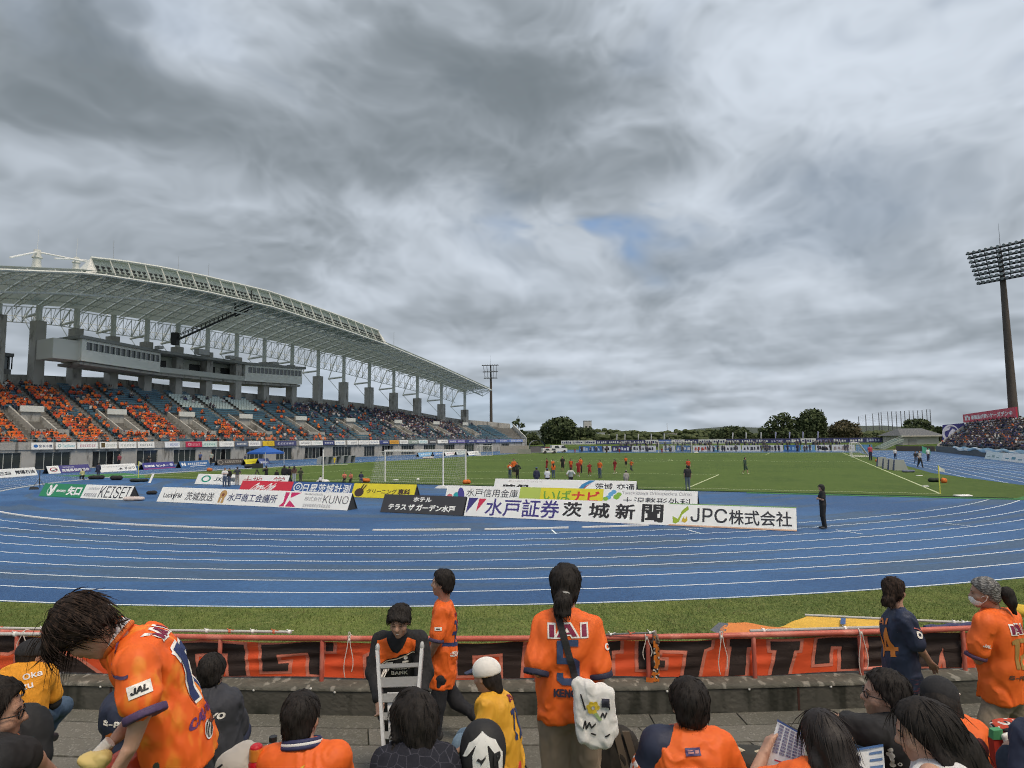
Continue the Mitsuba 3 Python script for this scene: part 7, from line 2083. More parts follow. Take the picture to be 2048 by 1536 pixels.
# ---- banner tied behind the rail
BOFF = RAIL_OFF + 0.05
def cloth_pt(x, f):
 """f: 0 at the top hem, 1 at the lower hem."""
 q = np.array([x * 1.0, f * 1.0,0])
 w = 0.018 * math.sin(x * 5.3 + 2.0 * f) + 0.030 * (float(meshkit.fbm(np.array([x * 2.2, f * 4.5,1.0]),3,14)) - 0.5) + 0.012 * math.sin(f * 17 + x * 3.1) * (0.4 + 0.6 * math.sin(x * 1.7))
 z = (RAIL_Z - 0.045 - 0.02 * abs(math.sin(x * 2.6))) * (1 - f) + (WALL_TOP + 0.02 + 0.012 * math.sin(x * 1.9)) * f
 return wp(x, BOFF + w * (0.35 + math.sin(math.pi * min(f + .15,1))), z)
pmat('banner_red', lambda p, n, uv: mix((0.66,0.072,0.020),(0.76,0.105,0.028), fbm(p.x * 3, p.y * 3, p.z * 6,3)),0.75)
BX0, BX1 = -9.0,5.35
nx = 360
Gs = np.array([[cloth_pt(x, f) for f in np.linspace(0,1,22)] for x in np.linspace(BX0, BX1, nx)])
bk = thing('banner', 'long red orange cloth banner with black block letters tied behind the railing', 'banner')
part(bk, 'cloth', MB().grid(Gs), 'banner_red', smooth=True)
pt_ = lambda px: float(np.interp(px, [0,400,1000,1560,1850],[1272,1284,1285,1277,1268]))
pb_ = lambda px: float(np.interp(px, [0,600,1200,1720,1900],[1345,1364,1361,1353,1346]))
BLK = [  # black letter shapes: outlines in pixels of the photo, mapped on to the cloth
 [(-60,1268),(78,1276),(70,1300),(40,1296),(10,1310),(-60,1300)],
 [(96,1300),(150,1318),(190,1352),(60,1350),(90,1330)],
 [(338,1287),(485,1290),(491,1358),(456,1358),(450,1312),(386,1312),(392,1357),(345,1357)],
 [(522,1288),(640,1285),(639,1359),(616,1358),(614,1310),(553,1311),(554,1333),(575,1333),(574,1350),(524,1349)],
 [(649,1284),(664,1284),(664,1304),(649,1305)],
 [(732,1314),(760,1300),(764,1284),(850,1284),(850,1305),(800,1306),(795,1361),(734,1361)],
 [(913,1285),(1046,1284),(1040,1361),(1006,1361),(1005,1308),(944,1309),(946,1352),(915,1352)],
 [(1214,1282),(1241,1282),(1241,1304),(1224,1304),(1224,1361),(1196,1361),(1196,1300)],
 [(1278,1279),(1424,1278),(1422,1293),(1408,1298),(1398,1358),(1368,1358),(1374,1299),(1318,1299),(1316,1322),(1330,1322),(1329,1337),(1312,1337),(1312,1343),(1278,1343)],
 [(1462,1278),(1506,1277),(1505,1296),(1497,1297),(1491,1354),(1458,1357),(1466,1297),(1462,1296)],
 [(1542,1282),(1600,1281),(1598,1300),(1588,1300),(1578,1354),(1544,1356),(1554,1300),(1543,1300)],
 [(1636,1278),(1722,1276),(1722,1347),(1684,1348),(1688,1298),(1666,1298),(1662,1334),(1632,1335)],
 [(1738,1270),(1926,1266),(1926,1344),(1896,1345),(1890,1300),(1878,1342),(1810,1344),(1804,1330),(1772,1332),(1770,1347),(1738,1347)]]
def on_banner(shape, lift, fine):
 """Shape in (x, f) of the banner, laid on the cloth."""
 v, f = flat(shape, fine)
 out = np.array([cloth_pt(a, b) for a, b in v])
 nr = np.array([[*(-wall_n(a)),0.0] for a, b in v])
 return out + nr * lift, f
def px_poly(pl):
 pts = []
 for (x0, y0),(x1, y1) in zip(pl, pl[1:] + pl[:1]):
  for t in (0,0.34,0.67):
   px, py = x0 + (x1 - x0) * t, y0 + (y1 - y0) * t
   pts.append((wall_x(px, py, BOFF), float(np.clip((py - pt_(px)) / (pb_(px) - pt_(px)),0.005,0.995)) * 0.46))
 return Polygon(pts).buffer(0)
sc_f = lambda g_: affinity.scale(g_, 1,1 / 0.46, origin=(0,0))
letters_ = [px_poly(p) for p in BLK]
strip = sbox(BX0 + .02,0.004, BX1 - .02,0.456)
part(bk, 'outline', on_banner(sc_f(unary_union([g_.buffer(0.042, join_style=2) for g_ in letters_]).intersection(strip)),0.004,0.09), mat((0.60,0.19,0.13),0.8))
for g_ in letters_:
 part(bk, 'letter', on_banner(sc_f(g_.intersection(strip)),0.008,0.09), mat((0.028,0.017,0.015),0.8))
# ---- cords
CORD = mat((0.66,0.60,0.54),0.8)
def cord(label, px, py, drop, loop, seed, off=0.0):
 rr = np.random.default_rng(seed)
 x = wall_x(px, py, RAIL_OFF - 0.03)
 k = thing('cord', label, 'cord')
 m = MB()
 c = wp(x, RAIL_OFF - 0.035, RAIL_Z)
 th = np.linspace(0,2 * np.pi, 13)
 m.path(np.array([c + [0.012 * math.sin(t),-.01, loop * (0.5 - 0.5 * math.cos(t))] for t in th]),0.005,5)
 m.path(np.array([wp(x + 0.0, RAIL_OFF, RAIL_Z) + [0.03 * math.cos(t) * 0.4,0.040 * math.cos(t),0.040 * math.sin(t)] for t in th]),0.006,5)
 m.ball(c + [0,-.01,0],0.016,1)
 for sg in (-1,1):
  pts = [c + [sg * (0.01 + 0.045 * math.sin(3 * t) * t + 0.02 * t),-0.02 - 0.015 * t, -drop * t * (0.85 if sg > 0 else 1)] for t in np.linspace(0,1,9)]
  m.path(np.array(pts),0.0045,5)
 put(k, m, CORD, smooth=True)
cord('white cord knotted to the rail left of the man with the ladder', 698,1276,0.40,0.085,1)
cord('white cord bow tied to the rail right of the hanging scarf', 1443,1271,0.40,0.06,2)
cord('white cord tied to the rail near the left edge', 45,1275,0.16,0.03,3)
cord('white cord tied to the rail beside the woman in navy', 1722,1262,0.45,0.02,4)
cord('pale cord knotted on the rail post beside the scarf', 1293,1270,0.22,0.02,5)
# ---- scarf
k = thing('scarf', 'orange and black patterned supporter scarf knotted on the rail', 'scarf')
xs_ = wall_x(1313,1290, RAIL_OFF - 0.06)
pmat('scarf_knit', lambda p, n, uv: dr.select(smoothstep(0.45,0.55, noise(p.x * 40, p.z * 30,2.0)) > 0.5, mix((0.03,0.022,0.02),(0.58,0.55,0.50), smoothstep(0.6,0.7, noise(p.x * 55, p.z * 60,5.0))), mi.Color3f(0.55,0.16,0.02)),0.9)
G2 = np.array([[wp(xs_ + (u_ - 0.5) * (0.065 + 0.05 * max(0, t - 0.72) * 3) - 0.05 * t * max(0, t - 0.6) * 1.4, RAIL_OFF - 0.055 - 0.012 * math.sin(u_ * 6 + t * 5), RAIL_Z + 0.03 - 0.50 * t) for u_ in np.linspace(0,1,7)] for t in np.linspace(0,1,24)])
part(k, 'hanging_end', MB().grid(G2).grid((G2 + [0,0.006,0])[::-1]), 'scarf_knit', smooth=True)
part(k, 'hem_band', MB().grid(np.array([[wp(xs_ + (u_ - 0.5) * 0.115 - 0.065, RAIL_OFF - 0.058 - 0.012 * math.sin(u_ * 6 + t * 5), RAIL_Z + 0.03 - 0.50 * t) for u_ in np.linspace(0,1,7)] for t in np.linspace(0.90,1.03,4)])), mat((0.55,0.13,0.02),0.9), smooth=True)
kn = MB()
for a_ in range(4):
 th = np.linspace(0,2 * np.pi, 16)
 kn.path(np.array([wp(xs_ + 0.012 * (a_ - 1.5), RAIL_OFF, RAIL_Z) + [0.02 * math.sin(t + a_),0.052 * math.cos(t),0.058 * math.sin(t)] for t in th]),0.016,7)
part(k, 'knot', kn, mat((0.20,0.155,0.125),0.9), smooth=True)
# ---- poles lying along the rail and on the grass
def pole(label, a, b, r, color, ties=()):
 k = thing('banner_pole', label, 'pole')
 part(k, 'shaft', MB().bar(a, b, r, sides=8), mat(color, 0.45), smooth=30)
 for f, c in ties:
  q = a + (b - a) * f
  d = unit(b - a)
  part(k, 'tie', MB().bar(q - d * .012, q + d * .012, r * 1.5, sides=8).bar(q, q + [0.05,-.01,0.02],0.005, sides=4).bar(q, q + [-0.03,-.01,0.035],0.005, sides=4), mat(c, 0.8))
 return k
pole('long grey pole with coloured ties lying behind the rail at the left', depth_at(-160,1254,7.9), depth_at(583,1264,7.6),0.016,(0.50,0.49,0.46),[(0.22,(0.6,0.15,0.08)),(0.34, WHITE),(0.78, WHITE),(0.84,(0.6,0.15,0.08)),(0.90, WHITE),(0.955,(0.6,0.15,0.08)),(0.995, WHITE)])
pole('second grey pole resting on the rail at the left edge', depth_at(-160,1268,7.5), depth_at(80,1268,7.3),0.018,(0.52,0.50,0.48),[(0.8, WHITE)])
pole('thin dark pole along the rail left of the hanging scarf', depth_at(1212,1269,7.3), depth_at(1310,1265,7.25),0.010,(0.16,0.16,0.16),[(0.1, WHITE),(0.5,(0.6,0.15,0.08)),(0.9, WHITE)])
pole('grey pole with white wrapping lying on the grass beyond the yellow cloth', depth_at(1610,1230,8.8), depth_at(1945,1246,8.0),0.016,(0.55,0.54,0.50),[(0.9, WHITE),(0.95, WHITE)])
pole('grey pole lying on top of the rail left of the woman in navy', depth_at(1500,1262,7.42), depth_at(1770,1254,7.5),0.017,(0.42,0.42,0.41),[(0.1, WHITE),(0.7, WHITE)])
k = thing('cloth_banner', 'yellow and orange cloth banner lying folded on the grass behind the rail', 'banner')
for nm, pts, c in [('yellow_cloth', [(1560,1254),(1618,1231),(1700,1236),(1792,1243),(1792,1259),(1690,1258),(1600,1262)],(0.60,0.36,0.05)),('orange_cloth', [(1436,1262),(1456,1247),(1490,1246),(1560,1255),(1600,1262),(1540,1268),(1470,1270)],(0.60,0.20,0.05)),('grey_corner', [(1420,1262),(1438,1247),(1457,1248),(1452,1262),(1436,1268)],(0.10,0.11,0.13)),('blue_band', [(1682,1238),(1692,1239),(1691,1252),(1681,1251)],(0.05,0.10,0.24))]:
 hz = 0.45 if nm != 'blue_band' else 0.48
 Q = [ground(px, py, hz) for px, py in pts]
 pg = Polygon([(q[0], q[1]) for q in Q]).buffer(0)
 v, f = flat(pg, 0.10)
 z = np.array([hz + 0.05 * (float(meshkit.fbm(np.array([a * 3, b * 3,0]),3,31)) - 0.3) + (0.012 if nm == 'blue_band' else 0) for a, b in v])
 part(k, nm, (np.column_stack([v, z]), f), mat(c, 0.8), smooth=True)
lumpy = [(1940,1245,0.40,(0.045,0.05,0.12))]
k = thing('rolled_banner', 'dark blue cloth roll lying on the rail left of the masked man', 'banner')
a_, b_ = depth_at(1850,1256,7.55), depth_at(1946,1250,7.6)
put(k, MB().path(np.linspace(a_, b_, 9) + np.array([[0,0,0.008 * math.sin(i * 1.9)] for i in range(9)]),0.032,8), mat((0.05,0.055,0.13),0.8), smooth=True)
k = thing('yellow_bag', 'yellow cloth lying on the grass behind the masked man', 'cloth')
S = Solid(0.05); q = depth_at(2046,1222,7.9)
S.ell(q, [0.16,0.15,0.07]).ell(q + [0.14,0,-.03],[0.12,0.12,0.06])
put(k, S.mesh(0.02, folds(0.02,9,3)), mat((0.62,0.40,0.04),0.8), smooth=True)
# == THE NEAREST PEOPLE
pmat('orange_jersey', lambda p, n, uv: mix((0.74,0.112,0.012),(0.80,0.145,0.017), fbm(p.x * 60, p.y * 60, p.z * 60,2)),0.62)
pmat('mottled_jersey', lambda p, n, uv: mix(mix((0.76,0.100,0.010),(0.80,0.150,0.014), fbm(p.x * 12, p.y * 12, p.z * 7,3)),(0.78,0.26,0.025), smoothstep(0.50,0.68, fbm(p.x * 17 + 4, p.y * 17, p.z * 6,3)) * 0.75),0.62)
pmat('yellow_jersey', lambda p, n, uv: mix((0.66,0.31,0.020),(0.70,0.38,0.035), fbm(p.x * 16, p.y * 16, p.z * 10,3)),0.62)
pmat('amber_tee', lambda p, n, uv: mix((0.64,0.25,0.015),(0.68,0.29,0.022), fbm(p.x * 10, p.y * 10, p.z * 10,2)),0.85)
pmat('hair_black', lambda p, n, uv: mix((0.010,0.009,0.009),(0.028,0.023,0.021), noise(p.x * 160, p.y * 160, p.z * 40)),0.72, specular=0.25)
pmat('hair_brown', lambda p, n, uv: mix((0.018,0.012,0.010),(0.048,0.030,0.022), smoothstep(0.4,0.75, fbm(p.x * 120, p.y * 120, p.z * 26,2))),0.75, specular=0.2)
pmat('hair_grey', lambda p, n, uv: mix((0.055,0.052,0.050),(0.26,0.255,0.25), smoothstep(0.35,0.8, fbm(p.x * 90, p.y * 60, p.z * 120,2))),0.5)
pmat('khaki_cotton', lambda p, n, uv: mix((0.20,0.160,0.118),(0.255,0.205,0.155), fbm(p.x * 25, p.y * 25, p.z * 25,3)),0.9)
pmat('olive_cotton', lambda p, n, uv: mix((0.030,0.036,0.021),(0.048,0.054,0.034), fbm(p.x * 25, p.y * 25, p.z * 25,3)),0.9)
pmat('denim_dark', lambda p, n, uv: mix((0.014,0.020,0.036),(0.030,0.042,0.070), fbm(p.x * 70, p.y * 70, p.z * 40,2)),0.9)
pmat('denim_mid', lambda p, n, uv: mix((0.035,0.065,0.11),(0.075,0.12,0.19), fbm(p.x * 60, p.y * 60, p.z * 30,3)),0.9)
pmat('navy_jersey', lambda p, n, uv: mix((0.016,0.021,0.048),(0.024,0.032,0.068), fbm(p.x * 30, p.y * 30, p.z * 30,2)),0.65)
pmat('black_tee', lambda p, n, uv: mix((0.013,0.013,0.015),(0.024,0.024,0.027), fbm(p.x * 40, p.y * 40, p.z * 40,2)),0.9)
pmat('slate_jacket', lambda p, n, uv: mix((0.030,0.032,0.042),(0.046,0.049,0.062), fbm(p.x * 30, p.y * 30, p.z * 30,2)),0.8)
pmat('net_print_tee', lambda p, n, uv: mix((0.012,0.013,0.022),(0.075,0.075,0.10), smoothstep(0.045,0.02,(lambda w: w[1] - w[0])(voronoi(p.x * 21, p.z * 21 + p.y * 12))) * 0.8),0.9)
pmat('fade_jersey', lambda p, n, uv: mix(mix((0.016,0.024,0.055),(0.022,0.034,0.075), fbm(p.x * 20, p.y * 20, p.z * 20,2)), mix((0.30,0.030,0.045),(0.55,0.10,0.04), noise(p.x * 40, p.y * 40, p.z * 90)), smoothstep(0.62,0.36,(p.z - 0.62) / 0.9 + 0.34 * noise(p.x * 22, p.y * 22, p.z * 95)) * smoothstep(0.42,0.60, noise(p.x * 28, p.y * 28, p.z * 120))),0.65)
LEATHER = mat((0.02,0.02,0.022),0.5)

def J_px(d, s=1.0, look=(0,1,0), headup=(0,0,1)):
 """Joints of a near figure, each from where it stands in the photo and how far away it is."""
 J = {k: depth_at(*v) for k, v in d.items()}
 for sd in 'lr':
  J.setdefault('hd' + sd, J['wr' + sd] + unit(J['wr' + sd] - J['el' + sd]) * 0.085 * s)
  hp = unit(J['shr'] - J['shl']) * (0.085 * s) * (1 if sd == 'r' else -1)
  J.setdefault('hp' + sd, J['pelvis'] + np.array([hp[0], hp[1],0.3 * hp[2]]) - [0,0,0.03])
  J.setdefault('kn' + sd, J['hp' + sd] + [0,0.03,-0.42 * s])
  J.setdefault('an' + sd, J['kn' + sd] + [0,-0.03,-0.40 * s])
  J.setdefault('to' + sd, J['an' + sd] + [0,0.16 * s, -0.04])
 J['look'], J['headup'], J['s'] = unit(look), unit(headup), s
 return J

def skin_body(k, J, h=0.011, tone=1.0, arms='lr', hands='lr', legs='', curl=0.5, face=True, palm=None, girth=1.0):
 s = J['s']
 S = Solid(0.025 * s)
 torso(S, J, -0.016 * s, girth)
 H, R = head_parts(S, J, face=face)
 for sd in arms:
  S.chain([J['sh' + sd], J['el' + sd]],[0.045 * s, 0.040 * s]).chain([J['el' + sd], J['wr' + sd]],[0.041 * s, 0.028 * s])
  if sd in hands:
   hand(S, J, sd, True, curl, palm_n=(palm or {}).get(sd))
  else:
   hand(S, J, sd, False)
 for sd in legs:
  S.chain([J['hp' + sd], J['kn' + sd], J['an' + sd]],[0.078 * s, 0.055 * s, 0.040 * s])
 part(k, 'body', S.mesh(h), skin_mat(tone), smooth=True)
 if face:
  eb, ew = MB(), MB()
  lp = MB()
  for sg in (-1,1):
   th = np.linspace(-1,1,7)
   eb.path(np.array([H(sg * (0.030 + 0.017 * t),0.087 - 0.006 * t * t - 0.004 * t, 0.028 - 0.004 * t * t) for t in th]),0.0026 * s * np.array([.5, .9,1,1, .9, .7, .4]),5)
   ew.path(np.array([H(sg * (0.031 + 0.013 * t),0.0850 - 0.004 * t * t - 0.002 * t, 0.005) for t in th]),0.0030 * s * np.array([.4, .8,1,1,1, .8, .4]),5)
  lp.path(np.array([H(0.022 * t, 0.0905 - 0.012 * t * t, -0.068 + 0.003 * t * t) for t in np.linspace(-1,1,7)]),0.0042 * s * np.array([.3, .8,1,1,1, .8, .3]),5)
  part(k, 'eyebrow', eb, 'hair_black', smooth=True)
  part(k, 'eye', ew, mat((0.022,0.016,0.014),0.3), smooth=True)
  part(k, 'mouth', lp, mat((0.26,0.085,0.07),0.5), smooth=True)
 return H, R

def top_cloth(k, J, m, sleeve=0.62, hem=0.10, grow=0.022, h=0.011, seed=1, girth=1.0, fold=0.016, long=False, name='shirt', fscale=9, collar=None, cuff=None, half=None, sl_r=0.068):
 """Shirt or jacket over the torso and upper arms."""
 s = J['s']
 S = Solid(0.035 * s)
 torso(S, J, grow * s, girth)
 r, f, u = torso_frame(J)
 for sd in 'lr':
  e = J['sh' + sd] + (J['el' + sd] - J['sh' + sd]) * (1.0 if long else sleeve)
  S.cone(J['sh' + sd], e, sl_r * s, (sl_r + 0.007) * s, k=0.04 * s)
  if long:
   S.chain([J['el' + sd], J['wr' + sd]],[(sl_r - 0.006) * s, 0.044 * s])
 rp = unit(J['hpr'] - J['hpl'])
 for sg in (-1,1):
  S.cone(J['waist'] + rp * sg * 0.046 * s, J['pelvis'] + rp * sg * 0.062 * s - u * (hem + 0.02) * s, (0.086 * girth + grow + 0.006) * s, (0.092 * girth + grow + 0.010) * s, k=0.05 * s)
 uh = unit(J['waist'] - J['pelvis'])
 S.cut(J['pelvis'] - uh * hem * s, -uh)
 S.cut(J['neck'] + unit(J['neck'] - J['chest']) * 0.045 * s, unit(J['neck'] - J['chest']))
 M = S.mesh(h, folds(fold * 2.3, fscale, seed))
 pk = part(k, name, M, m, smooth=True)
 if cuff:
  for sd in 'lr':
   d = unit(J['el' + sd] - J['sh' + sd])
   e = J['sh' + sd] + (J['el' + sd] - J['sh' + sd]) * sleeve
   C = Solid(0.01)
   C.cone(e + d * 0.045 * s, e + d * 0.069 * s, (sl_r + 0.0085) * s, (sl_r + 0.0095) * s)
   C.cut(e + d * 0.066 * s + d * 0.012, d).cut(e + d * 0.048 * s, -d)
   part(k, 'cuff', C.mesh(h * 0.8), mat(cuff, 0.7), smooth=True)
 if collar:
  C = MB()
  un = unit(J['neck'] - J['chest'] + (J['head'] - J['neck']) * 0.35)
  fx = unit(f - un * (f @ un)); rx = np.cross(fx, un)
  for i, (dz, rr, c) in enumerate(collar):
   th = np.linspace(0,2 * np.pi, 33)
   ring = np.array([J['neck'] + un * (dz * s + 0.012 * s * -math.sin(t)) + (rx * math.cos(t) * rr * 1.06 + fx * math.sin(t) * rr) * s for t in th])
   part(k, 'collar', MB().path(ring, 0.012 * s, 8), mat(c, 0.7), smooth=True)
 return M, pk

def trousers_on(k, J, m, short=0.0, h=0.013, seed=3, fold=0.014, girth=1.0, name='trousers', legs='lr', fscale=8):
 s = J['s']
 S = Solid(0.03 * s)
 rp = unit(J['hpr'] - J['hpl'])
 S.cone(J['pelvis'] - rp * 0.055 * s, J['pelvis'] + rp * 0.050 * s, 0.102 * s * girth)
 for sd in legs:
  e = J['kn' + sd]
  if short:
   e = J['hp' + sd] + (J['kn' + sd] - J['hp' + sd]) * short
   S.cone(J['hp' + sd], e, 0.098 * s * girth, 0.090 * s * girth)
  else:
   S.chain([J['hp' + sd], e, J['an' + sd]],[0.088 * s * girth, 0.070 * s * girth, 0.058 * s * girth])
 part(k, name, S.mesh(h, folds(fold * 2.1, fscale, seed)), m, smooth=True)

def hair_on(k, J, style, m, h=0.010, thick=0.016, amt=0.012, seed=2, extra=None, locks=True):
 S, H, R = hair_solid(J, style, thick)
 if extra:
  extra(S, H, R)
 v, f = S.mesh(h, lambda v, n: strands(v, n, R, amt * J['s'], seed))
 hk = part(k, 'hair', (v, f), m, smooth=True)
 if locks:
  wisps(hk, v, f, H, R, m, 300,0.11 if style == 'long' else 0.042 if style != 'bob' else 0.07, seed)
 return H, R

def wisps(hk, v, f, H, R, m, n, L, seed):
 """Single locks lying on the hair, so that its edge and sheen break up."""
 rr, vn = np.random.default_rng(seed + 50), vertex_normals(v, f)
 ce, dn = H(0,-0.02,0.03),-R[:, 2]
 st = MB()
 for i in rr.integers(0, len(v), n):
  p, nr = v[i], vn[i]
  t = (p - H(0,-0.035,0.10)) * 0.8 + dn * 0.08 + rr.normal(0,0.016,3)
  t = t - nr * (t @ nr)
  t = t / (np.linalg.norm(t) + 1e-6)
  l_ = L * rr.uniform(0.5,1.2)
  lift = rr.uniform(0.0005,0.004)
  st.path(np.array([p + t * l_ * q + nr * (lift * math.sin(math.pi * q * 0.8) - 0.35 * l_ * q * q * 0.5) + dn * 0.25 * l_ * q * q for q in (0,0.3,0.65,1.0)]), np.array([0.0015,0.0024,0.0020,0.0006]),3)
 part(hk, 'lock', st, m, smooth=True)

def shoes_on(k, J, m, legs='lr'):
 for sd in legs:
  part(k, 'shoe', shoe(J, sd).mesh(0.012), m, smooth=True)

def decal(k, name, shp, o, right, up, M, m, lift=0.004, fine=0.02):
 """Flat print laid on the cloth mesh M: shp in metres about the point o, seen along -normal."""
 right = unit(right)
 n = unit(np.cross(right, up))
 up = np.cross(n, right)
 v, f = M
 vn = vertex_normals(v, f)
 keep = (vn @ n > 0.05)
 q = v[keep] - o
 a, b, c = q @ right, q @ up, q @ n
 p2, tri = flat(shp, fine)
 lo, hi = p2.min(0) - 0.04, p2.max(0) + 0.04
 near = (a > lo[0]) & (a < hi[0]) & (b > lo[1]) & (b < hi[1]) & (c > -0.22) & (c < 0.25)
 a, b, c = a[near], b[near], c[near]
 cell = np.floor(a / 0.025).astype(int) * 4096 + np.floor(b / 0.025).astype(int)
 top_ = {}
 for i_, z_ in zip(cell, c):
  top_[i_] = max(top_.get(i_, -9), z_)
 near = c > np.array([top_[i_] for i_ in cell]) - 0.035            # the outermost layer only
 ip = LinearNDInterpolator(np.column_stack([a[near], b[near]]), c[near])
 z = ip(p2)
 bad = np.isnan(z)
 if bad.any():
  tri = tri[~bad[tri].any(1)]
  z = np.where(bad, 0, z)
 if len(tri) == 0:
  return
 part(k, name, (o + p2[:, :1] * right + p2[:, 1:] * up + (z + lift)[:, None] * n, tri), m)

def block_text(t, w, h, kind='sans', bold=4, cx=0.0, cy=0.0):
 return fit_shape(text_shape(t, kind, bold), cx - w / 2, cy - h / 2, cx + w / 2, cy + h / 2)

STROKES = {'1': [[(0.15,1.75),(0.55,1.9),(0.55,0)]], '2': [[(0.05,1.5),(0.05,1.9),(0.95,1.9),(0.95,1.05),(0.1,0.55),(0.1,0.1),(1,0.1)]], '3': [[(0.05,1.9),(0.9,1.9),(0.9,0.1),(0.05,0.1)],[(0.3,1.0),(0.9,1.0)]], '4': [[(0.75,0),(0.75,1.9),(0.08,0.6),(1.05,0.6)]],
     '5': [[(0.98,1.88),(0.1,1.88),(0.1,1.08),(0.75,1.08),(0.9,0.95),(0.9,0.25),(0.75,0.12),(0.25,0.12),(0.1,0.25),(0.1,0.5)]], '6': [[(0.95,1.88),(0.1,1.88),(0.1,0.12),(0.9,0.12),(0.9,1.0),(0.1,1.0)]], '7': [[(0.02,1.88),(0.92,1.88),(0.4,0)]], 'I': [[(0.3,0),(0.3,2)]], 'A': [[(0.0,0),(0.42,2),(0.58,2),(1.0,0)],[(0.2,0.6),(0.8,0.6)]]}

def block_glyphs(t, w, h, cx=0.0, cy=0.0, fat=0.15):
 """Jersey numbers and the squared back print, as thick mitred strokes."""
 g_, x = [],0.0
 for c in t:
  g = unary_union([LineString(q).buffer(fat, cap_style=2, join_style=2, mitre_limit=2.2) for q in STROKES[c]])
  g_.append(affinity.translate(g, x, 0))
  x += 0.75 if c == 'I' else 1.3 if c in 'A4' else 0.95 if c == '1' else 1.28
 return fit_shape(unary_union(g_), cx - w / 2, cy - h / 2, cx + w / 2, cy + h / 2)

OUT_W, DIGIT, MAROON = mat((0.78,0.76,0.72),0.6), mat((0.024,0.038,0.125),0.6), mat((0.20,0.012,0.05),0.6)

# -- 1 the woman bending over food at the left
k = thing('person', 'woman bending low in an orange number 11 jersey, brown hair over her face', 'person')
J = J_px(dict(head=(168,1262,2.74), neck=(243,1285,2.82), shl=(268,1330,2.62), shr=(300,1282,3.02), chest=(310,1350,2.84), waist=(338,1420,2.88), pelvis=(352,1478,2.90),
     ell=(287,1412,2.58), wrl=(262,1492,2.56), hdl=(243,1526,2.55), elr=(290,1410,3.02), wrr=(240,1468,2.84), hdr=(208,1500,2.80)),1.0, look=(-0.38,0.18,-0.92), headup=(-0.90,0.05,0.40))
H, R = skin_body(k, J, 0.0085,1.0, curl=0.75, palm={'l': (-0.8,0.1,0.1), 'r': (0.1,-0.3,-0.9)})
M, _ = top_cloth(k, J, 'mottled_jersey', sleeve=0.80, hem=0.085, grow=0.024, h=0.009, seed=4, fold=0.020, fscale=9, girth=0.98, collar=[(0.018,0.078,(0.62,0.14,0.02)),(0.034,0.074,(0.70,0.68,0.70)),(0.050,0.070,(0.66,0.60,0.62)),(0.064,0.066,(0.62,0.13,0.02))], cuff=(0.075,0.045,0.115), sl_r=0.070)
trousers_on(k, J, 'olive_cotton', girth=1.12, seed=6)
shoes_on(k, J, LEATHER)
r, f, u = torso_frame(J)
back = -f
o = J['chest'] + back * 0.1
num = block_glyphs('11', 0.20,0.26)
decal(k, 'number_outline', affinity.translate(num.buffer(0.013, join_style=2),0,-0.05), o, r, u, M, OUT_W, 0.005)
decal(k, 'number', affinity.translate(num, 0,-0.05), o, r, u, M, DIGIT, 0.008)
nm = block_glyphs('IAI', 0.19,0.055, cy=0.155)
decal(k, 'name_outline', nm.buffer(0.009, join_style=2), o, r, u, M, OUT_W, 0.005)
decal(k, 'name_print', nm, o, r, u, M, MAROON, 0.008)
decal(k, 'player_name', block_text('CARLINHOS', 0.26,0.042, bold=3, cy=-0.245), o, r, u, M, mat((0.12,0.04,0.16),0.6),0.006)
em = unary_union([Point(-0.04,-0.315).buffer(0.032)])
decal(k, 'crest_outline', em.buffer(0.007), o, r, u, M, OUT_W, 0.005)
decal(k, 'crest', em.difference(Polygon([(-0.068,-0.335),(-0.058,-0.335),(-0.03,-0.29),(-0.04,-0.288)])).difference(Polygon([(-0.05,-0.345),(-0.04,-0.345),(-0.012,-0.30),(-0.022,-0.295)])), o, r, u, M, mat((0.05,0.05,0.05),0.6),0.008)
decal(k, 'sponsor_print', block_text('SUZUYO', 0.15,0.03, bold=5, cx=0.09, cy=-0.31), o, r, u, M, mat(BLACK, 0.6),0.007)
oa = J['shl'] + (J['ell'] - J['shl']) * 0.60
nn_ = unit(EYE - oa); ua = unit(J['shl'] - J['ell'])
ra = np.cross(ua, nn_)
patch = sbox(-0.042,-0.024,0.042,0.024)
decal(k, 'sleeve_patch', patch, oa, ra, np.cross(nn_, ra), M, OUT_W, 0.006)
decal(k, 'sleeve_print', affinity.skew(block_text('JAL', 0.064,0.024, bold=6), xs=14), oa, ra, np.cross(nn_, ra), M, mat(BLACK, 0.6),0.009)
oc = J['shl'] + (J['neck'] - J['shl']) * 0.42
decal(k, 'shoulder_stripe', Polygon([(-0.05,-0.01),(0.06,0.012),(0.06,0.022),(-0.04,0.004),(-0.035,0.05),(-0.048,0.045),(-0.062,-0.012)]), oc, (1,0.2,0.15),(0,-0.3,1), M, mat((0.075,0.045,0.115),0.6),0.006)
def messy(S, H, R):
 s = 1.0
 S.ell(H(0,-0.02,0.05),[0.105,0.125,0.100], R)
 for x, y, z, x2, y2, z2, r_ in [(-0.075,0.05,0.06,-0.085,0.16,0.05,0.032),(0.06,0.06,0.07,0.06,0.17,0.07,0.036),(0.0,0.08,0.09,0.0,0.19,0.10,0.038),(-0.04,0.07,0.09,-0.05,0.18,0.085,0.034),(0.08,-0.02,0.04,0.095,0.09,0.02,0.034),(0.085,0.02,0.05,0.085,0.13,0.05,0.032)]:
  S.cone(H(x, y, z), H(x2, y2, z2), r_, r_ * 0.45)
S, H, R = hair_solid(J, 'bun', 0.030)
S.cuts = [S.cuts[1]]
S.cut(H(0,0.072,0.035), R @ np.array([0,0.72,-0.69]))
messy(S, H, R)
v, f = S.mesh(0.010, lambda v, n: strands(v, n, R, 0.014,7))
hk = part(k, 'hair', (v, f), 'hair_brown', smooth=True)
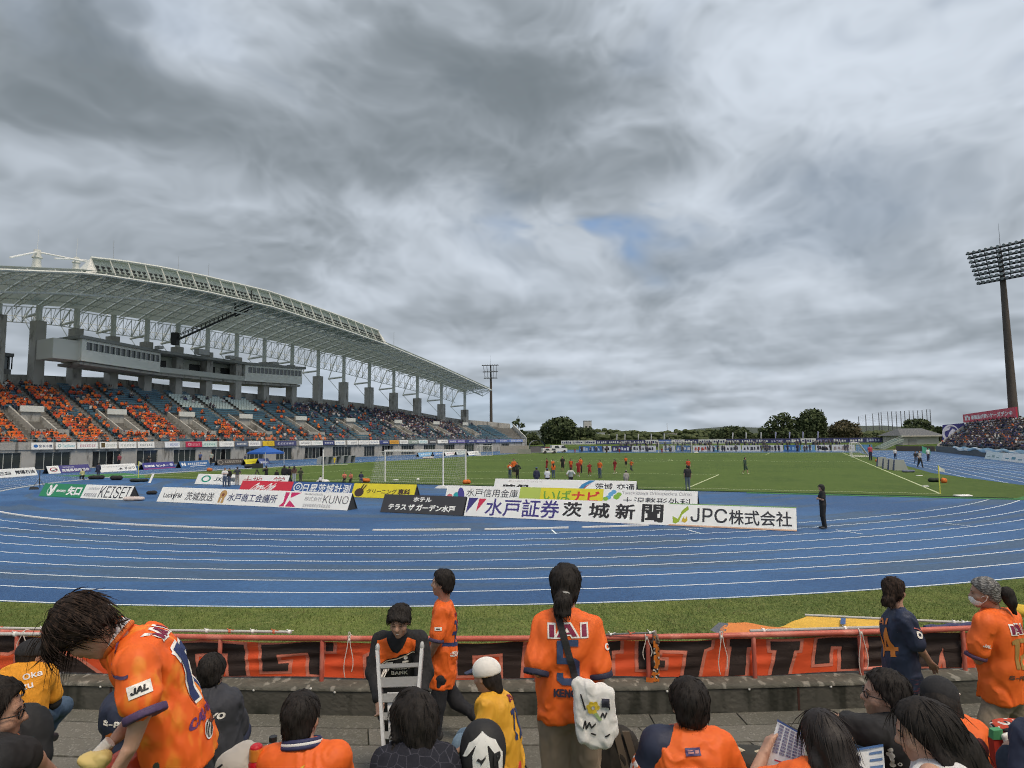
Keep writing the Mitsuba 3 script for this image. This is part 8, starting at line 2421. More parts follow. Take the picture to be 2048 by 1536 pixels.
wisps(hk, v, f, H, R, 'hair_brown', 500,0.09,3)
st = MB()
rr = np.random.default_rng(17)
for i in range(260):
 a = rr.uniform(0,2 * np.pi)
 d = np.array([math.cos(a) * 0.10, rr.uniform(-0.09,0.10),0.0])
 p0 = H(math.cos(a) * rr.uniform(0.02,0.10), rr.uniform(-0.10,0.09),0.10 + rr.uniform(-0.09,0.03))
 dn = np.array([rr.normal(0,0.02), rr.normal(0,0.02),-1.0])
 L = rr.uniform(0.04,0.105)
 out = unit(p0 - H(0,0,0.02))
 st.path(np.array([p0 + out * (0.030 * math.sin(t * 1.6)) + dn * L * t * t + R[:, 1] * L * 0.5 * t for t in np.linspace(0,1,6)]),0.0016 * np.array([1,1,1, .9, .7, .3]),3)
part(k, 'loose_hair', st, 'hair_brown', smooth=True)
kc = thing('food_cup', 'white paper cup tipped in the bending woman\'s hand', 'cup')
q = depth_at(203,1498,2.77)
put(kc, MB().bar(q + [-0.03,-.03,-0.035], q + [0.035,0.0,0.030],0.020,0.026, sides=14), mat((0.70,0.68,0.66),0.5), smooth=40)
kc = thing('snack_bag', 'yellow and white snack bag below the bending woman\'s hands', 'bag')
S = Solid(0.02); q = depth_at(190,1524,2.72)
S.ell(q, [0.055,0.04,0.035]).ell(q + [0.035,0,0.02],[0.03,0.03,0.025]).ell(q + [-0.03,-.01,0.018],[0.03,0.03,0.02])
put(kc, S.mesh(0.007, folds(0.012,28,4)), mat((0.66,0.52,0.20),0.4), smooth=True)
kc = thing('shopping_bag', 'glossy red and orange bag on the ground beneath the bending woman', 'bag')
S = Solid(0.03); q = depth_at(268,1530,3.05)
S.ell(q, [0.12,0.10,0.07]).ell(q + [0.04,0.02,0.05],[0.07,0.06,0.05])
put(kc, S.mesh(0.012, folds(0.03,14,5)), mat((0.58,0.065,0.02),0.3), smooth=True)

# -- 2 crouching person in an amber T-shirt with a black cap
k = thing('person', 'person crouching in an amber T-shirt and black cap by the wall at the left edge', 'person')
J = J_px(dict(head=(66,1312,5.15), neck=(56,1342,5.10), shl=(14,1356,5.0), shr=(96,1352,5.15), chest=(48,1378,5.0), waist=(36,1412,4.95), pelvis=(30,1440,4.95), ell=(5,1400,5.2), wrl=(40,1415,5.5), elr=(106,1404,5.2), wrr=(72,1413,5.45), knr=(124,1412,5.45), anr=(84,1470,5.4), tor=(108,1474,5.6), knl=(20,1415,5.6), anl=(10,1470,5.4), tol=(16,1474,5.6)),0.98, look=(0.45,0.85,-0.1))
skin_body(k, J, 0.012,0.95, face=False)
M, _ = top_cloth(k, J, 'amber_tee', sleeve=0.72, hem=0.05, seed=11, girth=1.1, fold=0.014, sl_r=0.066)
r, f, u = torso_frame(J)
decal(k, 'back_print', unary_union([block_text('Shizu', 0.17,0.05, bold=2, cx=-0.04, cy=0.0), block_text('Oka', 0.12,0.045, bold=2, cx=0.05, cy=0.065)]), J['chest'] - f * 0.1, r * 0.95 + u * 0.3, u, M, mat((0.66,0.66,0.68),0.6),0.006)
decal(k, 'back_print', block_text('~S~', 0.15,0.05, bold=4, cx=-0.09, cy=-0.05), J['chest'] - f * 0.1, r * 0.95 + u * 0.3, u, M, mat((0.05,0.06,0.09),0.6),0.006)
SL = Solid(0.02)
for sd in 'r':
 SL.chain([J['shr'] + (J['elr'] - J['shr']) * 0.62, J['elr'], J['elr'] + (J['wrr'] - J['elr']) * 0.4],[0.056,0.054,0.046])
part(k, 'undersleeve', SL.mesh(0.012), 'black_tee', smooth=True)
trousers_on(k, J, 'denim_mid', seed=12)
shoes_on(k, J, LEATHER)
HH, RR = hair_on(k, J, 'short', 'hair_black', thick=0.010, locks=False)
def cap_on(k, J, m, peak=True, h=0.011, back=1, pk_m=None, seed=3):
 s = J['s']
 R = rot_between(J['look'], J['headup'])
 H = lambda x, y, z: J['head'] + R @ (np.array([x, y, z]) * s)
 S = Solid(0.012 * s)
 S.ell(H(0,-0.012,0.042), np.array([0.096,0.117,0.095]) * s, R)
 S.cut(H(0,0,0.010), R @ np.array([0,-0.10,-1.0]))
 kk = part(k, 'cap', S.mesh(h), m, smooth=True)
 if peak:
  P = Solid(0.008 * s)
  P.cone(H(-0.045,0.125,0.030), H(0.045,0.125,0.030),0.040 * s, flat=(R[:, 2],0.16))
  part(kk, 'peak', P.mesh(h * 0.7), pk_m or m, smooth=True)
 return H, R
cap_on(k, J, 'black_tee')
# -- 3 man at the left edge
k = thing('person', 'man with glasses and black T-shirt cut off by the left edge of the frame', 'person')
J = J_px(dict(head=(-14,1428,2.60), neck=(-42,1490,2.58), shl=(-70,1505,2.75), shr=(-6,1520,2.42), chest=(-62,1560,2.55), waist=(-70,1640,2.55), pelvis=(-72,1690,2.55), elr=(62,1522,2.60), wrr=(112,1560,2.75), ell=(-60,1640,2.9), wrl=(-20,1660,3.0)),1.02, look=(0.86,0.48,-0.10))
H, R = skin_body(k, J, 0.010,0.95)
M, _ = top_cloth(k, J, 'black_tee', sleeve=0.55, seed=13)
trousers_on(k, J, 'denim_dark', h=0.02)
hair_on(k, J, 'short', 'hair_black', thick=0.020)
def glasses(k, H, R, s=1.0, c=(0.012,0.012,0.013)):
 m = MB()
 for sg in (-1,1):
  th = np.linspace(0,2 * np.pi, 17)
  m.path(np.array([H(sg * 0.033 + 0.024 * math.cos(t),0.098 - abs(sg * 0.033 + 0.024 * math.cos(t)) * 0.16,0.002 + 0.016 * math.sin(t)) for t in th]),0.0028 * s, 5)
  m.path(np.array([H(sg * 0.058,0.088,0.006), H(sg * 0.077,0.04,0.004), H(sg * 0.080,0.0,0.0)]),0.0026 * s, 5)
 m.path(np.array([H(-0.010,0.099,0.006), H(0.010,0.099,0.006)]),0.0028 * s, 5)
 part(k, 'glasses', m, mat(c, 0.35), smooth=True)
glasses(k, H, R)
# -- 4 seated person in a slate jacket
k = thing('person', 'person seated in a slate grey training top with white SUZUYO print, seen from behind', 'person')
J = J_px(dict(head=(425,1344,4.75), neck=(424,1384,4.72), shl=(384,1400,4.72), shr=(462,1402,4.72), chest=(426,1428,4.70), waist=(428,1480,4.70), pelvis=(432,1520,4.72), ell=(372,1450,4.9), wrl=(400,1470,5.1), elr=(476,1452,4.85), wrr=(448,1470,5.1), knl=(388,1470,5.15), anl=(392,1520,5.2), tol=(390,1520,5.35), knr=(480,1462,5.1), anr=(470,1520,5.15), tor=(470,1522,5.3)),1.0, look=(0.12,1,0.02))
skin_body(k, J, 0.012, face=False)
M, _ = top_cloth(k, J, 'slate_jacket', long=True, hem=0.06, seed=14, girth=1.05)
r, f, u = torso_frame(J)
decal(k, 'sponsor_print', affinity.skew(block_text('SUZUYO', 0.27,0.042, bold=5, cy=0.04), xs=10), J['chest'] - f * 0.1, r, u, M, OUT_W, 0.006)
decal(k, 'leaping_mark', Polygon([(-0.07,-0.16),(-0.05,-0.13),(-0.02,-0.11),(0.03,-0.06),(0.06,-0.02),(0.05,-0.05),(0.02,-0.10),(-0.02,-0.14),(-0.04,-0.19),(-0.05,-0.22),(-0.06,-0.21)]), J['chest'] - f * 0.1, r, u, M, OUT_W, 0.006)
pi_ = MB()
pts = np.array([J['shr'] + (J['neck'] - J['shr']) * (1 - t) * 0.8 + u * 0.078 * (1 - 0.15 * t) + (J['elr'] - J['shr']) * 0.25 * t * t + r * 0.035 * t for t in np.linspace(0,1,9)])
part(k, 'piping', pi_.path(pts, 0.005,5), mat((0.55,0.55,0.06),0.7), smooth=True)
trousers_on(k, J, 'navy_jersey', seed=15)
hair_on(k, J, 'short', 'hair_black', thick=0.018)
# -- 5 figure hidden behind the bending woman
k = thing('person', 'person in a navy jersey half hidden behind the bending woman', 'person')
J = J_px(dict(head=(262,1352,4.4), neck=(256,1390,4.4), shl=(226,1408,4.4), shr=(300,1408,4.45), chest=(258,1440,4.38), waist=(258,1490,4.4), pelvis=(258,1530,4.4), ell=(222,1455,4.45), wrl=(240,1476,4.6), elr=(300,1460,4.6), wrr=(270,1480,4.7), knl=(232,1480,4.75), knr=(290,1480,4.8), anl=(236,1530,4.8), anr=(286,1530,4.8)),0.95, look=(-0.2,1,0))
skin_body(k, J, 0.014, face=False)
M, _ = top_cloth(k, J, 'navy_jersey', sleeve=0.8, seed=16)
r, f, u = torso_frame(J)
decal(k, 'sponsor_print', block_text('S-PULSE', 0.25,0.036, bold=5, cy=0.02), J['chest'] - f * 0.1, r, u, M, OUT_W, 0.006)
decal(k, 'orange_mark', Polygon([(-0.10,-0.06),(-0.06,-0.03),(-0.03,-0.07),(-0.05,-0.08),(-0.05,-0.12),(-0.08,-0.09),(-0.11,-0.10)]), J['chest'] - f * 0.1, r, u, M, mat((0.60,0.16,0.03),0.6),0.006)
trousers_on(k, J, mat((0.06,0.065,0.06),0.9), seed=17)
hair_on(k, J, 'short', 'hair_black', 0.014)

# -- 6 man from behind at the bottom
k = thing('person', 'short haired man from behind in an orange jersey with white and navy collar', 'person')
J = J_px(dict(head=(604,1436,3.30), neck=(604,1500,3.26), shl=(546,1524,3.26), shr=(674,1516,3.26), chest=(606,1580,3.24), waist=(606,1650,3.24), pelvis=(606,1700,3.26), ell=(530,1620,3.35), wrl=(560,1650,3.6), elr=(690,1600,3.4), wrr=(690,1650,3.6)),1.03, look=(0.18,1,0.02))
skin_body(k, J, 0.011,1.05, face=False)
M, _ = top_cloth(k, J, 'orange_jersey', sleeve=0.7, seed=18, fold=0.012, collar=[(0.020,0.084,(0.03,0.035,0.10)),(0.032,0.080,(0.72,0.72,0.72)),(0.042,0.077,(0.03,0.035,0.10))])
r, f, u = torso_frame(J)
o = J['chest'] - f * 0.1
decal(k, 'bird_emblem', unary_union([Polygon([(-0.042,0.132),(-0.01,0.142),(0.022,0.150),(0.046,0.160),(0.03,0.138),(0.038,0.125),(0.012,0.122),(0.004,0.108),(-0.012,0.118),(-0.02,0.122)])]), o, r, u, M, mat((0.66,0.42,0.04),0.6),0.006)
num = block_glyphs('16', 0.22,0.25, cy=-0.04)
decal(k, 'number_outline', num.buffer(0.012, join_style=2), o, r, u, M, OUT_W, 0.005)
decal(k, 'number', num, o, r, u, M, DIGIT, 0.008)
trousers_on(k, J, 'denim_dark', h=0.02)
hair_on(k, J, 'short', 'hair_black', thick=0.014)
# -- 7 dark haired person in a net patterned T-shirt
k = thing('person', 'person with black bobbed hair in a dark net patterned T-shirt at the bottom centre', 'person')
J = J_px(dict(head=(826,1436,3.05), neck=(830,1500,3.0), shl=(774,1525,3.0), shr=(888,1525,3.02), chest=(832,1580,2.98), waist=(832,1650,2.98), pelvis=(832,1700,3.0), ell=(750,1620,3.1), wrl=(790,1660,3.3), elr=(915,1600,3.1), wrr=(930,1560,3.3)),0.98, look=(-0.62,0.78,0.0))
skin_body(k, J, 0.012, face=True)
M, _ = top_cloth(k, J, 'net_print_tee', sleeve=0.7, seed=19, girth=1.05)
trousers_on(k, J, 'denim_dark', h=0.02)
hair_on(k, J, 'bob', 'hair_black', thick=0.022, amt=0.016)
# -- 8 man with the stepladder
k = thing('person', 'smiling man in a black and orange long sleeved jersey leaning on a stepladder', 'person')
J = J_px(dict(head=(799,1242,5.42), neck=(799,1270,5.60), shl=(840,1279,5.58), shr=(760,1281,5.58), chest=(799,1308,5.64), waist=(799,1374,5.76), pelvis=(800,1425,5.82), ell=(849,1345,5.52), wrl=(842,1396,5.32), hdl=(838,1414,5.26), elr=(750,1345,5.52), wrr=(757,1396,5.28), hdr=(760,1416,5.22), knl=(820,1484,5.85), knr=(782,1484,5.85), anl=(822,1500,6.2), anr=(780,1500,6.2), tol=(822,1510,6.05), tor=(780,1510,6.05)),1.0, look=(-0.06,-0.93,-0.30), headup=(0,-0.3,0.95))
H, R = skin_body(k, J, 0.010,1.05, curl=0.7, palm={'l': (0.2,-0.9,0), 'r': (-0.2,-0.9,0)})
te = MB().path(np.array([H(0.017 * t, 0.0925 - 0.010 * t * t, -0.066 + 0.005 * t * t) for t in np.linspace(-1,1,7)]),0.0045 * np.array([.3, .8,1,1,1, .8, .3]),5)
part(k, 'teeth', te, mat((0.70,0.66,0.60),0.4), smooth=True)
M, _ = top_cloth(k, J, 'black_tee', long=True, hem=0.04, seed=20, fold=0.012, grow=0.02)
r, f, u = torso_frame(J)
o = J['chest'] + f * 0.1
rv = -r
decal(k, 'orange_yoke', Polygon([(-0.165,0.19),(-0.170,0.085),(-0.150,0.02),(-0.09,0.035),(-0.03,0.045),(0.0,0.05),(0.03,0.075),(0.10,0.085),(0.155,0.105),(0.165,0.19),(0.09,0.205),(0.055,0.135),(0.01,0.085),(-0.03,0.095),(-0.06,0.14),(-0.085,0.205)]), o, rv, u, M, 'orange_jersey', 0.005,0.015)
decal(k, 'chest_stripe', Polygon([(-0.15,0.020),(-0.09,0.028),(0.0,0.042),(0.10,0.080),(0.155,0.098),(0.155,0.090),(0.10,0.070),(0.0,0.032),(-0.09,0.018),(-0.15,0.010)]), o, rv, u, M, mat((0.66,0.55,0.42),0.6),0.008,0.015)
decal(k, 'sponsor_print', unary_union([block_text('SHIMIZU', 0.23,0.042, bold=3, cy=-0.045), block_text('BANK', 0.14,0.038, bold=3, cx=0.01, cy=-0.105), sbox(-0.10,-0.012,-0.035,0.008), sbox(0.045,0.0,0.095,0.018), Point(0.075,0.045).buffer(0.017)]), o, rv, u, M, OUT_W, 0.007,0.015)
trousers_on(k, J, mat((0.02,0.02,0.022),0.9), seed=21)
shoes_on(k, J, LEATHER)
hair_on(k, J, 'fringe', 'hair_black', thick=0.022, amt=0.022)
k = thing('stepladder', 'folded aluminium stepladder held upright by the smiling man', 'ladder')
ALU = 'ladder_alu'
scene[ALU] = {'type': 'twosided', 'bsdf': {'type': 'principled', 'base_color': {'type': 'rgb', 'value': [0.46,0.47,0.48]}, 'metallic': 0.35, 'roughness': 0.45}}
bl, br, tl, tr2 = depth_at(770,1530,4.75), depth_at(826,1530,4.75), depth_at(755,1302,5.18), depth_at(844,1298,5.18)
for a_, b_ in ((bl, tl),(br, tr2)):
 d_ = unit(b_ - a_); x_ = unit(br - bl); n_ = np.cross(d_, x_)
 part(k, 'side_rail', MB().hexa([a_ - x_ * .012 - n_ * .03, a_ + x_ * .012 - n_ * .03, a_ + x_ * .012 + n_ * .03, a_ - x_ * .012 + n_ * .03, b_ - x_ * .012 - n_ * .03, b_ + x_ * .012 - n_ * .03, b_ + x_ * .012 + n_ * .03, b_ - x_ * .012 + n_ * .03]), ALU)
for t, w_ in [(0.06,0.05),(0.24,0.05),(0.40,0.05),(0.56,0.06),(0.70,0.07),(0.85,0.03)]:
 a_, b_ = bl + (tl - bl) * t, br + (tr2 - br) * t
 d_ = unit(tl - bl); n_ = unit(np.cross(d_, b_ - a_))
 up_ = unit(d_ * 0.85 - n_ * 0.4) * w_ * 0.5
 part(k, 'tread', MB().hexa([a_ - up_ - n_ * .012, b_ - up_ - n_ * .012, b_ - up_ + n_ * .012, a_ - up_ + n_ * .012, a_ + up_ - n_ * .012, b_ + up_ - n_ * .012, b_ + up_ + n_ * .012, a_ + up_ + n_ * .012]), ALU)
for f0, f1 in ((0.16,0.48),(0.54,0.86)):
 a_, b_ = bl + (br - bl) * f0, bl + (br - bl) * f1
 c_, e_ = bl + (tl - bl) * 0.62 + ((br + (tr2 - br) * 0.62) - (bl + (tl - bl) * 0.62)) * f1, bl + (tl - bl) * 0.62 + ((br + (tr2 - br) * 0.62) - (bl + (tl - bl) * 0.62)) * f0
 n_ = unit(np.cross(e_ - a_, b_ - a_))
 part(k, 'rear_leg', MB().hexa([a_ + n_ * .03, b_ + n_ * .03, b_ + n_ * .05, a_ + n_ * .05, e_ + n_ * .03, c_ + n_ * .03, c_ + n_ * .05, e_ + n_ * .05]), ALU)
for q in (tl, tr2):
 part(k, 'end_cap', MB().ball(q + [0,0,0.02],[0.018,0.03,0.04],1), mat((0.42,0.43,0.43),0.5), smooth=True)
# -- 9 walking man in profile
k = thing('person', 'slim man in an orange jersey and dark jeans striding left along the wall', 'person')
J = J_px(dict(head=(884,1166,6.45), neck=(888,1206,6.48), shl=(884,1224,6.32), shr=(892,1222,6.66), chest=(888,1252,6.48), waist=(888,1300,6.50), pelvis=(884,1346,6.50), ell=(872,1284,6.26), wrl=(858,1316,6.40), hdl=(862,1334,6.5), elr=(884,1285,6.8), wrr=(872,1320,6.75), hpl=(882,1356,6.40), hpr=(888,1356,6.60), knl=(876,1412,6.38), anl=(872,1466,6.36), tol=(848,1474,6.34), knr=(912,1402,6.58), anr=(962,1440,6.5), tor=(948,1458,6.48)),1.02, look=(-0.98,0.18,0.0))
H, R = skin_body(k, J, 0.011,0.95)
M, _ = top_cloth(k, J, 'orange_jersey', sleeve=0.72, hem=0.10, seed=22, grow=0.020, cuff=(0.05,0.04,0.09), fold=0.02, girth=0.95, sl_r=0.066)
r, f, u = torso_frame(J)
num = block_glyphs('33', 0.24,0.24, cy=-0.06)
decal(k, 'number', num, J['chest'] - f * 0.1, r, u, M, DIGIT, 0.006)
decal(k, 'name_print', block_glyphs('IAI', 0.18,0.05, cy=0.11), J['chest'] - f * 0.1, r, u, M, MAROON, 0.006)
decal(k, 'hem_print', block_text('S.N', 0.14,0.05, bold=4, cy=-0.25), J['chest'] - f * 0.1, r, u, M, OUT_W, 0.006)
oa = J['shl'] + (J['ell'] - J['shl']) * 0.5
decal(k, 'sleeve_patch', sbox(-0.035,-0.016,0.035,0.016), oa, (1,0,0),(0,0,1), M, OUT_W, 0.006)
decal(k, 'sleeve_print', block_text('JAL', 0.05,0.016, bold=6), oa, (1,0,0),(0,0,1), M, mat(BLACK, 0.6),0.009)
trousers_on(k, J, mat((0.014,0.015,0.020),0.85), seed=23, girth=0.92)
shoes_on(k, J, mat((0.03,0.03,0.033),0.6))
hair_on(k, J, 'short', 'hair_black', thick=0.022, amt=0.016)
for sd in 'l':
 so = Solid(0.01)
 so.cone(J['an' + sd] - [0.0,0,0.065], J['to' + sd] - [0,0,0.03],0.034,0.030, flat=((0,0,1.0),0.4))
 part(k, 'sole', so.mesh(0.009), OUT_W, smooth=True)
# -- 10 seated man in a white cap
k = thing('person', 'man in a white cap and yellow orange jersey sitting turned to the left', 'person')
J = J_px(dict(head=(972,1352,4.95), neck=(988,1394,4.95), shl=(972,1412,4.78), shr=(994,1404,5.12), chest=(996,1432,4.92), waist=(1004,1476,4.9), pelvis=(1008,1514,4.92), ell=(968,1460,4.74), wrl=(930,1494,4.84), hdl=(914,1502,4.9), elr=(975,1450,5.2), wrr=(930,1480,5.2), knl=(925,1488,5.0), knr=(930,1478,5.3), anl=(905,1540,5.1), anr=(905,1530,5.4), tol=(890,1545,5.2), tor=(890,1535,5.5)),1.0, look=(-0.82,0.55,-0.12))
H, R = skin_body(k, J, 0.0105,0.95)
M, _ = top_cloth(k, J, 'yellow_jersey', sleeve=0.68, hem=0.10, seed=24, fold=0.018, sl_r=0.07)
r, f, u = torso_frame(J)
oa = J['shl'] + (J['ell'] - J['shl']) * 0.60
nn_ = unit(EYE - oa)
decal(k, 'sleeve_patch', sbox(-0.04,-0.021,0.04,0.021), oa, (1,0.1,0),(0,0,1), M, OUT_W, 0.006)
decal(k, 'sleeve_print', affinity.skew(block_text('JAL', 0.06,0.022, bold=6), xs=12), oa, (1,0.1,0),(0,0,1), M, mat(BLACK, 0.6),0.009)
decal(k, 'name_print', block_glyphs('IAI', 0.18,0.05, cy=0.11), J['chest'] - f * 0.1, r, u, M, MAROON, 0.006)
decal(k, 'number', block_glyphs('17', 0.2,0.22, cy=-0.06), J['chest'] - f * 0.1, r, u, M, DIGIT, 0.006)
HE = Solid(0.02)
uh = unit(J['waist'] - J['pelvis'])
for sg in (-1,1):
 HE.cone(J['waist'] + r * sg * 0.05 - uh * .05, J['pelvis'] + r * sg * 0.07 - uh * 0.1,0.128,0.136)
HE.cut(J['pelvis'] - uh * 0.105,-uh).cut(J['pelvis'] - uh * 0.005, uh)
part(k, 'red_hem', HE.mesh(0.012, folds(0.014,9,5)), mat((0.45,0.035,0.02),0.65), smooth=True)
trousers_on(k, J, mat((0.16,0.24,0.33),0.9), seed=25)
hair_on(k, J, 'short', 'hair_black', thick=0.012, extra=lambda S, H, R: S.cone(H(0,-0.07,-0.02), H(0,-0.085,-0.10),0.062,0.045), locks=False)
cap_on(k, J, mat((0.72,0.70,0.66),0.8), pk_m=mat((0.03,0.04,0.08),0.7))
# -- 11 woman standing with number 5
k = thing('person', 'woman standing in an orange number 5 jersey with long black ponytail, seen from behind', 'person')
J = J_px(dict(head=(1131,1172,3.70), neck=(1131,1232,3.66), shl=(1086,1252,3.66), shr=(1182,1252,3.66), chest=(1133,1292,3.66), waist=(1134,1362,3.68), pelvis=(1140,1412,3.68), ell=(1074,1334,3.58), wrl=(1096,1362,3.86), hdl=(1106,1366,3.94), elr=(1198,1340,3.62), wrr=(1194,1398,3.78), hdr=(1190,1412,3.87)),0.97, look=(0.14,1,-0.02))
H, R = skin_body(k, J, 0.0105,1.15, face=False)
M, _ = top_cloth(k, J, 'orange_jersey', sleeve=0.84, hem=0.045, seed=26, grow=0.022, h=0.009, fold=0.018, fscale=9, girth=0.98, cuff=(0.020,0.022,0.05), sl_r=0.064)
r, f, u = torso_frame(J)
o = J['chest'] - f * 0.1
nm = block_glyphs('IAI', 0.205,0.064, cy=0.12)
decal(k, 'name_outline', nm.buffer(0.009, join_style=2), o, r, u, M, OUT_W, 0.005)
decal(k, 'name_print', nm, o, r, u, M, MAROON, 0.008)
decal(k, 'number', block_glyphs('5', 0.125,0.235, cy=-0.045), o, r, u, M, mat((0.035,0.06,0.14),0.6),0.006)
decal(k, 'player_name', block_text('KENGO', 0.16,0.044, bold=5, cy=-0.205), o, r, u, M, mat((0.03,0.03,0.06),0.6),0.006)
oa = J['shr'] + (J['elr'] - J['shr']) * 0.42
decal(k, 'sleeve_print', Point(0,0).buffer(0.018).difference(Point(0.003,0).buffer(0.010)), oa, (0.55,0.85,0),(0,0,1), M, OUT_W, 0.006)
trousers_on(k, J, 'khaki_cotton', seed=27, girth=1.12, h=0.011, fold=0.020)
shoes_on(k, J, mat((0.3,0.3,0.3),0.7))
def pony(S, H, R):
 S.chain([H(-0.004,-0.100,-0.005), H(-0.006,-0.135,-0.055), H(-0.008,-0.135,-0.13), H(-0.012,-0.125,-0.21)],[0.028,0.046,0.044,0.022])
hair_on(k, J, 'pony', 'hair_black', thick=0.018, amt=0.012, extra=pony)
th = np.linspace(0,2 * np.pi, 17)
part(k, 'hair_band', MB().path(np.array([H(0.026 * math.cos(t),-0.122 - 0.022 * math.sin(t) * 0.8,-0.020 + 0.012 * math.sin(t)) for t in th]),0.0075,7), mat((0.34,0.34,0.33),0.7), smooth=True)
pk = Solid(0.01); pk.cone(H(0.05,0.12,0.045), H(0.09,0.13,0.06),0.022,0.010, flat=(R[:, 2],0.3))
part(k, 'hat_peak', pk.mesh(0.006), mat((0.03,0.05,0.12),0.6), smooth=True)
AS = Solid(0.02); AS.chain([J['ell'] + (J['shl'] - J['ell']) * 0.05, J['ell'] + (J['wrl'] - J['ell']) * 0.8],[0.046,0.038])
part(k, 'arm_sleeve', AS.mesh(0.011), mat((0.03,0.045,0.09),0.8), smooth=True)
ks = thing('shoulder_bag', 'white cloth shoulder bag printed with black scribbles and a yellow flower at the woman\'s hip', 'bag')
bo = depth_at(1187,1420,3.44)
bt = Solid(0.028)
for x0, z0, x1, z1, r0, r1 in [(-0.075,0.13,-0.060,-0.13,0.030,0.034),(-0.02,0.12,0.0,-0.15,0.034,0.046),(0.04,0.10,0.055,-0.14,0.032,0.044),(0.082,0.085,0.098,-0.10,0.022,0.026),(-0.085,0.125,0.085,0.088,0.020,0.018),(-0.06,0.085,0.07,0.05,0.03,0.026)]:
 bt.cone(bo + [x0,0.012 * math.sin(x0 * 60), z0], bo + [x1,0.012 * math.cos(x1 * 40), z1], r0, r1)
vv, ff = bt.mesh(0.008, folds(0.022,13,9,(1,1,0.6)))
put(ks + '__body', (vv, ff), mat((0.66,0.655,0.64),0.85), smooth=True)
Mb = (vv, ff)
rb, ub = np.array([1.0,0.05,0]), np.array([0,0,1.0])
scr = unary_union([LineString([(-0.06,-0.07),(-0.05,-0.04),(-0.045,-0.075),(-0.03,-0.045),(-0.02,-0.07),(0.0,-0.05)]).buffer(0.004), LineString([(-0.07,0.09),(-0.05,0.02)]).buffer(0.004), LineString([(0.03,-0.02),(0.04,0.0),(0.05,-0.02),(0.06,0.0)]).buffer(0.004), LineString([(0.05,-0.11),(0.07,-0.10)]).buffer(0.004), LineString([(-0.02,-0.10),(0.0,-0.105)]).buffer(0.004), LineString([(0.07,0.07),(0.075,0.02)]).buffer(0.003)])
decal(ks, 'scribble', scr, bo, rb, ub, Mb, mat(BLACK, 0.7),0.005,0.012)
decal(ks, 'flower', unary_union([Point(0.022 * math.cos(a),0.03 + 0.022 * math.sin(a)).buffer(0.013) for a in np.arange(6)]), bo + [-0.01,0,0], rb, ub, Mb, mat((0.62,0.46,0.04),0.7),0.006,0.012)
decal(ks, 'leaf', Polygon([(-0.01,0.0),(0.02,-0.035),(0.035,-0.03),(0.01,0.005)]), bo, rb, ub, Mb, mat((0.25,0.36,0.16),0.7),0.006,0.012)
decal(ks, 'tag', sbox(0.035,0.03,0.075,0.075), bo, rb, ub, Mb, mat((0.03,0.03,0.05),0.5),0.009,0.02)
decal(ks, 'strap', Polygon([(-0.078,0.215),(-0.040,0.215),(0.090,-0.25),(0.052,-0.25)]), o, r, u, M, mat(BLACK, 0.7),0.011,0.02)
kp = thing('paper_fan', 'yellow and white paper held at the number 5 woman\'s left side', 'paper')
q = depth_at(1081,1350,3.92)
put(kp, MB().hexa([q + [-.03,0,-.05], q + [.02, .01,-.06], q + [.02, .014,-.06], q + [-.03, .004,-.05], q + [-.022,0, .03], q + [.03, .01, .03], q + [.03, .014, .03], q + [-.022, .004, .03]]), mat((0.60,0.56,0.16),0.7))
# -- 12 boy with raglan jersey
k = thing('person', 'black haired person from behind in an orange jersey with one navy sleeve and number 423', 'person')
J = J_px(dict(head=(1377,1408,3.45), neck=(1378,1470,3.42), shl=(1316,1492,3.42), shr=(1442,1490,3.42), chest=(1380,1545,3.40), waist=(1382,1625,3.40), pelvis=(1384,1680,3.42), ell=(1292,1560,3.46), wrl=(1310,1610,3.7), elr=(1470,1565,3.46), wrr=(1450,1610,3.7)),1.04, look=(-0.12,1,0.0))
skin_body(k, J, 0.011,1.0, face=False)
M, _ = top_cloth(k, J, 'orange_jersey', sleeve=0.75, seed=28, fold=0.014, girth=1.08)
r, f, u = torso_frame(J)
o = J['chest'] - f * 0.1
RG = Solid(0.03)
RG.cone(J['shl'] + r * 0.005 + u * 0.004, J['shl'] + (J['ell'] - J['shl']) * 0.80,0.088,0.092).cone(J['neck'] - r * 0.045 - u * 0.022, J['shl'] + u * 0.006,0.072,0.088)
part(k, 'raglan_sleeve', RG.mesh(0.011, folds(0.010,9,3)), 'navy_jersey', smooth=True)
decal(k, 'neck_patch', sbox(-0.046,0.135,0.03,0.165), o, r, u, M, mat((0.06,0.04,0.13),0.6),0.006)
decal(k, 'neck_print', unary_union([sbox(-0.035,0.146,-0.005,0.151), sbox(0.002,0.144,0.022,0.156), sbox(-0.036,0.155,-0.008,0.158)]), o, r, u, M, mat((0.45,0.20,0.20),0.6),0.009)
num = block_glyphs('423', 0.275,0.17, cy=-0.09)
decal(k, 'number_outline', num.buffer(0.010, join_style=2), o, r, u, M, OUT_W, 0.005)
decal(k, 'number', num, o, r, u, M, DIGIT, 0.008)
ob = J['shl'] + (J['ell'] - J['shl']) * 0.74
SB_ = Solid(0.02); dd = unit(J['ell'] - J['shl'])
SB_.cone(ob - dd * 0.02, ob + dd * 0.02,0.097,0.097).cut(ob - dd * 0.045,-dd).cut(ob + dd * 0.03, dd)
part(k, 'sleeve_band', SB_.mesh(0.010), pmat('patch_band', lambda p, n, uv: mix((0.60,0.12,0.03),(0.62,0.60,0.60), smoothstep(0.45,0.55, noise(p.x * 50, p.y * 50, p.z * 50))),0.7), smooth=True)
trousers_on(k, J, 'denim_dark', h=0.02)
hair_on(k, J, 'short', 'hair_black', thick=0.022, amt=0.009)
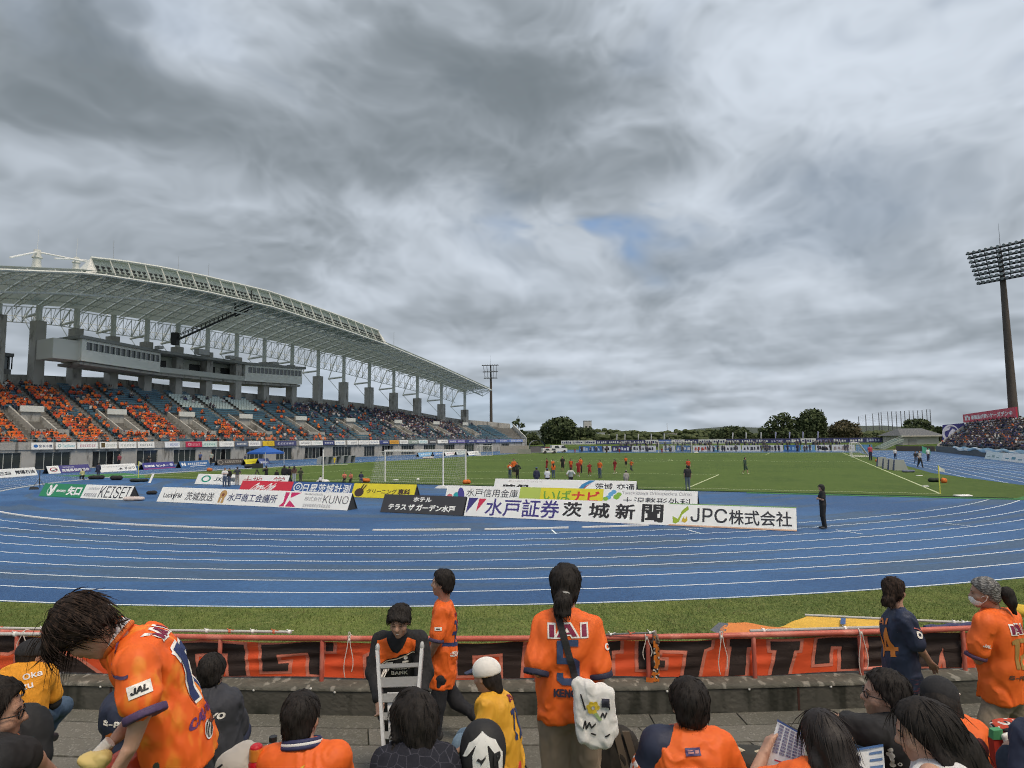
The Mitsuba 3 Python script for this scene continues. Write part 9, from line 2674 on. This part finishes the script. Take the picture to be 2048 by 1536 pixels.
# -- 13 long haired person reading a paper
k = thing('person', 'person with long straight dark hair reading a squad sheet, seen from behind at the bottom', 'person')
J = J_px(dict(head=(1645,1480,2.92), neck=(1642,1542,2.88), shl=(1588,1562,2.90), shr=(1700,1565,2.88), chest=(1645,1620,2.86), waist=(1645,1700,2.88), pelvis=(1645,1750,2.9), ell=(1500,1580,3.05), wrl=(1526,1512,3.16), hdl=(1540,1478,3.20), elr=(1740,1650,3.0), wrr=(1700,1640,3.2)),0.95, look=(-0.25,0.9,-0.25))
skin_body(k, J, 0.0095,1.05, face=False, curl=0.9, palm={'l': (0.8,0.2,0.1)})
M, _ = top_cloth(k, J, 'orange_jersey', sleeve=0.6, seed=29)
trousers_on(k, J, 'denim_dark', h=0.02)
hair_on(k, J, 'long', mat((0.016,0.011,0.010),0.62), thick=0.016, amt=0.007)
kp = thing('squad_sheet', 'open match paper printed with rows of player photos in the reader\'s hand', 'paper')
def sheet4(a, b, c, d, n=10, m=12, bow=0.012):
 a, b, c, d = map(np.asarray, (a, b, c, d))
 nn_ = unit(np.cross(b - a, d - a))
 return np.array([[(a * (1 - s_) + b * s_) * (1 - t_) + (d * (1 - s_) + c * s_) * t_ + nn_ * bow * math.sin(math.pi * s_) for s_ in np.linspace(0,1, n)] for t_ in np.linspace(0,1, m)]), nn_
pa, pb_2, pc, pd = depth_at(1556,1440,3.22), depth_at(1612,1472,3.02), depth_at(1606,1552,2.98), depth_at(1528,1532,3.16)
G3, nn_ = sheet4(pa, pb_2, pc, pd)
if nn_ @ (EYE - pa) < 0:
 nn_ = -nn_
part(kp, 'page', MB().grid(G3), mat((0.70,0.70,0.72),0.7), smooth=True)
fr2 = lambda s_, t_, l_: (pa * (1 - s_) + pb_2 * s_) * (1 - t_) + (pd * (1 - s_) + pc * s_) * t_ + (0.012 * math.sin(math.pi * s_) * unit(np.cross(pb_2 - pa, pd - pa))) + nn_ * l_
ph = MB()
for i in range(5):
 for j in range(9):
  s0, t0 = 0.10 + i * 0.172,0.06 + j * 0.070
  ph.quad(fr2(s0, t0, .003), fr2(s0 + 0.13, t0, .003), fr2(s0 + 0.13, t0 + 0.048, .003), fr2(s0, t0 + 0.048, .003))
part(kp, 'photo_grid', ph, pmat('tiny_photos', lambda p, n, uv: mix((0.04,0.05,0.16),(0.40,0.36,0.42), noise(p.x * 190, p.y * 190, p.z * 190)),0.6))
part(kp, 'headline', MB().quad(fr2(.2, .80, .003), fr2(.55, .80, .003), fr2(.55, .83, .003), fr2(.2, .83, .003)), mat((0.50,0.04,0.07),0.6))
part(kp, 'blue_margin', MB().quad(fr2(0.0,-0.01, .004), fr2(1.0,-0.01, .004), fr2(1.0, .035, .004), fr2(0.0, .035, .004)), mat((0.05,0.09,0.26),0.6))
# -- 14 man with glasses
k = thing('person', 'man with glasses and black T-shirt sitting sideways and looking left', 'person')
J = J_px(dict(head=(1768,1390,3.60), neck=(1792,1440,3.58), shl=(1742,1462,3.46), shr=(1838,1462,3.72), chest=(1800,1510,3.56), waist=(1815,1590,3.55), pelvis=(1825,1640,3.58), ell=(1680,1446,3.55), wrl=(1700,1500,3.42), hdl=(1712,1530,3.36), elr=(1850,1540,3.7), wrr=(1800,1560,3.5), knl=(1690,1480,3.72), anl=(1690,1640,3.8), tol=(1670,1645,3.9), knr=(1740,1560,3.9), anr=(1740,1650,3.9)),1.03, look=(-0.90,0.30,0.03))
H, R = skin_body(k, J, 0.0095,0.95, curl=0.6)
M, _ = top_cloth(k, J, 'black_tee', sleeve=0.62, seed=30, girth=1.05)
r, f, u = torso_frame(J)
oq = depth_at(1770,1490,3.44)
decal(k, 'chest_print', unary_union([Point(0,0).buffer(0.012), Point(0.005,-0.03).buffer(0.014), LineString([(0,0),(0.005,-0.03),(0.02,-0.09)]).buffer(0.007), Point(0.02,-0.085).buffer(0.012), Point(0.045,-0.07).buffer(0.010).difference(Point(0.045,-0.07).buffer(0.005))]), oq, (1,0.2,0),(0,-0.2,1), M, mat((0.60,0.60,0.58),0.7),0.006)
trousers_on(k, J, 'denim_mid', short=0.75, h=0.012, legs='lr')
LG = Solid(0.02)
hair_on(k, J, 'short', 'hair_black', thick=0.020, amt=0.014)
glasses(k, H, R)
# -- 15 long haired young woman in profile
k = thing('person', 'young woman with long black hair and white jacket looking down to the left', 'person')
J = J_px(dict(head=(1842,1462,2.78), neck=(1882,1528,2.76), shl=(1862,1552,2.62), shr=(1925,1545,2.92), chest=(1900,1600,2.76), waist=(1905,1690,2.76), pelvis=(1905,1740,2.78), ell=(1830,1640,2.65), wrl=(1780,1640,2.8), elr=(1930,1640,3.0), wrr=(1860,1660,3.0)),0.97, look=(-0.90,0.32,-0.28), headup=(-0.28,0.1,0.95))
H, R = skin_body(k, J, 0.0095,1.12)
M, _ = top_cloth(k, J, mat((0.62,0.62,0.64),0.75), sleeve=0.8, seed=31, long=True)
decal(k, 'jacket_stripe', Polygon([(-0.05,0.0),(0.03,-0.06),(0.036,-0.048),(-0.044,0.012)]), J['shl'] + [0,0,0.02],(1,0,0),(0,-0.5,1), M, mat(BLACK, 0.6),0.006)
trousers_on(k, J, 'denim_dark', h=0.02)
def locks(S, H, R):
 S.chain([H(0.0,-0.06,0.02), H(0.02,-0.12,-0.10), H(0.03,-0.16,-0.22), H(0.04,-0.17,-0.34)],[0.09,0.075,0.06,0.03])
hair_on(k, J, 'long', 'hair_black', thick=0.018, amt=0.009, extra=locks)
kp = thing('match_programme', 'white match programme page with a player portrait and blue boxes held at the bottom edge', 'paper')
pa, pb_2, pc, pd = depth_at(1696,1500,2.85), depth_at(1766,1488,2.82), depth_at(1772,1560,2.78), depth_at(1700,1565,2.80)
G3, nn_ = sheet4(pa, pb_2, pc, pd, bow=0.006)
base_n = unit(np.cross(pb_2 - pa, pd - pa))
if nn_ @ (EYE - pa) < 0:
 nn_ = -nn_
part(kp, 'page', MB().grid(G3), mat((0.70,0.71,0.73),0.7), smooth=True)
fr2 = lambda s_, t_, l_: (pa * (1 - s_) + pb_2 * s_) * (1 - t_) + (pd * (1 - s_) + pc * s_) * t_ + 0.006 * math.sin(math.pi * s_) * base_n + nn_ * l_
part(kp, 'header_band', MB().quad(fr2(0,0, .003), fr2(1,0, .003), fr2(1, .07, .003), fr2(0, .07, .003)), mat((0.06,0.14,0.34),0.6))
bx = MB()
for j in range(4):
 bx.quad(fr2(.60, .18 + .2 * j, .003), fr2(.95, .18 + .2 * j, .003), fr2(.95, .25 + .2 * j, .003), fr2(.60, .25 + .2 * j, .003))
part(kp, 'text_box', bx, mat((0.10,0.18,0.36),0.6))
fig = unary_union([circ(0.28,0.66,0.07,0.12), Polygon([(0.10,0.22),(0.16,0.42),(0.28,0.50),(0.40,0.42),(0.48,0.22)])])
v, f_ = flat(fig, 0.2)
part(kp, 'portrait', (np.array([fr2(a, 1 - b, .003) for a, b in v]), f_), mat((0.07,0.075,0.12),0.6))
# -- 16 black cap person
k = thing('person', 'long haired person in a black cap and orange jersey sitting behind the young woman', 'person')
J = J_px(dict(head=(1880,1402,3.75), neck=(1892,1444,3.72), shl=(1856,1464,3.70), shr=(1950,1470,3.66), chest=(1905,1508,3.66), waist=(1915,1575,3.66), pelvis=(1920,1620,3.68), ell=(1850,1540,3.8), wrl=(1880,1580,4.0), elr=(1972,1545,3.7), wrr=(1960,1590,3.95)),1.0, look=(0.55,0.82,-0.1))
skin_body(k, J, 0.0125,1.0, face=False)
M, _ = top_cloth(k, J, 'orange_jersey', sleeve=0.75, seed=32, grow=0.026)
r, f, u = torso_frame(J)
nm = block_glyphs('IAI', 0.18,0.05, cy=0.09)
decal(k, 'name_outline', nm.buffer(0.009, join_style=2), J['chest'] - f * 0.1, r, u, M, OUT_W, 0.005)
decal(k, 'name_print', nm, J['chest'] - f * 0.1, r, u, M, MAROON, 0.008)
trousers_on(k, J, 'denim_dark', h=0.02)
hair_on(k, J, 'long', 'hair_black', thick=0.010, amt=0.008, locks=False)
Hc, Rc = cap_on(k, J, 'black_tee')
part(k, 'cap_mark', MB().path(np.array([Hc(0.094,0.05 + 0.05 * t, 0.045 - 0.010 * t) for t in np.linspace(0,1,4)]),0.006,5), OUT_W, smooth=True)
# -- 17 woman in navy and orange
k = thing('person', 'brown haired woman in a navy jersey with orange print standing at the rail', 'person')
J = J_px(dict(head=(1790,1182,6.05), neck=(1796,1222,6.05), shl=(1782,1240,6.22), shr=(1812,1238,5.86), chest=(1796,1268,6.04), waist=(1800,1318,6.05), pelvis=(1808,1360,6.06), elr=(1834,1288,5.84), wrr=(1858,1322,5.98), hdr=(1870,1338,6.06), ell=(1795,1290,6.3), wrl=(1815,1325,6.35), knr=(1812,1424,5.98), anr=(1812,1480,6.0), knl=(1800,1424,6.15), anl=(1800,1478,6.2), tor=(1830,1486,6.05), tol=(1822,1484,6.25)),0.97, look=(0.86,0.50,0.0))
skin_body(k, J, 0.011,1.0)
M, _ = top_cloth(k, J, 'fade_jersey', sleeve=0.95, hem=0.06, seed=33, grow=0.030, fold=0.02, fscale=7, sl_r=0.068)
r, f, u = torso_frame(J)
o = J['chest'] - f * 0.1
decal(k, 'number', block_glyphs('14', 0.22,0.25, cy=-0.07), o, r, u, M, mat((0.64,0.20,0.03),0.6),0.006)
decal(k, 'name_print', block_glyphs('IAI', 0.2,0.06, cy=0.11), o, r, u, M, mat((0.64,0.20,0.06),0.6),0.006)
oa = J['shr'] + (J['elr'] - J['shr']) * 0.55
decal(k, 'sleeve_badge', Point(0,0).buffer(0.030).difference(Point(0.004,0.0).buffer(0.014)), oa, (0.9,0.3,0),(0,0,1), M, OUT_W, 0.006)
decal(k, 'sleeve_mark', LineString([(-0.03,0.055),(0.0,0.05),(0.02,0.035)]).buffer(0.005), oa, (0.9,0.3,0),(0,0,1), M, mat((0.5,0.15,0.15),0.6),0.006)
trousers_on(k, J, 'denim_dark', seed=34, girth=1.0)
shoes_on(k, J, LEATHER)
def tailed(S, H, R):
 S.chain([H(0,-0.085,0.0), H(0.0,-0.115,-0.07), H(0.0,-0.115,-0.15), H(-0.01,-0.10,-0.24)],[0.05,0.055,0.055,0.03])
hair_on(k, J, 'pony', 'hair_brown', thick=0.020, amt=0.020, extra=tailed)
# -- 18 masked man with a ponytail
k = thing('person', 'grey haired man with ponytail, white face mask and orange number 12 jersey', 'person')
J = J_px(dict(head=(1968,1186,5.60), neck=(1990,1228,5.60), shl=(1966,1246,5.44), shr=(2020,1240,5.76), chest=(1996,1278,5.58), waist=(2002,1334,5.58), pelvis=(2006,1384,5.60), ell=(1952,1310,5.46), wrl=(1968,1336,5.72), hdl=(1984,1340,5.80), elr=(2040,1300,5.85), wrr=(2030,1340,6.0), knl=(1982,1446,5.52), anl=(1970,1505,5.55), knr=(2035,1446,5.65), anr=(2040,1510,5.7), tol=(1955,1512,5.62), tor=(2035,1515,5.8)),1.03, look=(-0.86,0.50,-0.10))
H, R = skin_body(k, J, 0.0105,0.85)
M, _ = top_cloth(k, J, 'orange_jersey', sleeve=0.80, hem=0.02, seed=35, grow=0.036, fold=0.024, fscale=6, girth=1.12, cuff=(0.07,0.03,0.07), sl_r=0.070)
r, f, u = torso_frame(J)
o = J['chest'] - f * 0.1
nm = block_glyphs('IAI', 0.24,0.075, cy=0.11)
decal(k, 'name_outline', nm.buffer(0.010, join_style=2), o, r, u, M, OUT_W, 0.005)
decal(k, 'name_print', nm, o, r, u, M, MAROON, 0.008)
decal(k, 'number', block_glyphs('12', 0.25,0.25, cy=-0.08), o, r, u, M, mat((0.34,0.20,0.055),0.6),0.006)
decal(k, 'hem_print', block_text('S-PULSE', 0.26,0.035, bold=4, cy=-0.27), o, r, u, M, mat((0.10,0.05,0.04),0.6),0.006)
oa = J['shl'] + (J['ell'] - J['shl']) * 0.62
decal(k, 'sleeve_print', block_text('JAL', 0.08,0.026, bold=5), oa, (0.9,0.1,-0.25),(0.2,0,1), M, OUT_W, 0.006)
trousers_on(k, J, 'khaki_cotton', seed=36, girth=1.15, fold=0.02)
shoes_on(k, J, LEATHER)
S, H, R = hair_solid(J, 'pony', 0.016)
part(k, 'hair', S.mesh(0.011, lambda v, n: strands(v, n, R, 0.012,8)), 'hair_grey', smooth=True)
PT = Solid(0.02); PT.chain([H(0.0,-0.105,0.01), H(0.0,-0.15,0.0), H(0.0,-0.17,-0.07), H(0.0,-0.18,-0.16)],[0.03,0.050,0.045,0.018])
part(k, 'ponytail', PT.mesh(0.011, lambda v, n: strands(v, n, R, 0.014,9)), 'hair_black', smooth=True)
MK = Solid(0.012); MK.ell(H(0,0.048,-0.058),[0.058,0.062,0.052], R).cone(H(0,0.098,-0.020), H(0,0.102,-0.045),0.014)
MK.cut(H(0,0.028,-0.05), R @ np.array([0,-1.0,0.15])).cut(H(0,0.09,-0.016), R @ np.array([0,0.12,1.0]))
part(k, 'face_mask', MK.mesh(0.007), mat((0.72,0.71,0.69),0.8), smooth=True)
part(k, 'mask_loop', MB().path(np.array([H(-0.055,0.04,-0.03), H(-0.077,0.01,-0.01), H(-0.086,-0.012,-0.012), H(-0.078,0.0,-0.045), H(-0.058,0.035,-0.075)]),0.0028,5), mat((0.72,0.71,0.69),0.8), smooth=True)
# -- 19 seated figure at the bottom right corner
k = thing('person', 'bare kneed person in navy shorts cut off by the bottom right corner', 'person')
J = J_px(dict(head=(2110,1400,3.0), neck=(2112,1450,3.0), shl=(2066,1476,3.0), shr=(2160,1476,3.05), chest=(2110,1520,3.0), waist=(2108,1590,3.0), pelvis=(2100,1620,3.0), ell=(2062,1560,2.95), wrl=(2066,1600,3.1), elr=(2180,1560,3.1), wrr=(2150,1600,3.2), knl=(2034,1508,3.12), anl=(2030,1650,3.2), tol=(2010,1660,3.3), knr=(2120,1520,3.3), anr=(2110,1640,3.4)),1.0, look=(-0.2,1,0))
skin_body(k, J, 0.012,1.0, face=False, legs='lr')
top_cloth(k, J, 'navy_jersey', sleeve=0.8, seed=37)
trousers_on(k, J, 'denim_dark', short=0.80, name='shorts')
hair_on(k, J, 'short', 'hair_black', 0.014)

# == THINGS BESIDE THEM
def cloth_lump(base, label, cat, parts_, m, h=0.012, fold=0.02, fs=10, seed=1, k_=0.03):
 S = Solid(k_)
 for p, r_ in parts_:
  S.ell(p, r_)
 kk = thing(base, label, cat)
 part(kk, 'body', S.mesh(h, folds(fold, fs, seed)), m, smooth=True)
 return kk
q = depth_at(966,1512,3.05)
k = cloth_lump('backpack', 'black and white sports backpack standing at the bottom centre', 'backpack', [(q, [0.105,0.09,0.15]),(q + [0,0.02,0.05],[0.095,0.08,0.10])], mat((0.018,0.018,0.02),0.7), seed=40, fold=0.008)
Mbp = meshkit.WRITTEN[scene[k + '__body']['filename']][:2]
Mbp = (np.asarray(Mbp[0], float), np.asarray(Mbp[1]))
decal(k, 'white_panel', unary_union([Polygon([(-0.030,-0.15),(0.028,-0.15),(0.036,0.02),(0.022,0.115),(-0.022,0.115),(-0.044,0.06)]), Polygon([(-0.09,0.04),(-0.06,0.10),(0.0,0.142),(0.06,0.11),(0.092,0.05),(0.09,-0.05),(0.078,-0.05),(0.07,0.05),(0.03,0.10),(-0.03,0.10),(-0.07,0.05)])]), q, (1,0,0),(0,-0.3,1), Mbp, mat((0.68,0.68,0.66),0.7),0.006,0.015)
decal(k, 'leaping_mark', Polygon([(-0.022,0.05),(-0.012,0.062),(0.0,0.055),(0.018,0.066),(0.024,0.074),(0.02,0.06),(0.008,0.045),(0.0,0.036),(-0.004,0.046),(-0.016,0.05)]), q + [-.004,0,0.0],(1,0,0),(0,-0.3,1), Mbp, mat(BLACK, 0.6),0.011,0.015)
decal(k, 'side_print', block_text('P', 0.03,0.05, bold=6, cx=0.068, cy=0.045), q, (1,0,0),(0,-0.3,1), Mbp, mat(BLACK, 0.6),0.011,0.015)
q = depth_at(1240,1512,3.85)
k = cloth_lump('tote_bag', 'dark brown bag with upright straps right of the number 5 woman', 'bag', [(q, [0.12,0.09,0.17]),(q + [-0.05,0.0,-0.06],[0.09,0.08,0.10])], mat((0.028,0.025,0.022),0.85), seed=41)
for i, (x0, x1) in enumerate([(-0.045,0.04),(0.03,0.11)]):
 a_, b_ = q + [x0 * 0.8,-0.08,0.20 - 0.03 * i], q + [x1,-0.10,-0.13]
 part(k, 'strap', MB().hexa([b_ + [-.02,0,0], b_ + [.02,0,0], b_ + [.02, .012,0], b_ + [-.02, .012,0], a_ + [-.02,0,0], a_ + [.02,0,0], a_ + [.02, .012,0], a_ + [-.02, .012,0]]), mat((0.105,0.085,0.065),0.85))
q = depth_at(512,1520,3.25)
k = thing('vacuum_bottle', 'red bottle with an orange cap standing left of the short haired man', 'bottle')
part(k, 'body', MB().path(np.array([q + [0,0, z] for z in (-0.16,-0.05,-0.012,0.0)]), np.array([0.038,0.038,0.036,0.028]),18), mat((0.50,0.012,0.02),0.3), smooth=35)
part(k, 'cap', MB().path(np.array([q + [0,0, z] for z in (0.001,0.004,0.052,0.058)]), np.array([0.030,0.0325,0.0325,0.030]),18), mat((0.62,0.20,0.03),0.4), smooth=35)
part(k, 'knob', MB().path(np.array([q + [0,0, z] for z in (0.0585,0.066,0.074)]), np.array([0.030,0.028,0.018]),18), mat((0.48,0.012,0.02),0.35), smooth=35)
q = depth_at(546,1490,3.6)
k = thing('drink_bottle', 'clear bottle with a black cap behind the red bottle', 'bottle')
part(k, 'body', MB().path(np.array([q + [0,0, z] for z in (-0.10,-0.01,0.006,0.02)]), np.array([0.032,0.032,0.026,0.018]),16), mat((0.10,0.11,0.12),0.15, specular=0.6), smooth=35)
part(k, 'label_ring', MB().path(np.array([q + [0,0, z] for z in (-0.002,0.004)]),0.031,16), mat((0.6,0.6,0.6),0.5), smooth=35)
part(k, 'cap', MB().path(np.array([q + [0,0, z] for z in (0.0205,0.045)]),0.021,16), mat(BLACK, 0.4), smooth=35)
q = depth_at(568,1480,3.65)
k = thing('drink_bottle', 'small bottle with a white cap beside the black capped one', 'bottle')
part(k, 'body', MB().path(np.array([q + [0,0, z] for z in (-0.10,-0.008,0.006)]), np.array([0.028,0.028,0.018]),16), mat((0.16,0.15,0.14),0.2), smooth=35)
part(k, 'cap', MB().path(np.array([q + [0,0, z] for z in (0.0065,0.024)]),0.017,16), OUT_W, smooth=35)
q = depth_at(478,1528,3.3)
k = cloth_lump('cloth_bag', 'pale grey bag slumped left of the red bottle', 'bag', [(q, [0.11,0.10,0.075]),(q + [0.03,0.03,0.03],[0.07,0.07,0.06])], mat((0.40,0.375,0.345),0.85), seed=42)
part(k, 'zip', MB().path(np.array([q + [-0.10 + 0.06 * t, -0.09 - 0.01 * t, 0.0 + 0.045 * t] for t in np.linspace(0,1,5)]),0.005,5), mat(BLACK, 0.5), smooth=True)
q = depth_at(540,1505,3.5)
cloth_lump('snack_bag', 'orange snack bag between the bottles and the short haired man', 'bag', [(q, [0.06,0.05,0.035]),(q + [0.05,0,0.01],[0.04,0.04,0.03])], mat((0.58,0.10,0.02),0.45), seed=43, h=0.009)
q = depth_at(52,1468,3.9)
k = cloth_lump('rucksack', 'black rucksack with a side pocket at the left, below the crouching person', 'backpack', [(q, [0.14,0.12,0.17]),(q + [0.03,-0.03,-0.12],[0.13,0.12,0.12])], mat((0.016,0.016,0.018),0.8), seed=44)
part(k, 'pocket', Solid(0.02).ell(q + [0.02,-0.11,-0.06],[0.09,0.05,0.09]).mesh(0.012, folds(0.012,10,3)), mat((0.02,0.02,0.023),0.8), smooth=True)
part(k, 'logo_patch', MB().ball(q + [0.045,-0.128,0.03],[0.022,0.012,0.030],1), mat((0.45,0.10,0.03),0.7), smooth=True)
q = depth_at(60,1494,3.62)
k = thing('water_bottle', 'clear plastic water bottle with a turquoise cap at the left', 'bottle')
part(k, 'body', MB().path(np.array([q + [0,0, z] for z in (-0.075,-0.07,0.0,0.018,0.03)]), np.array([0.028,0.031,0.031,0.024,0.013]),16), 'clear_plastic', smooth=35)
scene['clear_plastic'] = {'type': 'principled', 'base_color': {'type': 'rgb', 'value': [0.75,0.80,0.82]}, 'roughness': 0.12, 'spec_trans': 0.7, 'eta': 1.33}
part(k, 'cap', MB().path(np.array([q + [0,0, z] for z in (0.0305,0.048)]),0.0145,14), mat((0.18,0.50,0.50),0.4), smooth=35)
q = depth_at(1494,1518,3.6)
k = cloth_lump('folded_jacket', 'dark jacket with a cream lining lying left of the reader', 'clothes', [(q, [0.13,0.10,0.055]),(q + [0.06,0.02,-.01],[0.10,0.08,0.05])], mat((0.035,0.037,0.034),0.9), seed=45)
part(k, 'lining', MB().path(np.array([q + [-0.12 + 0.24 * t, -0.02,0.062 - 0.03 * t + 0.012 * math.sin(t * 9)] for t in np.linspace(0,1,9)]), np.array([.004, .010, .013, .014, .014, .012, .012, .009, .004]),6), mat((0.52,0.46,0.34),0.85), smooth=True)
q = depth_at(2004,1484,3.3)
k = thing('gift_box', 'red paper bag with green and white print beside the bare knee', 'bag')
part(k, 'body', MB().hexa([q + [-.035,0,-.13], q + [.030,0,-.13], q + [.030, .04,-.13], q + [-.035, .04,-.13], q + [-.042,0, .012], q + [.040,0, .012], q + [.040, .04, .012], q + [-.042, .04, .012]]), mat((0.44,0.035,0.022),0.6))
part(k, 'green_flap', MB().hexa([q + [-.045,-.004, .0125], q + [.004,-.004, .0125], q + [.004, .03, .0125], q + [-.045, .03, .0125], q + [-.040,-.004, .055], q + [.006,-.004, .06], q + [.006, .03, .06], q + [-.040, .03, .055]]), mat((0.07,0.28,0.12),0.6))
part(k, 'white_bow', Solid(0.01).cone(q + [.005,-.01, .03], q + [.05,-.01, .045],0.013).cone(q + [.01,-.012, .01], q + [.052,-.012, .012],0.012).mesh(0.006), OUT_W, smooth=True)
q = depth_at(2020,1452,3.4)
cloth_lump('towel', 'orange, black and white supporter towel over the bag at the right edge', 'towel', [(q, [0.10,0.06,0.022]),(q + [0.05,0,-.012],[0.08,0.06,0.02])], 'towel_print', seed=46, h=0.009)
pmat('towel_print', lambda p, n, uv: dr.select(noise(p.x * 45, p.y * 45, p.z * 70) > 0.62, mi.Color3f(0.60,0.56,0.52), dr.select(noise(p.x * 30 + 7, p.y * 30, p.z * 60) > 0.5, mi.Color3f(0.46,0.06,0.03), mi.Color3f(0.03,0.025,0.03))),0.9)
q = depth_at(1962,1500,3.45)
cloth_lump('pouch', 'dark red pouch with a yellow tag beside the black capped person', 'bag', [(q, [0.035,0.04,0.055])], mat((0.09,0.010,0.014),0.7), seed=47, h=0.008)
